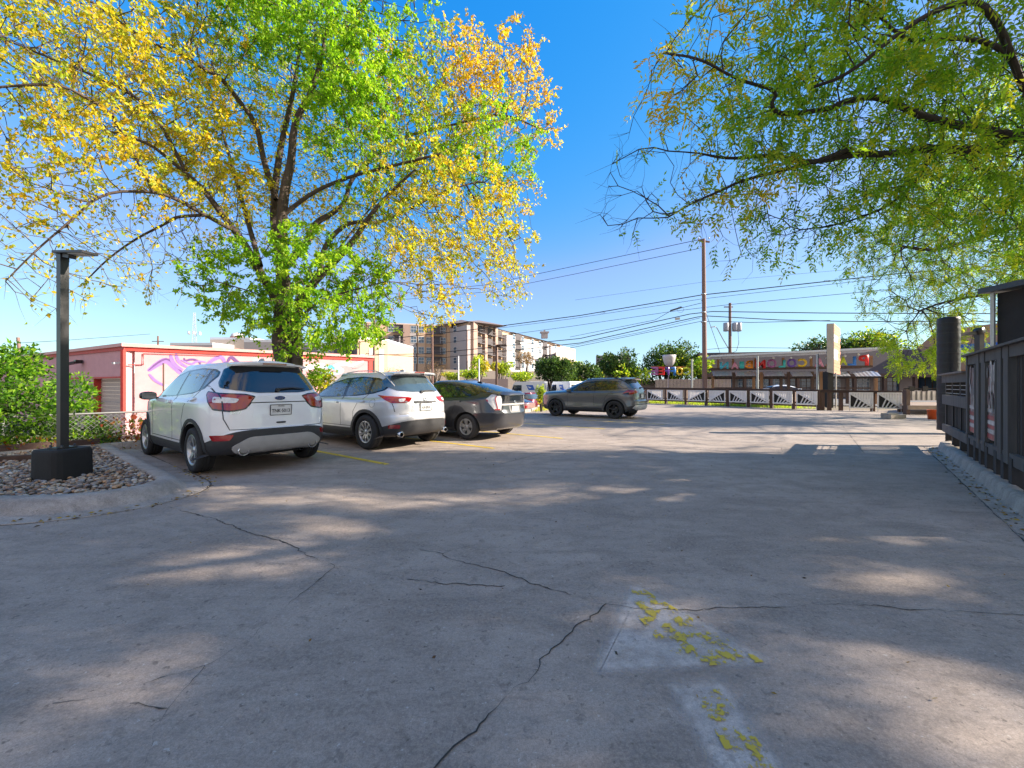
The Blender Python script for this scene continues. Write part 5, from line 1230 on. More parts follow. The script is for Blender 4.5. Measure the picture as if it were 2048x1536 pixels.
# apartment block
def apartment():
    Q = [Vector((-46,128,0)), Vector((-17,119,0)), Vector((-10.6,113,0)), Vector((21.5,172,0))]
    Q = [pb(728,112), pb(905,119), pb(938,112), pb(1118,176)]
    z0 = 4.0; Q = [Vector((q.x, q.y, z0)) for q in Q]; ap = empty('apartment_block', (Q[0].x, Q[0].y, z0), 0, 'long five storey tan and white apartment block on the rise beyond the cars', 'building'); O = Vector((Q[0].x, Q[0].y, z0))
    zt = 19.2; H = zt-z0
    body = MB(); body.prism([(q.x-O.x, q.y-O.y, 0) for q in Q]+[(Q[3].x+10-O.x, Q[3].y+18-O.y, 0), (Q[0].x-O.x, Q[0].y+30-O.y, 0)], (0,0,H)); body.build('wall', TANB, ap)
    def seg(a, b, s0, s1, out, m, top, name='wall_bay', z00=0.0):
        d = (b-a).normalized(); n = Vector((d.y,-d.x,0)); p, q = a+d*s0, a+d*s1
        mb = MB(); mb.prism([p+n*.02-O+Vector((0,0,z00)), q+n*.02-O+Vector((0,0,z00)), q+n*out-O+Vector((0,0,z00)), p+n*out-O+Vector((0,0,z00))], (0,0,top-z0-z00)); mb.v = [(x,y,z+z0*0) for x,y,z in mb.v]; return mb.build(name, m, ap)
    def zfix(o): o.location.z = 0
    def U(a, b, u): return (ray_line(u, a, b)-a).length
    a, b = Q[0], Q[1]; d = (b-a).normalized()
    for u0, u1, out, m, tp in ((735,765,.6,TANB,18.8),(806,820,1.0,TAND,18.9),(820,832,.9,GREYB,18.6),(835,850,.9,TANB,18.9),(862,866,.6,TAND,19.6),(893,902,1.1,TANB,19.6)):
        o = seg(a, b, U(a,b,u0), U(a,b,u1), out, m, tp); o.location.z = -z0
        o.location.z = 0
    a2, b2 = Q[1], Q[2]; o = seg(a2, b2, .3, (b2-a2).length+.8, 1.2, GREYB, 18.2)
    a3, b3 = Q[2], Q[3]; L3 = (b3-a3).length; d3 = (b3-a3).normalized()
    for u0, u1, out, m, tp in ((921,934,0,GREYB,18.6),(940,948,1.2,TAND,19.3),(965,970,.9,TAND,19.2),(986,991,.9,TAND,19.2),(1006,1052,1.4,WHS,17.9),(1052,1094,1.0,WHS,18.2),(1094,1114,1.6,GREYB,17.9)):
        if u0 < 938: continue
        seg(a3, b3, U(a3,b3,u0), U(a3,b3,u1), out, m, tp)
    # roofs
    mb = MB()
    def hip(a, b, h, ov):
        d = (b-a).normalized(); n = Vector((d.y,-d.x,0)); p, q = a-d*ov+n*ov-O, b+d*ov+n*ov-O; r, s = a+d*4-n*6-O, b-d*4-n*6-O; p2, q2 = a-d*ov-n*13-O, b+d*ov-n*13-O
        z1 = Vector((0,0,H+.05)); z2 = Vector((0,0,H+.05+h)); mb.add([p+z1, q+z1, s+z2, r+z2, p2+z1, q2+z1], [(0,1,2,3),(1,5,2),(0,3,4),(3,2,5,4),(0,4,5,1)], 0)
    hip(Q[1]+Vector((0,.1,0)), Q[2], 1.6, .9); hip(Q[2]+d3*1, Q[2]+d3*24, 1.8, .8); hip(Q[2]+d3*26, Q[2]+d3*44, 1.6, 1.4); hip(Q[2]+d3*46, Q[3], 2.2, 1.4); mb.build('roof', RFB, ap)
    mb = MB(); c = Q[2]+d3*56-O; mb.box((c.x, c.y+4, H+3.0), (2.6,2.6,2.2)); mb.box((c.x, c.y+4, H+4.3), (3.6,3.6,.5)); mb.box((c.x, c.y+4, H+4.9), (.7,.7,1.0)); mb.build('roof_cupola', GREYB, ap)
    mb = MB(); 
    for (p, q) in ((Q[0], Q[1]), (Q[2], Q[3])):
        d = (q-p).normalized(); n = Vector((d.y,-d.x,0)); mb.beam(p+n*.1-O+Vector((0,0,H-.1)), q+n*.1-O+Vector((0,0,H-.1)), .5, .35)
    mb.build('cornice', CREAM, ap)
    fl = [z0+.7+k*3.0 for k in range(5)]
    for u, out in ((745,.6),(782,0),(827,.9),(842,.9),(858,0),(886,0)):
        for z in fl[1:]: w_ = win_on(ap, O, Q[0]+Vector((0,0,0)), (Q[1]-Q[0]).normalized(), U(Q[0],Q[1],u), z, 1.7, 1.9); n = Vector(((Q[1]-Q[0]).normalized().y, -(Q[1]-Q[0]).normalized().x, 0)); w_.location += n*(out+.05)
    for z in fl: w_ = win_on(ap, O, Q[1], (Q[2]-Q[1]).normalized(), 3.6, z, 1.8, 1.9); dd_ = (Q[2]-Q[1]).normalized(); w_.location += Vector((dd_.y,-dd_.x,0))*1.25
    for u, out in ((936.2+20,.05),(978,.05),(1000,.05),(1020,1.45),(1038,1.45),(1060,1.05),(1075,1.05),(1104,1.65)):
        for z in fl[1:]: w_ = win_on(ap, O, Q[2], d3, U(Q[2],Q[3],u), z, 1.9, 1.9); w_.location += Vector((d3.y,-d3.x,0))*out
    # balconies
    def balcony(a, b, u, z, w, out):
        d = (b-a).normalized(); n = Vector((d.y,-d.x,0)); c = a+d*U(a,b,u)+n*out-O; ang = math.atan2(d.y, d.x); bl = MB()
        M = Matrix.Rotation(ang, 3, 'Z')
        def bx(x, y, zz, sx, sy, sz, mi): bl.box(M@Vector((x,y,0))+Vector((c.x,c.y,z-z0+zz)), (sx,sy,sz), rz=ang, mi=mi)
        bx(0,.05,1.2,w,.1,2.3,1); bx(0,-.7,.0,w+.2,1.5,.15,0); bx(0,-1.4,1.0,w+.2,.06,.07,0)
        for k in range(7): bx(-w/2+w*k/6,-1.4,.55,.05,.05,.9,0)
        bl.build('balcony', [mat('balcony_metal', (.12,.11,.12), .6), DRK], ap)
    for z in fl[1:]:
        balcony(Q[0], Q[1], 797, z-.1, 3.0, .1); balcony(Q[0], Q[1], 876, z-.1, 2.6, .1); balcony(Q[2], Q[3], 957, z-.1, 3.4, .2); balcony(Q[2], Q[3], 978.5, z-.1, 3.6, .2); balcony(Q[2], Q[3], 998, z-.1, 3.6, .2); balcony(Q[2], Q[3], 1029, z-.1, 4.0, 1.5); balcony(Q[2], Q[3], 1085, z-.1, 4.5, 1.1)
apartment()
bb, O = block('parking_garage', 'cream open deck garage at the right end of the apartment block', [tuple(pb(1112,150))[:2], tuple(pb(1148,165))[:2], tuple(pb(1150,180))[:2], tuple(pb(1115,180))[:2]], 3, 15.2, CREAM)
for zz in (9.3,):
    d = (pb(1148,165)-pb(1112,150)).normalized(); a = pb(1112,150)
    for s0, s1 in ((1.5,6.0),(7.2,13.5)): mb = MB(); n = Vector((d.y,-d.x,0)); mb.prism([a+d*s0+n*.03-O+Vector((0,0,zz)), a+d*s1+n*.03-O+Vector((0,0,zz)), a+d*s1+n*.03-O+Vector((0,0,zz+1.5)), a+d*s0+n*.03-O+Vector((0,0,zz+1.5))], n*.02); mb.build('deck_opening', DRK, bb)
o = MB().prism([(-16,78,-1.4),(2,80,-1.4),(2,80,4.2),(-16,78,4.6)], (0,.4,0)).build('retaining_wall', mat('pale_block_wall', (.44,.38,.33), .9, var=.15)); set_tag(o, 'long pale block retaining wall below the apartments', 'wall')
o = MB().prism([tuple(pb(940,50))[:2]+(-1.4,), tuple(pb(1016,50))[:2]+(-1.4,), tuple(pb(1016,50))[:2]+(2.2,), tuple(pb(940,50))[:2]+(2.2,)], (0,.3,0)).build('boundary_wall', mat('tan_pink_wall', (.40,.29,.25), .9, var=.12)); set_tag(o, 'tan boundary wall behind the dark hatchback and lamp post', 'wall')
o = MB().prism([tuple(pb(1100,52))[:2]+(-1.4,), tuple(pb(1420,56))[:2]+(-1.4,), tuple(pb(1420,56))[:2]+(2.0,), tuple(pb(1100,52))[:2]+(2.05,)], (0,.3,0)).build('boundary_wall', mat('tan_pink_wall', (.40,.29,.25), .9, var=.12)); set_tag(o, 'tan block wall behind the grey SUV under the dark trees', 'wall')
# picket fence + sheds behind the coffee sign
pf = empty('picket_fence', tuple(P(1312,772,40)), 0, 'tan slatted fence behind the coffee sign', 'fence')
mb = MB()
for k in range(54): mb.box((k*.14,0,-.25), (.09,.04,1.9))
mb.build('pickets', mat('tan_picket', (.36,.28,.24), .8, var=.15), pf)
mb = MB(); mb.box((3.7,.05,.55), (7.6,.05,.1)); mb.box((3.7,.05,-.6), (7.6,.05,.1)); mb.build('rails', BROWNW, pf)
bb, O = block('dark_building', 'dark flat roofed building behind the trees above the grey SUV', [tuple(pb(1192,75))[:2], tuple(pb(1260,75))[:2], tuple(pb(1260,90))[:2], tuple(pb(1192,90))[:2]], -1, H0+60*75/F, mat('slate_wall', (.13,.11,.14), .8), parapet=.2)
# strip mall
sa, sb = pb(1416,50), pb(1835,44); zt0, zt1 = H0+67*50/F, H0+74*44/F; MAN = mat('brown_mansard', (.075,.058,.06), .85, var=.1, scale=2, streak=True)
sm = empty('shopping_strip', tuple(sa), 0, 'long low shop building with a tall brown mansard roof behind the pavilion', 'building'); d = (sb-sa).normalized(); Ls = (sb-sa).length; n = Vector((d.y,-d.x,0))
def sp_(s, z, o=0.0): return d*s+n*o+Vector((0,0,z))
mb = MB(); mb.prism([sp_(0,0), sp_(Ls,0), sp_(Ls,3.1), sp_(0,3.1)], -n*8); mb.build('wall', mat('shop_wall', (.28,.22,.20), .8), sm)
mb = MB(); mb.add([sp_(-1,2.75,1.6), sp_(Ls+.5,2.6,1.6), sp_(Ls+.5,zt1,-.4), sp_(-1,zt0,-.4), sp_(-1,2.75,-8), sp_(Ls+.5,2.6,-8), sp_(Ls+.5,zt1,-8), sp_(-1,zt0,-8)], [(0,1,2,3),(1,5,6,2),(4,0,3,7),(3,2,6,7),(0,4,5,1)], 0); mb.build('mansard_roof', MAN, sm)
mb = MB(); mb.prism([sp_(-1,2.35,1.62), sp_(Ls+.5,2.25,1.62), sp_(Ls+.5,2.62,1.62), sp_(-1,2.76,1.62)], n*.05); mb.build('fascia', BROWNW, sm)
k = 0; s = .6
while s < Ls-2:
    w_ = 2.2; mb = MB(); mb.prism([sp_(s,.35,.02), sp_(s+w_,.35,.02), sp_(s+w_,2.3,.02), sp_(s,2.3,.02)], n*.03); g_ = mb.build('shop_window', WPANE, sm)
    mb = MB()
    for q in range(5): mb.beam(sp_(s+w_*q/4,.35,.07), sp_(s+w_*q/4,2.3,.07), .04, .05)
    for q in range(5): mb.beam(sp_(s,.35+1.95*q/4,.07), sp_(s+w_,.35+1.95*q/4,.07), .04, .04)
    mb.build('glazing_bars', WFR if k % 3 else BROWNW, g_); s += 2.75; k += 1
for q in range(8): mb = MB(); c = sp_(1+q*(Ls-2)/7,1.25,1.45); mb.box(c, (.3,.3,2.5)); mb.build('walkway_post', BROWNW, sm)
# post office
a, b_ = pb(1812,47), pb(2020,40); zt = H0+(772-664)*44/F; TANS = mat('tan_stucco', (.36,.22,.15), .85, var=.08)
po = empty('post_office', tuple(a), 0, 'tan stucco post office with orange band and blue and white sign', 'building'); d = (b_-a).normalized(); n = Vector((d.y,-d.x,0)); Lp = (b_-a).length
q_ = lambda s, z, o=0.0: d*s+n*o+Vector((0,0,z))
mb = MB(); mb.prism([q_(0,2.9), q_(Lp,2.9), q_(Lp,zt+.5), q_(4,zt+.3), q_(2.2,zt-.2), q_(0,4.6)], -n*8); mb.prism([q_(0,0,-1.5), q_(Lp,0,-1.5), q_(Lp,2.9,-1.5), q_(0,2.9,-1.5)], -n*6); mb.build('wall', TANS, po)
mb = MB(); mb.prism([q_(.2,2.5,.02), q_(Lp,2.4,.02), q_(Lp,3.0,.02), q_(.2,3.05,.02)], n*.12); mb.build('band', mat('orange_band', (.45,.17,.06), .7), po)
mb = MB(); mb.prism([q_(0,.4,-1.48), q_(Lp,.4,-1.48), q_(Lp,2.4,-1.48), q_(0,2.4,-1.48)], n*.03); g_ = mb.build('shop_window', WPANE, po)
mb = MB()
for k in range(14): mb.beam(q_(k*Lp/13,.4,-1.42), q_(k*Lp/13,2.4,-1.42), .06, .08)
mb.build('mullions', BROWNW, g_)
for k in (0.3,3.4,6.5): mb = MB(); mb.box(q_(k,1.25,-.2), (.45,.3,2.5)); mb.build('pier', BROWNW, po)
def us(u): return (ray_line(u, a, b_)-a).length
s0, s1 = us(1908), us(2010); mb = MB(); y_ = 42.5; zz = lambda v: H0-(v-HZ)*y_/F
mb.prism([q_(s0,zz(718),.04), q_(s1,zz(718),.04), q_(s1,zz(704),.04), q_(s0,zz(704),.04)], n*.1); so_ = mb.build('sign_board', WHT, po)
mb = MB(); mb.prism([q_(s0+.2,zz(700),.04), q_(s1,zz(696),.04), q_(s1,zz(688),.04), q_(s0+.2,zz(688),.04)], n*.08); mb.build('blue_stripe', mat('postal_blue', (.02,.10,.42), .5), po)
to = text_obj('sign_lettering', 'Post Office', .62, mat('postal_blue', (.02,.10,.42), .5), tuple(q_(s0+.35,zz(716),.16)), rot=(math.pi/2, 0, math.atan2(d.y, d.x)), ext=.01, parent=po, align='LEFT', bold=.015)
# water tank and lattice mast far left, poles
tk = empty('water_tank', tuple(P(475,700,110)), 0, 'far rounded water tank with a red top left of the big tree', 'water tank')
mb = MB(); mb.lathe([(0,-2),(1.0,-2),(1.2,1.2),(1.6,1.8),(1.7,3.6),(1.3,4.4),(0,4.8)], 20); mb.build('tank', WHS, tk); mb = MB(); mb.lathe([(1.72,2.6),(1.73,3.5)], 20); mb.build('red_band', PRED, tk)
ms = empty('lattice_mast', tuple(P(389,705,120)), 0, 'far thin lattice radio mast left of the big tree', 'mast'); mb = MB()
for q in range(3):
    a_ = q*2.094; mb.tube([(.9*math.cos(a_),.9*math.sin(a_),-3),(.25*math.cos(a_),.25*math.sin(a_),12)], .06, 4)
for k in range(14):
    z = -3+k*1.07; r = .9-.65*k/14
    for q in range(3): a_ = q*2.094; b2 = a_+2.094; mb.tube([(r*math.cos(a_),r*math.sin(a_),z),(r*.95*math.cos(b2),r*.95*math.sin(b2),z+1)], .035, 4)
mb.build('lattice', mat('mast_grey', (.4,.4,.42), .5, var=0), ms)
mb = MB(); 
for z in (1.2,1.8,5.8): 
    for q in range(6): a_ = q*1.047; mb.box((1.5*math.cos(a_),1.5*math.sin(a_),z), (.3,.3,.9))
mb.build('antenna_panels', WHS, ms)

# ================================================================= poles and wires
POLEW = mat('brown_pole', (.17,.10,.085), .8, var=.25, scale=4, streak=True); POLER = mat('reddish_pole', (.20,.12,.10), .8, var=.2, streak=True)
WIRE = mat('black_cable', (.02,.02,.022), .6, var=0)
def pole(u, vt, y, r, label, zb=-1.3, m=POLEW, lean=0.0, cat='utility pole', name='utility_pole'):
    t = P(u, vt, y); o = empty(name, (t.x, t.y, zb), 0, label, cat); mb = MB(); mb.tube([(lean,0,0),(0,0,t.z-zb)], [r*1.15, r*.8], 12); mb.build('pole', m, o); return o, t.z-zb
up, h = pole(1407,478,33,.175,'tallest utility pole, reddish brown, left of the plaza sign', -.1, POLER, lean=.12)
mb = MB(); mb.beam((-.45,0,h-.1), (.5,0,h-.25), .1, .12); mb.build('crossarm', POLEW, up)
for x in (-.4,.45): mb = MB(); mb.lathe([(0,0),(.05,.02),(.06,.1),(.03,.18),(0,.2)], 8, (x,0,h-.02)); mb.build('insulator', mat('porcelain', (.4,.42,.42), .3), up)
for z in (h-4.6,h-6.1,h-6.9): mb = MB(); mb.lathe([(.172,z),(.19,z+.02),(.19,z+.08),(.172,z+.1)], 12); mb.build('band', STEEL, up)
u2, h = pole(1460,606,50,.19,'utility pole with grey transformers and a street light arm, right of the tallest pole', -.1)
mb = MB(); mb.beam((-.75,0,h-.5), (.35,0,h-.5), .1, .12); mb.build('crossarm', POLEW, u2)
for x in (-.55,.55,1.05): mb = MB(); mb.lathe([(0,h-3.6),(.30,h-3.55),(.32,h-3.4),(.32,h-2.6),(.28,h-2.5),(0,h-2.45)], 18, (x,-.1,0)); mb.build('transformer', mat('transformer_grey', (.30,.31,.36), .5, metal=.2), u2)
mb = MB(); mb.tube([(0,0,h-6.0),(-.9,-.1,h-4.6),(-1.7,-.2,h-3.2),(-2.0,-.2,h-2.95)], .05, 6); la = mb.build('lamp_arm', STEEL, u2); mb = MB(); mb.beam((-1.95,-.2,h-2.98), (-2.5,-.2,h-3.05), .22, .10); mb.build('lamp_head', STEEL, la)
mb = MB(); mb.tube([(1.0,0,h-3.5),(1.1,0,h-5),(.8,0,h-6),(.3,0,h-6.2),(.1,0,h-6)], .03, 5); mb.build('cable_loop', WIRE, u2)
pole(748,640,52,.17,'thin brown pole in front of the tan brick office')
o, h = pole(799,672,70,.16,'pole with crossarm and street lamp before the apartments', m=mat('grey_pole', (.22,.20,.2), .7)); mb = MB(); mb.beam((-1,0,h-.8), (1,0,h-.8), .12, .12); mb.build('crossarm', POLEW, o); mb = MB(); mb.tube([(0,0,h-5.2),(-2.5,0,h-3.2)], .06, 5); mb.build('lamp_arm', STEEL, o)
pole(865,652,50,.13,'very thin dark pole before the apartment balconies'); pole(934,660,60,.10,'slim dark pole at the grey corner of the apartments')
pole(682,655,58,.16,'black pole right of the violet grey shop wall', m=BLK); pole(719,682,56,.10,'short thin pole before the white bays of the brick office')
o, h = pole(36,675,40,.16,'leaning reddish pole above the left shrubs', lean=.9, m=POLER); o, h = pole(316,672,60,.14,'short far pole above the pink roof'); mb = MB(); mb.beam((-.9,0,h-.8), (.9,0,h-.8), .1, .1); mb.build('crossarm', POLEW, o)
for u, vt, y, lb in ((917,712,44,'white thin pole left of the two before the retaining wall'),(958,718,44,'white thin pole right of the two before the retaining wall')): pole(u, vt, y, .08, lb, m=WHT, cat='pole', name='metal_pole')
o, h = pole(993,690,30,.09,'slim dark street lamp with a flat head behind the dark hatchback', m=mat('bronze_pole', (.06,.03,.025), .5), cat='street lamp', name='street_lamp')
mb = MB(); mb.beam((.0,0,h-.02), (.75,0,h+.0), .28, .09); mb.beam((0,0,h-.12), (.25,0,h-.05), .1, .14); mb.build('lamp_head', mat('bronze_pole', (.06,.03,.025), .5), o)
def wire(pts, y0, y1, r, label, sag=0.0):
    q = []; n = 10
    for i in range(len(pts)-1):
        for k in range(n):
            t = k/n; u = pts[i][0]*(1-t)+pts[i+1][0]*t; v = pts[i][1]*(1-t)+pts[i+1][1]*t+sag*4*t*(1-t); q.append((u, v))
    q.append(pts[-1]); us_ = [p[0] for p in pts]; a, b = us_[0], us_[-1]
    mb = MB(); mb.tube([P(u, v, y0+(y1-y0)*(u-a)/(b-a)) for u, v in q], r*1.35, 5); o = mb.build('overhead_wire', WIRE, fixn=False); set_tag(o, label, 'wire', 'overhead wires along the street')
wire([(560,610),(970,570),(1150,532),(1405,478)],60,33,.020,'uppermost thin wire reaching the top of the tallest pole')
wire([(560,622),(970,584),(1150,548),(1398,497)],60,33,.018,'thin wire just below the uppermost one')
wire([(560,702),(720,684),(940,660),(1160,631),(1403,590),(1560,573),(1800,547),(2200,515)],60,30,.038,'thick wire sloping up to the right past the tallest pole',.0)
wire([(940,664),(1140,638),(1403,598),(1560,580),(1720,562),(2200,522)],55,31,.018,'thin wire just under the thick sloping one')
wire([(860,690),(1140,653),(1350,622),(1460,609),(1800,577),(2200,545)],58,32,.020,'thin wire passing the top of the transformer pole')
wire([(1140,674),(1310,640),(1345,620),(1403,606)],45,33,.016,'short wire joining the tallest pole below the thick one')
wire([(560,712),(730,711),(860,707),(1160,677),(1290,648),(1380,628),(1425,623),(1640,626),(1850,627),(2200,628)],62,33,.036,'upper of the two thick level wires right of the tallest pole')
wire([(560,716),(730,707),(880,716),(1160,686),(1300,655),(1395,634),(1415,632),(1560,640),(1700,643),(2200,642)],62,33,.036,'lower of the two thick level wires right of the tallest pole')
wire([(1140,696),(1260,672),(1400,643),(1450,643),(1500,645),(1660,641)],48,34,.02,'thin wire tied to the transformers')
wire([(1140,692),(1280,665),(1400,636)],48,34,.014,'faint wire meeting the tallest pole near its middle'); wire([(1150,600),(1400,565),(1800,530)],90,80,.02,'faint far wire high behind the tallest pole')
wire([(1412,699),(1460,695),(1660,697)],50,46,.02,'wire running level over the shop roof'); wire([(40,686),(125,681),(300,668)],40,60,.02,'wire over the pink workshop roof'); wire([(1403,600),(1445,720)],33,34,.014,'guy wire slanting down from the tallest pole')
for u, v, y in ((1205,625,44),(1655,562,33)):
    mb = MB(); c = P(u, v, y); mb.tube([c+Vector((.3*math.cos(t*.5),0,.06*math.sin(t*.5))) for t in range(13)], .015, 5); o = mb.build('cable_splice', WIRE); set_tag(o, 'looped cable splice on the thick wire, %s of the tallest pole' % ('left' if u < 1400 else 'right'), 'splice')
mb = MB(); c = P(1355,638,36); mb.beam(c+Vector((-.2,0,0)), c+Vector((.2,0,.05)), .15, .2); o = mb.build('junction_box', STEEL); set_tag(o, 'small grey box hanging on the wires left of the tallest pole', 'box')
mb = MB(); c = P(1352,618,36); mb.tube([c+Vector((-.5,0,-.15)), c+Vector((.5,0,.15))], .07, 8); mb.tube([c+Vector((.4+.28*math.cos(t*.5),0,-.05+.28*math.sin(t*.5))) for t in range(14)], .012, 4); o = mb.build('splice_closure', WIRE); set_tag(o, 'black splice case with wire coils left of the tallest pole', 'splice')
# ================================================================= trees
def leaf_mat(name, trans=.6, rough=.5):
    m = bpy.data.materials.new(name); m.use_nodes = True; nt = m.node_tree; L = nt.links; b = nt.nodes['Principled BSDF']; out = nt.nodes['Material Output']
    at = nd(nt, 'ShaderNodeVertexColor'); at.layer_name = 'Col'; L.new(at.outputs[0], b.inputs['Base Color']); b.inputs['Roughness'].default_value = rough; b.inputs['Specular IOR Level'].default_value = .3
    tr = nd(nt, 'ShaderNodeBsdfTranslucent'); mu = nd(nt, 'ShaderNodeVectorMath', operation='MULTIPLY'); L.new(at.outputs[0], mu.inputs[0]); mu.inputs[1].default_value = (1.25, 1.38, .6); L.new(mu.outputs[0], tr.inputs[0])
    mx = nd(nt, 'ShaderNodeMixShader'); mx.inputs[0].default_value = trans; L.new(b.outputs[0], mx.inputs[1]); L.new(tr.outputs[0], mx.inputs[2]); L.new(mx.outputs[0], out.inputs['Surface']); return m
LEAF = leaf_mat('leaf'); LEAFD = leaf_mat('leaf_waxy', .3, .4)
BARK = mat('brown_bark', (.072,.052,.043), .9, var=.45, scale=7, bump=1.0, bscale=22, streak=True); BARKD = mat('dark_bark', (.034,.027,.023), .9, var=.4, scale=9, bump=.8, bscale=25)
def norm(a): return a/np.maximum(1e-9, np.linalg.norm(a, axis=-1, keepdims=True))
PALC = dict(Y=[(.62,.48,.03),(.70,.56,.04),(.52,.48,.05),(.36,.44,.05),(.66,.42,.03)], O=[(.68,.42,.03),(.72,.46,.03),(.62,.34,.03),(.56,.48,.04)], M=[(.34,.42,.04),(.50,.45,.04),(.24,.38,.04),(.60,.42,.04)], G=[(.24,.42,.02),(.33,.50,.03),(.15,.32,.02),(.42,.54,.04)], D=[(.18,.33,.02),(.27,.43,.03),(.40,.52,.03),(.56,.54,.04)], V=[(.09,.22,.02),(.17,.36,.025),(.05,.12,.015),(.26,.42,.03)], K=[(.035,.075,.018),(.05,.11,.025),(.08,.14,.03),(.11,.17,.035)], T=[(.30,.18,.09),(.36,.22,.10),(.26,.17,.10)], L=[(.40,.50,.04),(.52,.55,.05),(.30,.42,.04)], R=[(.30,.06,.03),(.40,.16,.05),(.20,.22,.04)])
def leaf_geo(pos, d, size, aspect, cols, fold=.25):
    """folded diamond leaves: pos,d (n,3), size (n,), cols (n,3)"""
    n = len(pos); d = norm(d); r = norm(np.cross(d, norm(RNG.normal(size=(n,3))))); up = np.cross(d, r); s = size[:,None]
    tip = pos+d*s+up*s*RNG.uniform(-.25,.1,(n,1)); mid = pos+d*s*.45; w = aspect*.5
    a = mid+r*s*w+up*s*fold*w; b = mid-r*s*w+up*s*fold*w
    V = np.stack([pos, a, tip, b], 1).reshape(-1,3); Fc = np.arange(n*4).reshape(-1,4); C = np.repeat(cols, 4, 0); return V, Fc, C
def seg_geo(p0, p1, r0, r1, n):
    m = len(p0); d = norm(p1-p0); a = norm(np.cross(d, np.where(np.abs(d[:,[2]]) > .9, np.array([[1.,0,0]]), np.array([[0,0,1.]])))); b = np.cross(d, a)
    ang = np.arange(n)*2*np.pi/n; c, s = np.cos(ang)[None,:,None], np.sin(ang)[None,:,None]
    rg = a[:,None,:]*c+b[:,None,:]*s; V = np.concatenate([p0[:,None,:]+rg*r0[:,None,None], p1[:,None,:]+rg*r1[:,None,None]], 1).reshape(-1,3)
    k = np.arange(n); k2 = (k+1) % n; q = np.stack([k, k2, n+k2, n+k], 1)
    return V, (q[None]+(np.arange(m)*2*n)[:,None,None]).reshape(-1,4)
def colonise(seeds, att, step=.4, di=4.0, dk=.55, iters=90, droop=0.0):
    """seeds: list of polylines (first point links to nearest existing node). returns pos,parent"""
    pos = []; par = []
    for pl in seeds:
        if pos:
            dd = np.linalg.norm(np.array(pos)-pl[0], axis=1); prev = int(dd.argmin())
        else: prev = -1
        last = None
        for i, p in enumerate(pl):
            if last is not None:
                k = max(1, int(np.linalg.norm(p-last)/step))
                for t in range(1, k+1): pos.append(last+(p-last)*t/k); par.append(prev); prev = len(pos)-1
            else: pos.append(p); par.append(prev); prev = len(pos)-1
            last = p
    pos = [np.array(p) for p in pos]; att = np.array(att); alive = np.ones(len(att), bool)
    near = np.full(len(att), -1); nd_ = np.full(len(att), 1e9)
    def upd(new):
        if not new: return
        Pn = np.array([pos[i] for i in new])
        for c in range(0, len(new), 400):
            D = np.linalg.norm(att[:,None,:]-Pn[None,c:c+400,:], axis=2); j = D.argmin(1); m = D[np.arange(len(att)), j]; b = m < nd_; nd_[b] = m[b]; near[b] = np.array(new)[c:c+400][j[b]]
    upd(list(range(len(pos))))
    grown = set(); kids = {}
    for it in range(iters):
        alive &= nd_ > dk
        act = alive & (nd_ < di)
        if not act.any():
            if alive.any(): di *= 1.5; 
            else: break
            if di > 30: break
            continue
        new = []; idx = near[act]; A = att[act]; order = np.argsort(idx, kind='stable'); idx = idx[order]; A = A[order]
        u, st = np.unique(idx, return_index=True); st = list(st)+[len(idx)]
        for q, nidx in enumerate(u):
            p = pos[nidx]; v = norm(A[st[q]:st[q+1]]-p).sum(0); L_ = np.linalg.norm(v)
            if L_ < 1e-3: continue
            v = v/L_+RNG.normal(0, .18, 3); v[2] -= droop
            if par[nidx] >= 0: v = v+.35*norm(p-pos[par[nidx]])
            np_ = p+norm(v)*step; key = (nidx, tuple(np.round(np_, 2)))
            if key in grown or kids.get(int(nidx), 0) >= 3: continue
            if par[nidx] >= 0 and np.linalg.norm(np_-pos[par[nidx]]) < step*.7: continue
            kids[int(nidx)] = kids.get(int(nidx), 0)+1; grown.add(key); pos.append(np_); par.append(int(nidx)); new.append(len(pos)-1)
        if len(pos) > 16000: break
        upd(new)
    return np.array(pos), np.array(par)
def blobs_att(blobs, total):
    """blobs: (u,v,depth,rpx,cls,leafiness)"""
    C = []; R_ = []; W = []
    for (u, v, y, r, c, w) in blobs: C.append(np.array(P(u, v, y))); R_.append(r*y/F); W.append((r*y/F)**2)
    W = np.array(W); W = W/W.sum(); out = []
    for i in range(len(blobs)):
        n = max(4, int(total*W[i])); q = norm(RNG.normal(size=(n,3)))*RNG.uniform(.15,1,(n,1))**(1/2.4); out.append(C[i]+q*R_[i]*np.array([1,1.35,1]))
    return np.vstack(out), np.array(C), np.array(R_)
SUNH = np.array([math.sin(SUN_AZ)/math.tan(SUN_EL), math.cos(SUN_AZ)/math.tan(SUN_EL)])
POOLS = []   # gaps in the canopy: centre u,v, radii in px, share of leaves missing
for (u, v, ru, rv, k) in ((1800,1400,190,110,1.0),(1920,1480,230,130,1.0),(1700,1345,50,25,1.0),(560,1085,70,22,.95),(450,1130,90,25,.95),(620,1060,60,14,.95),(180,1350,100,30,.85),(900,1000,160,12,.8),(1180,985,120,10,.7),(640,990,90,10,.9),(420,1010,50,14,.9),(420,975,60,12,.9)):
    POOLS.append((u, v, ru, rv, k))
for _k in range(7):
    _v = random.uniform(945, 1230); POOLS.append((random.uniform(150, 1900), _v, random.uniform(30, 90)*(_v-772)/300, random.uniform(5, 13)*((_v-772)/260)**1.6, random.choice((1, 1, .8))))
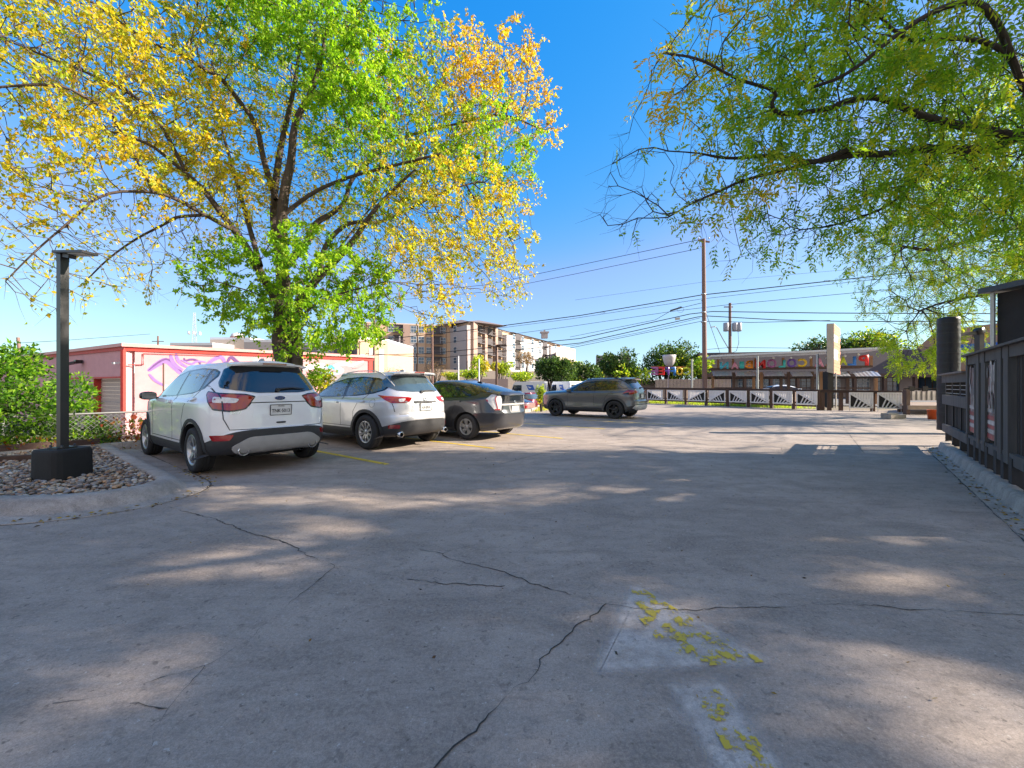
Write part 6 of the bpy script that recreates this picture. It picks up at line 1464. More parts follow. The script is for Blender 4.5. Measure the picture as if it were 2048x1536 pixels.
def gap(p):
    """chance that a leaf at p stays, from where its shadow lands on the lot"""
    x = p[:,0]-SUNH[0]*p[:,2]; y = p[:,1]-SUNH[1]*p[:,2]; yy = np.maximum(y, .5); u = 1024+x/yy*F; v = HZ+H0/yy*F; keep = np.ones(len(p))
    for (cu, cv, ru, rv, k) in POOLS:
        c = G(cu, cv); d = ((x-c.x)/(ru*c.y/F+.22))**2+((y-c.y)/(rv*c.y**2/(F*H0)+.15))**2; keep *= np.where(d < 1.15, 1-k, 1)
    seen = (p[:,1] > .5) & (p[:,0] < 1.28*p[:,1]); keep = np.where(seen, np.maximum(keep, .55), keep)
    streak = .5+.5*np.sin(y*5.2+1.3*np.sin(x*.9)+.8*np.sin(x*2.3+y)); lit = np.clip((y-7.7)/.5, 0, 1)*np.clip((13-y)/1, 0, 1); keep = keep*(1-lit*(.72+.27*(streak > .25)))
    return keep
def big_tree(name, label, cat, seeds, srad, blobs, natt, leaf, lsize, aspect, per_tip, bark, tip_r=.007, droop=.05, step=.4, twig=.5, compound=False, base=None, e=2.3, maxr=.42, group=None):
    def smo(pl):
        pl = [np.array(p, float) for p in pl]
        pl = [p if i == 0 else p+RNG.normal(0, .07, 3) for i, p in enumerate(pl)]
        for _ in range(2):
            q = [pl[0]]
            for i in range(len(pl)-1): q += [pl[i]*.75+pl[i+1]*.25, pl[i]*.25+pl[i+1]*.75]
            q.append(pl[-1]); pl = q
        return pl
    seeds = [smo(p) for p in seeds]
    att, BC, BR = blobs_att([b_[:6] for b_ in blobs], natt); pos, par = colonise(seeds, att, step=step, droop=droop, dk=step*1.15)
    n = len(pos); ch = np.zeros(n, int)
    for i in range(n):
        if par[i] >= 0: ch[par[i]] += 1
    rad = np.where(ch == 0, tip_r**e, 0.0)
    for i in range(n-1, -1, -1):
        if rad[i] == 0: rad[i] = tip_r**e
        if par[i] >= 0: rad[par[i]] += rad[i]
    rad = np.minimum(rad**(1/e), maxr)
    # keep the traced limbs stout
    k = 0
    for pl, (ra, rb) in zip(seeds, srad):
        cnt = 1
        for i in range(1, len(pl)): cnt += max(1, int(np.linalg.norm(pl[i]-pl[i-1])/step))
        for q in range(cnt): rad[k+q] = ra+(rb-ra)*(q/max(1, cnt-1))**(.45 if 'pecan' in name else .8)
        k += cnt
    for i in range(n):
        if par[i] >= 0: rad[i] = min(rad[i], rad[par[i]])
    root = empty(name, tuple(base if base is not None else pos[0]), 0, label, cat, group); O = np.array(root.location)
    m = par >= 0; p0 = pos[par[m]]; p1 = pos[m]; r1 = rad[m]; r0 = np.minimum(rad[par[m]], r1*1.7)
    big = r1 > .05; VV = []; FF = []; off = 0
    for sel, ns in ((big, 9), (~big, 5)):
        if sel.any(): V, Fc = seg_geo(p0[sel]-O, p1[sel]-O+norm(p1[sel]-p0[sel])*r1[sel][:,None]*.3, r0[sel], r1[sel], ns); VV.append(V); FF.append(Fc+off); off += len(V)
    # twigs
    thin = np.where(rad < .035)[0]; tips = np.where(ch == 0)[0]; src = np.concatenate([np.repeat(tips, 3), thin[::2]])
    dirp = norm(pos[src]-pos[np.maximum(par[src], 0)]+1e-6); d = norm(dirp*.7+RNG.normal(0, .55, (len(src),3))+[0,0,-droop*3]); Lt = RNG.uniform(.45, 1.2, len(src))*twig
    # class/leafiness per twig
    if 'pecan' in name:
        kp = RNG.random(len(src)) < gap(pos[src]); src = src[kp]; d = d[kp]; Lt = Lt[kp]
    s0 = pos[src]; s1 = s0+d*Lt[:,None]*.5; d2 = norm(d+RNG.normal(0,.3,(len(src),3))+[0,0,-droop*4]); s2 = s1+d2*Lt[:,None]*.5
    for a, b, ra, rb in ((s0,s1,tip_r*.75,tip_r*.5),(s1,s2,tip_r*.5,tip_r*.25)):
        V, Fc = seg_geo(a-O, b-O, np.full(len(a), ra), np.full(len(a), rb), 3); VV.append(V); FF.append(Fc+off); off += len(V)
    np_mesh('branches', np.vstack(VV), np.vstack(FF), bark, parent=root, smooth=True)
    cls = np.empty(len(src), int)
    for c in range(0, len(src), 4000):
        D = np.linalg.norm((s1[c:c+4000,None,:]-BC[None])/np.array([1,1.35,1]), axis=2)/BR[None]; D = D*RNG.uniform(.82,1.2,D.shape); cls[c:c+4000] = D.argmin(1)
    leafi = np.array([b[5] for b in blobs])[cls]; nl = RNG.poisson(per_tip*leafi)
    rep_ = np.repeat(np.arange(len(src)), nl); t = RNG.uniform(.05, 1, len(rep_)); a = s0[rep_]; b = s1[rep_]; c = s2[rep_]
    lp_ = np.where(t[:,None] < .5, a+(b-a)*t[:,None]*2, b+(c-b)*(t[:,None]*2-1)); lp_ = lp_+RNG.normal(0, .03, lp_.shape)
    if 'pecan' in name:
        kp = RNG.random(len(lp_)) < gap(lp_); lp_ = lp_[kp]; rep_ = rep_[kp]
    pals = [np.array(PALC[b[4]]) for b in blobs]; mx = max(len(p) for p in pals); PT = np.stack([p[np.arange(mx) % len(p)] for p in pals])
    tw = RNG.integers(0, mx, len(src)); col = PT[cls[rep_], np.where(RNG.random(len(rep_)) < .6, tw[rep_], RNG.integers(0, mx, len(rep_)))]*RNG.uniform(.75, 1.2, (len(rep_),1))
    if compound:   # pinnate leaf: pairs of narrow leaflets on a rachis
        rd = norm(d2[rep_]*.6+RNG.normal(0,.6,(len(rep_),3))+[0,0,-.35]); side = norm(np.cross(rd, RNG.normal(size=(len(rep_),3)))); RL = RNG.uniform(.16,.30,len(rep_)); PV = []; PD = []; PSz = []; PCo = []
        for k in range(5):
            for sg in (1,-1): PV.append(lp_+rd*(RL*(k+.8)/5)[:,None]+np.array([0,0,-.02*k])); PD.append(norm(side*sg+rd*.75+[0,0,-.25])); PSz.append(lsize*RNG.uniform(.8,1.2,len(rep_))); PCo.append(col)
        PV.append(lp_+rd*RL[:,None]); PD.append(rd); PSz.append(np.full(len(rep_), lsize)); PCo.append(col)
        V, Fc, C = leaf_geo(np.vstack(PV), np.vstack(PD), np.concatenate(PSz), aspect, np.vstack(PCo))
    else:
        ld = norm(d2[rep_]*.4+RNG.normal(0,.7,(len(rep_),3))+[0,0,-.5]); V, Fc, C = leaf_geo(lp_, ld, lsize*RNG.uniform(.65,1.35,len(rep_)), aspect, col)
    np_mesh('crown', V-O, Fc, leaf, parent=root, colr=C)
    print(name, 'nodes', n, 'twigs', len(src), 'leaves', len(V)//4); return root
def L3(uvd, w=None): return [np.array(P(u, v, y)) for u, v, y in uvd]
# ---- left tree, limbs traced with a depth for each point
TB = np.array([-6.85, 12.1, -.55])
seeds = [
 [TB, np.array(P(568,735,12.1)), *L3([(562,690,12.1),(559,638,12.1),(562,540,12.1),(564,456,12.0),(568,378,12.0),(580,319,11.9),(590,245,11.8),(625,175,11.6),(648,82,11.4),(660,10,11.2)])],
 [TB+[.18,.1,.1], *L3([(584,720,12.3),(578,660,12.4),(573,592,12.5),(552,470,12.6),(550,387,12.7),(560,283,12.8),(585,219,12.9),(603,114,13.0),(620,0,13.2)])],
 [TB+[.22,-.1,.3], *L3([(592,700,12.0),(587,629,12.0),(618,579,11.9),(669,524,11.7),(705,478,11.5),(737,437,11.3),(773,387,11.1),(830,340,10.8)])],
 L3([(640,545,11.8),(650,497,12.2),(682,460,12.4),(719,449,12.6),(755,449,12.8),(814,419,13.2),(887,387,13.6),(960,360,14.0)]),
 L3([(570,530,12.1),(614,488,12.6),(632,451,12.8),(664,428,13.0),(691,401,13.2),(705,351,13.5),(760,300,13.8),(819,273,14.2),(910,246,14.6),(1001,228,15.0),(1080,250,15.3)]),
 L3([(566,430,12.0),(587,410,12.0),(628,378,11.8),(691,351,11.5),(800,330,11.0),(880,300,10.6)]),
 L3([(552,600,12.1),(521,537,11.7),(484,484,11.3),(456,448,11.0),(424,404,10.7),(396,363,10.5),(340,320,10.2),(283,283,9.8),(200,250,9.4)]),
 L3([(456,455,11.0),(404,432,10.4),(355,404,9.9),(303,379,9.4),(226,384,8.9),(141,432,8.6),(61,505,8.4),(0,565,8.3)]),
 L3([(404,430,10.4),(355,424,10.6),(319,448,10.6),(279,480,10.6),(226,513,10.6),(174,565,10.5)]),
 L3([(552,400,12.4),(533,315,12.3),(509,250,12.0),(484,202,11.6),(448,170,11.2),(400,137,10.8),(371,113,10.5),(283,73,10.0),(194,10,9.4)]),
 L3([(300,370,9.6),(226,226,9.0),(174,194,8.6),(121,186,8.3),(0,186,8.0)]),
 L3([(370,340,10.3),(300,215,10.5),(200,150,10.6),(80,110,10.6),(-40,60,10.6)]),
 L3([(520,530,11.6),(470,330,13.4),(430,200,14.2),(380,60,15.0)]), L3([(590,640,12.2),(640,560,13.6),(700,470,14.8),(780,380,15.6)]),
 L3([(554,620,12.1),(510,590,11.5),(450,570,11.1),(420,560,10.9)]), L3([(590,640,12),(650,600,11.3),(720,575,10.9),(770,570,10.7)])]
srad = [(.30,.03),(.24,.03),(.20,.025),(.09,.03),(.12,.025),(.08,.03),(.14,.018),(.065,.010),(.05,.015),(.10,.025),(.05,.02),(.06,.02),(.08,.02),(.08,.02),(.03,.012),(.035,.012)]
bl = [(600,40,11.6,120,'G',2.3),(500,35,11.4,90,'G',2.0),(690,120,11.0,95,'G',2.7),(745,215,10.8,85,'G',2.7),(680,250,10.8,70,'G',2.2),(640,60,10.6,70,'G',2.4),(770,260,10.6,50,'G',2.2),(700,180,10.4,60,'G',2.2),(560,15,10.8,70,'G',2.0),(780,60,11.6,70,'G',1.3),(830,15,11.6,45,'G',1.2),(840,130,12.2,60,'M',1.0),(860,70,12.4,40,'G',.5),
 (490,575,11.4,90,'G',2.0),(600,540,11.2,80,'G',2.0),(680,590,11.0,100,'G',2.3),(740,600,11.0,70,'G',1.6),(600,660,11.3,60,'G',1.2),(620,715,11.6,45,'G',1.2),(560,620,11.2,60,'G',1.1),(440,540,11.0,50,'G',1.0),(540,150,12.6,70,'G',.7),(560,250,12.6,60,'Y',.35),
 (300,320,9.6,130,'Y',1.0),(200,210,9.2,120,'Y',.8),(110,110,9.0,120,'Y',.8),(60,300,8.8,90,'Y',.75),(350,170,10.2,120,'Y',1.0),(250,60,10.0,120,'Y',.9),(430,300,11.0,95,'Y',1.2),(400,420,10.6,80,'Y',.5),(160,380,9.0,90,'Y',.55),(50,400,8.6,80,'Y',.5),(30,200,8.6,80,'M',.7),(380,60,10.8,90,'M',1.0),(450,140,11.4,90,'M',1.0),(30,30,9.2,90,'M',.8),(470,380,12.0,70,'Y',.7),(330,240,12.5,120,'Y',.6),(180,120,12.5,130,'Y',.5),
 (120,490,8.8,80,'Y',.22),(60,560,8.6,70,'Y',.14),(230,520,9.6,80,'Y',.16),(330,490,10.4,80,'Y',.16),(200,450,9.2,80,'Y',.25),(100,420,8.8,70,'Y',.5),(400,540,11.4,50,'Y',.1),
 (950,200,14.4,105,'O',1.3),(1020,150,14.8,70,'O',1.2),(1060,240,15.0,60,'O',1.2),(940,130,14.4,55,'O',.9),(880,270,13.6,105,'M',1.3),(990,300,14.2,90,'G',1.2),(880,180,13.6,60,'M',1.0),(900,400,12.6,110,'Y',1.3),(980,460,13.6,90,'Y',1.1),(1030,390,14.2,50,'O',.5),(1000,540,13.4,60,'Y',.5),(850,510,12.0,85,'Y',1.0),(870,590,12.2,60,'Y',.6),(820,600,12.2,45,'O',.5),(800,370,11.4,90,'M',1.2),(720,340,11.6,80,'G',.8),(800,300,12.6,80,'G',.9),(750,470,11.6,70,'M',.7),(650,400,13.5,80,'Y',.4),(920,330,13.4,80,'G',1.1),(760,150,13.2,80,'O',.7),(670,450,14.5,70,'Y',.4),(600,330,14.5,80,'Y',.35),(500,420,14.0,70,'Y',.4),(850,440,15,110,'Y',.5),(700,200,15.5,120,'M',.5),(500,90,15,110,'M',.5)]
big_tree('shade_tree', 'big spreading shade tree turning yellow with bright green clumps, behind the parked cars', 'tree', seeds, srad, bl, 9000, LEAF, .095, .55, 18, BARK, tip_r=.0062, droop=.05, step=.30, twig=.62, base=TB)
# ---- right tree: trunk out of frame, limbs reach in
DF = .73
def L3(uvd, w=None): return [np.array(P(u, v, y*DF)) for u, v, y in uvd]
TR = np.array([11.5, 5.2, 0.0])
seeds = [[TR, TR+[-.2,0,2.2], TR+[-.5,.2,4.0], *L3([(2230,330,8.1),(2110,290,8.1),(2048,273,8.1),(1970,301,8.1),(1879,290,8.0),(1788,303,7.9),(1697,299,7.8),(1629,303,7.7),(1551,310,7.6),(1469,314,7.7),(1400,302,7.9)])],
 L3([(2110,290,8.1),(2000,245,7.8),(1879,237,7.5),(1834,200,7.3),(1765,182,7.2),(1701,200,7.1),(1642,226,7.0),(1583,232,7.0),(1551,223,7.0),(1533,196,7.0),(1469,150,7.0),(1405,123,7.0),(1330,100,7.1)]),
 [TR+[-.5,.2,4.0], *L3([(2160,200,7.0),(2048,178,6.8),(1993,100,6.7),(1900,60,6.6),(1834,36,6.5),(1740,5,6.4)])],
 L3([(1697,299,7.8),(1600,322,7.7),(1500,355,7.7),(1446,369,7.7),(1378,419,7.8),(1330,440,7.9)]),
 L3([(2048,178,6.8),(1950,30,6.2),(1879,32,6.0),(1788,77,6.0),(1720,128,6.1),(1640,170,6.3)]),
 L3([(1879,290,8.0),(1800,400,8.6),(1700,440,9.0),(1600,470,9.3)]),
 [TR+[-.5,.2,4.0], TR+[1,-1.5,6.0], TR+[2,-3,7.5]], [TR+[-.5,.2,4.0], TR+[-1.5,-2.5,6.0], TR+[-3,-4,7.2]], [TR+[-.5,.2,4.0], TR+[3,.5,6.2], TR+[6,.0,7.8]], [TR+[-.2,0,2.2], TR+[2,1.5,5], TR+[5,3,7]]]
srad = [(.24,.012),(.085,.012),(.11,.015),(.05,.010),(.06,.015),(.045,.010),(.15,.04),(.15,.04),(.16,.04),(.12,.03)]
bl = [(1480,60,7.2,110,'M',1.0),(1400,150,7.2,100,'Y',.8),(1370,110,7.2,60,'O',.35),(1500,220,7.2,100,'D',1.0),(1600,130,6.8,120,'D',1.2),(1620,30,6.6,110,'M',1.1),(1720,200,7.2,110,'D',1.3),(1760,80,6.4,120,'D',1.2),(1880,60,6.4,110,'D',1.2),(1880,180,7.0,110,'D',1.3),(1990,120,6.8,110,'D',1.3),(2000,260,7.6,110,'D',1.5),(2030,20,6.8,90,'D',1.1),(1850,320,8.0,110,'D',1.5),(1950,380,8.4,100,'D',1.5),(2060,360,8.4,90,'D',1.4),
 (1700,330,7.8,90,'D',1.2),(1600,310,7.8,80,'G',1.0),(1500,330,7.8,80,'M',.7),(1420,300,7.9,70,'M',.45),(1290,290,8.3,70,'D',.06),(1250,330,8.3,50,'D',.06),(1400,420,7.9,60,'M',.6),(1470,380,7.8,70,'M',.6),(1270,430,8.1,70,'D',.07),(1210,430,8.2,40,'D',.05),(1560,430,8.6,70,'D',.45),(1660,430,8.8,80,'D',.7),(1500,480,8.4,50,'D',.35),(1350,380,8.0,60,'M',.25),(1620,490,9.0,50,'D',.4),(1740,430,9.0,70,'D',.9)]
bl += [(1600,230,8.4,100,'D',1.0),(1750,260,8.6,110,'D',1.2),(1900,250,8.8,110,'D',1.3),(1700,90,8.0,110,'D',1.1),(1850,120,8.2,110,'D',1.2),(2000,200,8.6,110,'D',1.3),(1520,120,8.0,90,'M',.9),(1980,330,9.2,90,'D',1.3),(1820,400,9.2,80,'D',1.0)]
bl = [(u, v, y*DF, r, c, w) for (u, v, y, r, c, w) in bl]
def wb(x, y, z, r, c, w):   # world blob -> pseudo pixel form
    return (1024+x/y*F, HZ-(z-H0)/y*F, y, r/y*F, c, w)
bl += [wb(14,5.2,8.6,2.8,'D',1.6), wb(16.5,5.5,8.2,2.8,'D',1.6), wb(12,3.2,8.4,2.6,'D',1.6), wb(14.5,2.6,8.2,2.6,'D',1.6), wb(17.5,3.0,7.6,2.6,'D',1.6), wb(10.5,4.6,8.6,2.0,'D',1.4), wb(9.0,2.6,7.6,1.8,'D',1.4), wb(11.5,1.2,7.2,2.0,'D',1.5), wb(15,.9,7.0,2.2,'D',1.5), wb(18.6,5.4,6.6,2.4,'D',1.6), wb(13,4.5,10.0,2.4,'D',1.2), wb(17,4.5,10.2,2.4,'D',1.2), wb(19,1.6,8.6,2.2,'D',1.6), wb(13.5,1.0,8.6,2.0,'D',1.4), wb(20,3.4,9.0,2.2,'D',1.5)]
big_tree('pecan_tree', 'large green and yellow feathery leaved tree reaching in from the right over the lot', 'tree', seeds, srad, bl, 10500, LEAF, .080, .34, 2.3, BARKD, tip_r=.0045, droop=.008, step=.22, twig=.40, compound=True, base=TR)
def L3(uvd, w=None): return [np.array(P(u, v, y)) for u, v, y in uvd]
# ---- second right tree, deeper, small leaved, hanging lower
TR2 = np.array([24.0, 16.0, 0])
seeds = [[TR2, TR2+[-.2,0,2.5], TR2+[-.8,.2,4.6], *L3([(2150,470,15.4),(2040,455,15),(1960,470,14.6),(1880,500,14.2),(1800,490,14)])], [TR2+[-.2,0,2.5], *L3([(2150,540,15.4),(2060,570,15.2),(1980,590,15),(1900,600,14.8),(1850,620,14.6)])], [TR2+[-.8,.2,4.6], TR2+[-1.5,0,7], TR2+[-2,.5,9]], [TR2+[-.8,.2,4.6], TR2+[1.5,-1,7], TR2+[3,-1.5,9]]]
bl = [(1880,480,14.4,90,'D',1.5),(1960,520,14.6,90,'D',1.5),(2040,450,14.8,100,'D',1.5),(1800,490,14.0,70,'D',.9),(1820,560,14.2,60,'D',.7),(1880,590,14.4,70,'D',1.0),(1800,620,14.2,40,'D',.25),(1850,690,14.0,48,'L',2.6),(1870,650,14.0,45,'L',1.8),(1830,670,14,30,'L',1.6),(1940,610,14.6,60,'M',1.3),(1990,560,14.6,60,'D',1.4),(1930,690,14.2,30,'L',1.4),(1960,400,14.8,90,'D',1.3),(1870,400,14.8,80,'D',.9),(2060,560,15,60,'D',1.2), wb(20,15,11,3,'D',1.0), wb(24,14,9.5,3,'D',1.0), wb(22.5,11.5,8.6,2.6,'D',1.1), wb(25,16,7,3,'D',1.0)]
big_tree('pecan_tree', 'second feathery tree behind the screened shelter, hanging low with a bright yellow green clump', 'tree', seeds, [(.26,.04),(.12,.03),(.16,.05),(.14,.05)], bl, 7000, LEAF, .085, .36, 2.6, BARKD, tip_r=.008, droop=.05, step=.36, twig=.55, compound=True, base=TR2, e=2.5)
# trees wholly to the right that shade the foreground
TR3 = np.array([24.5, 3.0, 0])
bl = [wb(22,3.2,9.5,3,'D',1.6), wb(25,4.6,10,3,'D',1.6), wb(26,1.2,9.0,3,'D',1.6), wb(21.5,.9,8.0,2.6,'D',1.6), wb(23,5.2,7.4,2.6,'D',1.6), wb(27.5,3,7,2.6,'D',1.4), wb(23.5,2.4,12,2.8,'D',1.4), wb(20.5,4.6,10.4,2.4,'D',1.4)]
big_tree('pecan_tree', 'broad tree standing beyond the right edge whose shade covers the near concrete', 'tree', [[TR3, TR3+[0,0,3], TR3+[-.3,.1,6], TR3+[-.2,0,9]], [TR3+[0,0,3], TR3+[-2,1,7]], [TR3+[0,0,3], TR3+[2,-1,7]]], [(.3,.06),(.14,.05),(.14,.05)], bl, 2200, LEAF, .13, .5, 1.1, BARKD, tip_r=.009, droop=.04, step=.5, twig=.7, compound=True, base=TR3)

# ---- simple bushy trees, shrubs
def bushy(name, label, cat, base, blobs, n, size, aspect, trunk_r, bark, leaf=LEAFD, group=None, stems=None, upb=.2):
    """blobs: (dx,dy,z,rx,rz,cls) relative to base"""
    base = np.array(base, float); root = empty(name, tuple(base), 0, label, cat, group); W = np.array([b[3]**2 for b in blobs]); W = W/W.sum(); PV = []; PC_ = []; PD = []
    for b, w in zip(blobs, W):
        k = int(n*w); q = norm(RNG.normal(size=(k,3))); rr = RNG.uniform(.35,1,(k,1))**.55; lump = 1+.22*np.sin(q[:,[0]]*5+b[0]*3)*np.cos(q[:,[2]]*6+b[1])+.12*np.sin(q[:,[1]]*13)
        p = q*rr*lump*np.array([b[3],b[3]*1.0,b[4]])+np.array([b[0],b[1],b[2]]); ck = np.sin(p[:,0]*7/b[3])+np.sin(p[:,1]*6/b[3]+1)+np.sin(p[:,2]*8/b[3]+2)
        keep = RNG.random(k) < np.clip(.62+.30*ck, .12, 1); p = p[keep]; q = q[keep]; pal_ = np.array(PALC[b[5]]); PV.append(p); PD.append(norm(q*.6+RNG.normal(0,.6,q.shape)+[0,0,upb])); PC_.append(pal_[RNG.integers(0,len(pal_),len(p))]*RNG.uniform(.7,1.25,(len(p),1)))
    PV = np.vstack(PV); V, Fc, C = leaf_geo(PV, np.vstack(PD), size*RNG.uniform(.6,1.4,len(PV)), aspect, np.vstack(PC_)); np_mesh('crown', V, Fc, leaf, parent=root, colr=C)
    mb = MB(); cz = min(b[2] for b in blobs)
    for i, b in enumerate(blobs if stems is None else blobs[:stems]):
        mid = Vector((b[0]*.3, b[1]*.3, max(.1, (b[2])*.45))); mb.tube([(RNG.uniform(-.1,.1)*trunk_r*4,0,-.2), mid, (b[0],b[1],b[2])], [trunk_r*(1 if i == 0 else .7), trunk_r*.6, trunk_r*.2], 6)
        for k in range(5):
            a = RNG.normal(size=3); a = a/np.linalg.norm(a); mb.tube([(b[0],b[1],b[2]), (b[0]+a[0]*b[3]*.85, b[1]+a[1]*b[3]*.85, b[2]+a[2]*b[4]*.85)], [trunk_r*.22, trunk_r*.06], 4)
    mb.build('trunk' if cat == 'tree' else 'stems', bark, root, fixn=False); return root
def btree(u, v, y, ru, rv, cls, label, name='oak_tree', n=5000, size=.30, zb=-.6, cat='tree', group=None, aspect=.6, nb=9, tr=None, leaf=LEAFD):
    c = P(u, v, y); rx, rz = ru*y/F, rv*y/F; bl = []; h = c.z-zb
    for k in range(nb):
        a = RNG.uniform(0, 6.28); q = RNG.uniform(.3,.75); bl.append((rx*q*math.cos(a), rx*q*math.sin(a)*.8, h+rz*RNG.uniform(-.55,.5), rx*RNG.uniform(.32,.5), rz*RNG.uniform(.35,.55), cls if RNG.random() < .8 else {'K':'D','D':'K','L':'Y','T':'T','Y':'L'}.get(cls, cls)))
    bl.append((0,0,h,rx*.6,rz*.7,cls)); return bushy(name, label, cat, (c.x, c.y, zb), bl, n, size, aspect, tr or max(.08, rx*.06), BARKD, leaf, group)
btree(1105,740,46,48,34,'K','round dark green oak in front of the white delivery vans', n=9000, size=.28, nb=12)
btree(1168,752,50,42,30,'K','dark green oak just right of the round oak beyond the grey SUV', n=6000)
btree(1240,735,52,50,42,'K','wide dark tree above the roof of the grey SUV', n=9000, nb=12)
btree(1330,722,54,62,50,'K','tallest of the dark trees, behind the cup sign', n=12000, nb=14)
btree(1405,740,50,34,36,'D','lighter green tree at the foot of the tallest utility pole', n=6000, size=.26)
btree(1655,706,66,58,34,'K','dusky tree behind the roof left of the checked sign post', n=7000, size=.36, nb=10)
btree(1750,702,62,70,46,'K','broad dusky tree behind the shop roof right of the checked sign post', n=11000, size=.36, nb=14)
btree(955,732,60,22,24,'L','small yellow green tree before the apartment wall', n=3200, size=.26); btree(1003,738,58,24,18,'L','low yellow green tree right of the dark street lamp', n=3200, size=.26); btree(938,748,55,18,12,'D','round green shrub before the retaining wall', n=1600, size=.25)
btree(868,738,58,38,30,'T','bare tan twiggy tree in front of the apartments', n=1500, size=.16, aspect=.2); btree(785,745,60,26,18,'T','low brown twiggy tree before the brick office', n=900, size=.16, aspect=.2); btree(1048,715,90,24,18,'T','brown autumn tree by the white apartment end', n=1800, size=.30)
btree(1040,752,55,30,10,'D','low green shrub row behind the white vans', n=2400, size=.25, name='shrub', cat='shrub'); btree(905,752,56,22,9,'L','low golden shrub left of the retaining wall', n=1500, size=.22, name='shrub', cat='shrub'); btree(1150,735,60,30,14,'L','sunlit yellow green tree top between the two dark oaks', n=2400, size=.28)
btree(1082,790,20.5,10,22,'L','young bushy sapling at the nose of the grey SUV', n=1300, size=.09, zb=-.5, name='sapling', cat='sapling', tr=.03); btree(640,762,12.6,26,28,'L','leafy suckers between the white SUV and silver SUV', n=1800, size=.085, zb=-.3, name='shrub', cat='shrub', tr=.02, leaf=LEAF)
# shrubs left, behind the gravel bed
bushy('privet_shrub', 'dense bright green shrub at the left edge behind the gravel bed', 'shrub', (-9.6,7.6,-.1), [(-.3,.0,1.5,.75,.7,'V'),(-1.2,.3,1.3,.8,.9,'K'),(.35,-.1,1.0,.55,.6,'V'),(-.6,-.5,.8,.7,.6,'V'),(-1.0,-.4,2.15,.3,.5,'K'),(.1,.2,.6,.7,.5,'K'),(-1.9,-.3,1.3,.8,1.0,'V'),(-.2,.3,1.85,.45,.4,'V')], 22000, .08, .5, .025, BARKD, LEAF)
bushy('privet_shrub', 'darker green shrub beside and behind the black light pole', 'shrub', (-9.3,8.5,-.4), [(.0,0,1.05,.4,.5,'V'),(.45,.1,.55,.35,.35,'K'),(-.4,.3,1.5,.42,.5,'V'),(.1,.1,.4,.5,.35,'K')], 6500, .08, .5, .02, BARKD, LEAF)
bushy('vine_shrub', 'straggly reddish and green vines over the chain link fence left of the white SUV', 'shrub', (-8.1,9.3,-.5), [(0,0,.6,.45,.25,'R'),(.5,.3,.75,.35,.2,'M'),(-.5,-.3,.9,.4,.25,'R'),(.9,.8,.8,.35,.3,'L'),(.2,-.2,.25,.7,.25,'G')], 1500, .10, .6, .012, BARKD, LEAF)
for i, (x, y, lb) in enumerate(((-10.8,6.0,'low weedy plants along the timber at the left edge'),(-9.4,7.1,'low leafy weeds at the foot of the left shrub'),(-8.7,7.9,'small weeds between the light pole and the fence'))): bushy('weed_clump', lb, 'plant', (x,y,.0), [(0,0,.2,.5,.2,'G'),(.5,.3,.15,.4,.18,'R'),(-.5,-.3,.2,.4,.2,'D')], 700, .07, .45, .008, BARKD, LEAF)
# grass strips
def grass(pts, n, h, name, lb, cols):
    a, b, w = pts; t = RNG.random(n); p = np.array(a)+(np.array(b)-np.array(a))*t[:,None]+RNG.normal(0, w, (n,3))*[1,1,0]; d = norm(RNG.normal(0,.35,(n,3))+[0,0,1]); V, Fc, C = leaf_geo(p, d, h*RNG.uniform(.5,1.3,n), .10, np.array(cols)[RNG.integers(0,len(cols),n)]); set_tag(np_mesh(name, V, Fc, LEAF, colr=C), kind='stuff', label=lb)
grass(((10.2,32.2,-.05),(16.8,23.6,-.02),.5), 9000, .22, 'grass', 'yellow green grass under the plaza railing', [(.35,.42,.06),(.45,.45,.08),(.25,.34,.05)])
grass(((0.2,20.6,-.1),(2.2,23.5,-.1),.5), 3000, .22, 'dry_grass', 'dry yellow grass at the kerb end near the grey SUV', [(.50,.42,.10),(.42,.36,.12),(.35,.40,.08)])
# fallen leaves on the slab
for _nm, _pth, _k in (('gutter left', [p for p in outer], 260), ('gutter right', [R0+RD*(5-.4*i)-RN*.22 for i in range(24)], 320)):
    _i = RNG.integers(0, len(_pth)-1, _k); _t = RNG.random(_k); _p = np.array([list(_pth[a].lerp(_pth[a+1], b)) for a, b in zip(_i, _t)])+RNG.normal(0, .07, (_k,3))*[1,1,0]; _p[:,2] = .016
    V, Fc, C = leaf_geo(_p, norm(np.column_stack([RNG.normal(size=(_k,2)), np.zeros(_k)])), RNG.uniform(.02,.06,_k), .45, np.array([(.20,.11,.04),(.32,.20,.05),(.10,.07,.04),(.42,.30,.06)])[RNG.integers(0,4,_k)], fold=.15); V[:,2] = np.clip(V[:,2], .01, .04); set_tag(np_mesh('leaf_litter', V, Fc, LEAFD, colr=C), kind='stuff', label='dry leaf litter caught along the kerb, %s side' % _nm.split()[1])
n = 900; uv = np.stack([RNG.uniform(-7,9,n), RNG.uniform(1.6,13,n)], 1); pos_ = np.column_stack([uv, np.full(n,.012)]); ok_ = np.array([not inside(p[0], p[1], bedp) for p in uv]); pos_ = pos_[ok_]; n = len(pos_); d = norm(np.column_stack([RNG.normal(size=(n,2)), np.zeros(n)]))
V, Fc, C = leaf_geo(pos_, d, RNG.uniform(.008,.036,n)*RNG.uniform(.5,1,n), .45, np.array([(.12,.06,.03),(.22,.12,.04),(.05,.04,.035),(.30,.20,.06)])[RNG.integers(0,4,n)], fold=.05); V[:,2] = np.clip(V[:,2], .006, .02); set_tag(np_mesh('fallen_leaves', V, Fc, LEAFD, colr=C), kind='stuff', label='small dry fallen leaves scattered over the concrete')
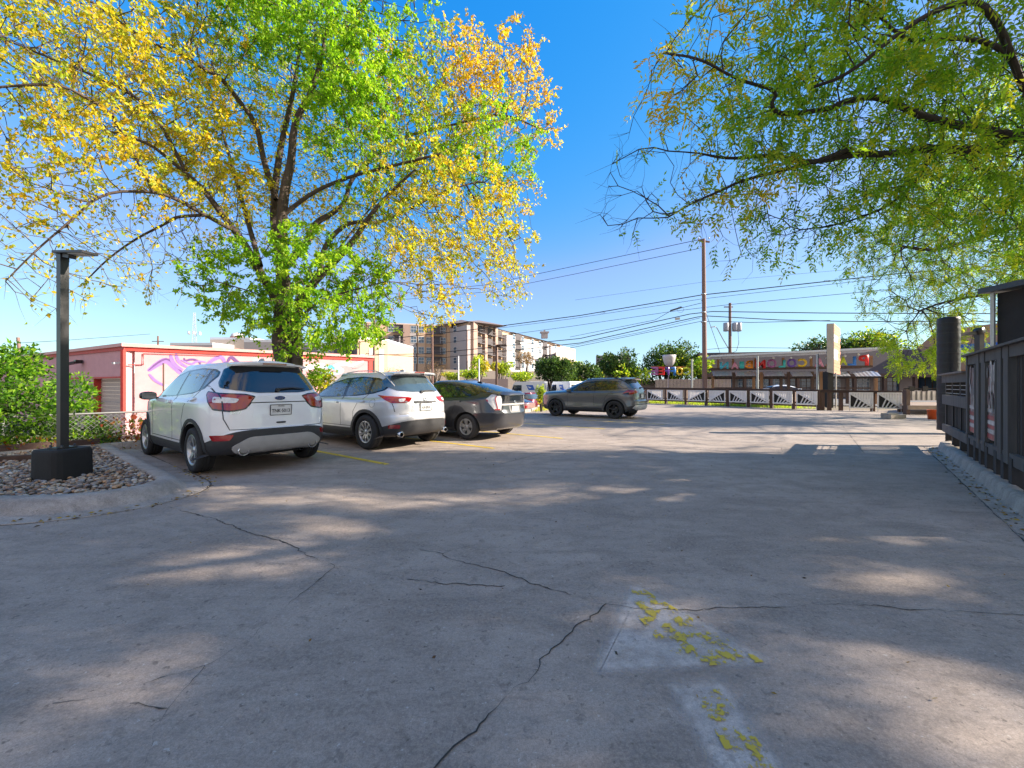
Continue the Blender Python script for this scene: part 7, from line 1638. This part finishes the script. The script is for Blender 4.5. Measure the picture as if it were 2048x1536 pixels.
# ================================================================= other vehicles
def sedan_like(spec, **kw): d = dict(spec); d.update(kw); return d
def plain_extra(c, root, paint):
    for s in (1, -1): c.patch('tail_lamp', [(-.5, s*.9, .98), (-.9, s*.62, .98), (-.9, s*.5, .92), (-.9, s*.62, .84), (-.6, s*.88, .86)], (.7, -s*.7, 0), REDL, root, off=.012, rnd=1)
    h, n = c.ray((-1.5, 0, .75), (1,0,0)); plate(c, root, h.x-.014, 0, .745, -.04, '', '')
make_car('parked_sedan', sedan_like(PRI, extra=plain_extra), DUSTYRED, (2.35-2.0, 22.2, -.72), TH+.1, 'dusty red sedan parked below the kerb behind the dark hatchback', 'car', 'five', ALLOY, 'cars parked beyond the kerb')
make_car('parked_suv', sedan_like(RAV, extra=plain_extra), MAROON, (1.0, 26.4, -.75), TH+.1, 'maroon SUV beyond the dusty red sedan, between hatchback and grey SUV', 'car', 'five', ALLOY, 'cars parked beyond the kerb')
make_car('street_car', sedan_like(PRI, extra=plain_extra), WHITE, (23.5, 36.5, -.05), math.radians(-12), 'white car on the street seen through the plaza pavilion', 'car', 'five', ALLOY, 'cars beyond the plaza railing')
# delivery vans
def van(x, y, z, rz, label):
    r = empty('delivery_van', (x, y, z), rz, label, 'van', 'white delivery vans beyond the lot'); VW = mat('van_white', (.62,.64,.68), .35, var=.04, coat=.5)
    mb = MB(); side = [(-1.9,.45),(1.9,.45),(2.05,.75),(1.95,1.15),(1.45,1.25),(1.15,2.05),(.95,2.28),(-1.85,2.28),(-1.95,2.1)]; mb.prism([(a,-.9,b) for a, b in side], (0,1.8,0)); mb.build('body', VW, r)
    for s in (-1,1):
        mb = MB(); mb.prism([(a, s*.905, b) for a, b in ((1.38,1.28),(1.12,1.95),(.35,1.95),(.35,1.28))], (0,s*.01,0)); mb.build('side_window', GLASS, r)
        mb = MB(); mb.box((-.2,s*.905,1.12), (3.2,.012,.05)); mb.box((-.2,s*.905,1.04), (3.2,.012,.03), mi=1); mb.build('stripe', [mat('postal_blue', (.02,.10,.42), .5), REDL], r)
        mb = MB(); mb.prism([(a, s*.905, b) for a, b in ((-.1,1.95),(-.75,1.95),(-.95,1.45),(-.35,1.45))], (0,s*.012,0)); mb.prism([(a, s*.918, b) for a, b in ((-.2,1.85),(-.62,1.72),(-.45,1.62))], (0,s*.006,0), 1); mb.build('emblem', [mat('postal_blue', (.02,.10,.42), .5), VW], r)
    mb = MB(); mb.prism([(-1.97,-.7,1.2),(-1.97,.7,1.2),(-1.97,.7,1.95),(-1.97,-.7,1.95)], (-.01,0,0)); mb.build('rear_window', GLASS, r); mb = MB(); mb.box((2.02,0,.5), (.2,1.7,.22)); mb.box((-1.98,0,.5), (.15,1.7,.2)); mb.build('bumper', CLAD, r)
    for ax in (-1.25,1.3):
        for s in (-1,1): make_wheel(r, .33, .2, .2, 'five', ALLOYG, (ax, s*.82, .33), s)
    return r
van(1.35, 40, -.55, math.radians(176), 'white delivery van with blue emblem, leftmost of the vans beyond the hatchback')
van(5.6, 42, -.5, math.radians(120), 'white delivery van parked beside the first, right behind the round oak'); van(2.9, 43, -.5, math.radians(84), 'white delivery van seen end on between the two others')
mb = MB(); mb.lathe([(0,0),(.35,0),(.42,.9),(.40,1.1),(.2,1.35),(0,1.4)], 16, (5.0,38.5,-.4)); o = mb.build('collection_bin', mat('bin_blue', (.03,.07,.42), .5)); set_tag(o, 'blue rounded bin beside the oak trunk near the vans', 'bin')
# ================================================================= light, sky, camera
w = bpy.data.worlds.new('World'); SC.world = w; w.use_nodes = True
nt = w.node_tree; bg = nt.nodes['Background']
sky = nd(nt, 'ShaderNodeTexSky'); sky.sky_type = 'NISHITA'; sky.sun_disc = False
sky.sun_elevation = SUN_EL; sky.sun_rotation = SUN_AZ; sky.air_density = 1.0; sky.dust_density = 0.3; sky.ozone_density = 2.0; sky.altitude = 200
L_ = nt.links
def mth(op, a, b=None, clamp=False):
    n = nd(nt, 'ShaderNodeMath', operation=op); n.use_clamp = clamp
    for i, v in enumerate((a, b)):
        if v is None: continue
        if hasattr(v, 'links') or hasattr(v, 'is_linked'): L_.new(v, n.inputs[i])
        else: n.inputs[i].default_value = v
    return n.outputs[0]
# grade the clear sky per channel: deeper blue overhead, pale at the horizon
sp_c = nd(nt, 'ShaderNodeSeparateColor'); L_.new(sky.outputs[0], sp_c.inputs[0])
K = .27
R_ = mth('MULTIPLY', sp_c.outputs[0], K); G_ = mth('MULTIPLY', sp_c.outputs[1], K); B_ = mth('MULTIPLY', sp_c.outputs[2], K)
R2 = mth('MINIMUM', mth('MULTIPLY', R_, mth('POWER', mth('DIVIDE', R_, .55), 2.1)), mth('MULTIPLY', mth('POWER', R_, .7), .52))
G2 = mth('MULTIPLY', mth('POWER', G_, .75), .65); B2 = mth('MULTIPLY', mth('POWER', B_, .30), .96)
cc = nd(nt, 'ShaderNodeCombineColor'); L_.new(R2, cc.inputs[0]); L_.new(G2, cc.inputs[1]); L_.new(B2, cc.inputs[2])
# added cloud bank, unseen behind the viewer, neutral fill for the shaded ground
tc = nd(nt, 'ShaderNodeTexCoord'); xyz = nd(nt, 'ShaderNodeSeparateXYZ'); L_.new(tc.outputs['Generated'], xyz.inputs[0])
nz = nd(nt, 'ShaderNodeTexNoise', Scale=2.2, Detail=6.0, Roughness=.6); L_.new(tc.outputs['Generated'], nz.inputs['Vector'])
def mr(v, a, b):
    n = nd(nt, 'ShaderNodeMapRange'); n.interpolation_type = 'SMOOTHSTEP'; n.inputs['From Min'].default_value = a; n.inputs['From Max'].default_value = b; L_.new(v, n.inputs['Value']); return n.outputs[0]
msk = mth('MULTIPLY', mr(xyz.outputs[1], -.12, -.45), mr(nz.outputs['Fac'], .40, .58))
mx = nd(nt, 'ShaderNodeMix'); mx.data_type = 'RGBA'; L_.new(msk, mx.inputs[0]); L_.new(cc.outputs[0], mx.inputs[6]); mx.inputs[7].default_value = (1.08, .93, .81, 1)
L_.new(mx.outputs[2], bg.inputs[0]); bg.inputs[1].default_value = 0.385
sd = bpy.data.lights.new('sun', 'SUN'); sd.energy = 5.0; sd.angle = math.radians(.42); sd.color = (1.0, .88, .73)
so = bpy.data.objects.new('sun', sd); COL.objects.link(so)
dirv = Vector((math.sin(SUN_AZ)*math.cos(SUN_EL), math.cos(SUN_AZ)*math.cos(SUN_EL), math.sin(SUN_EL)))
so.rotation_euler = dirv.to_track_quat('Z', 'Y').to_euler()
cd = bpy.data.cameras.new('camera'); cam = bpy.data.objects.new('camera', cd); COL.objects.link(cam)
cd.sensor_width = 36; cd.lens = F/2048*36; cd.clip_end = 3000; cd.clip_start = .05
cd.shift_y = (HZ-768)/2048
cam.location = (0, 0, H0); cam.rotation_euler = (math.pi/2, 0, 0)
SC.camera = cam
SC.view_settings.view_transform = 'Standard'; SC.view_settings.look = 'None'; SC.view_settings.gamma = 1.0
SC.view_settings.exposure = 1.52
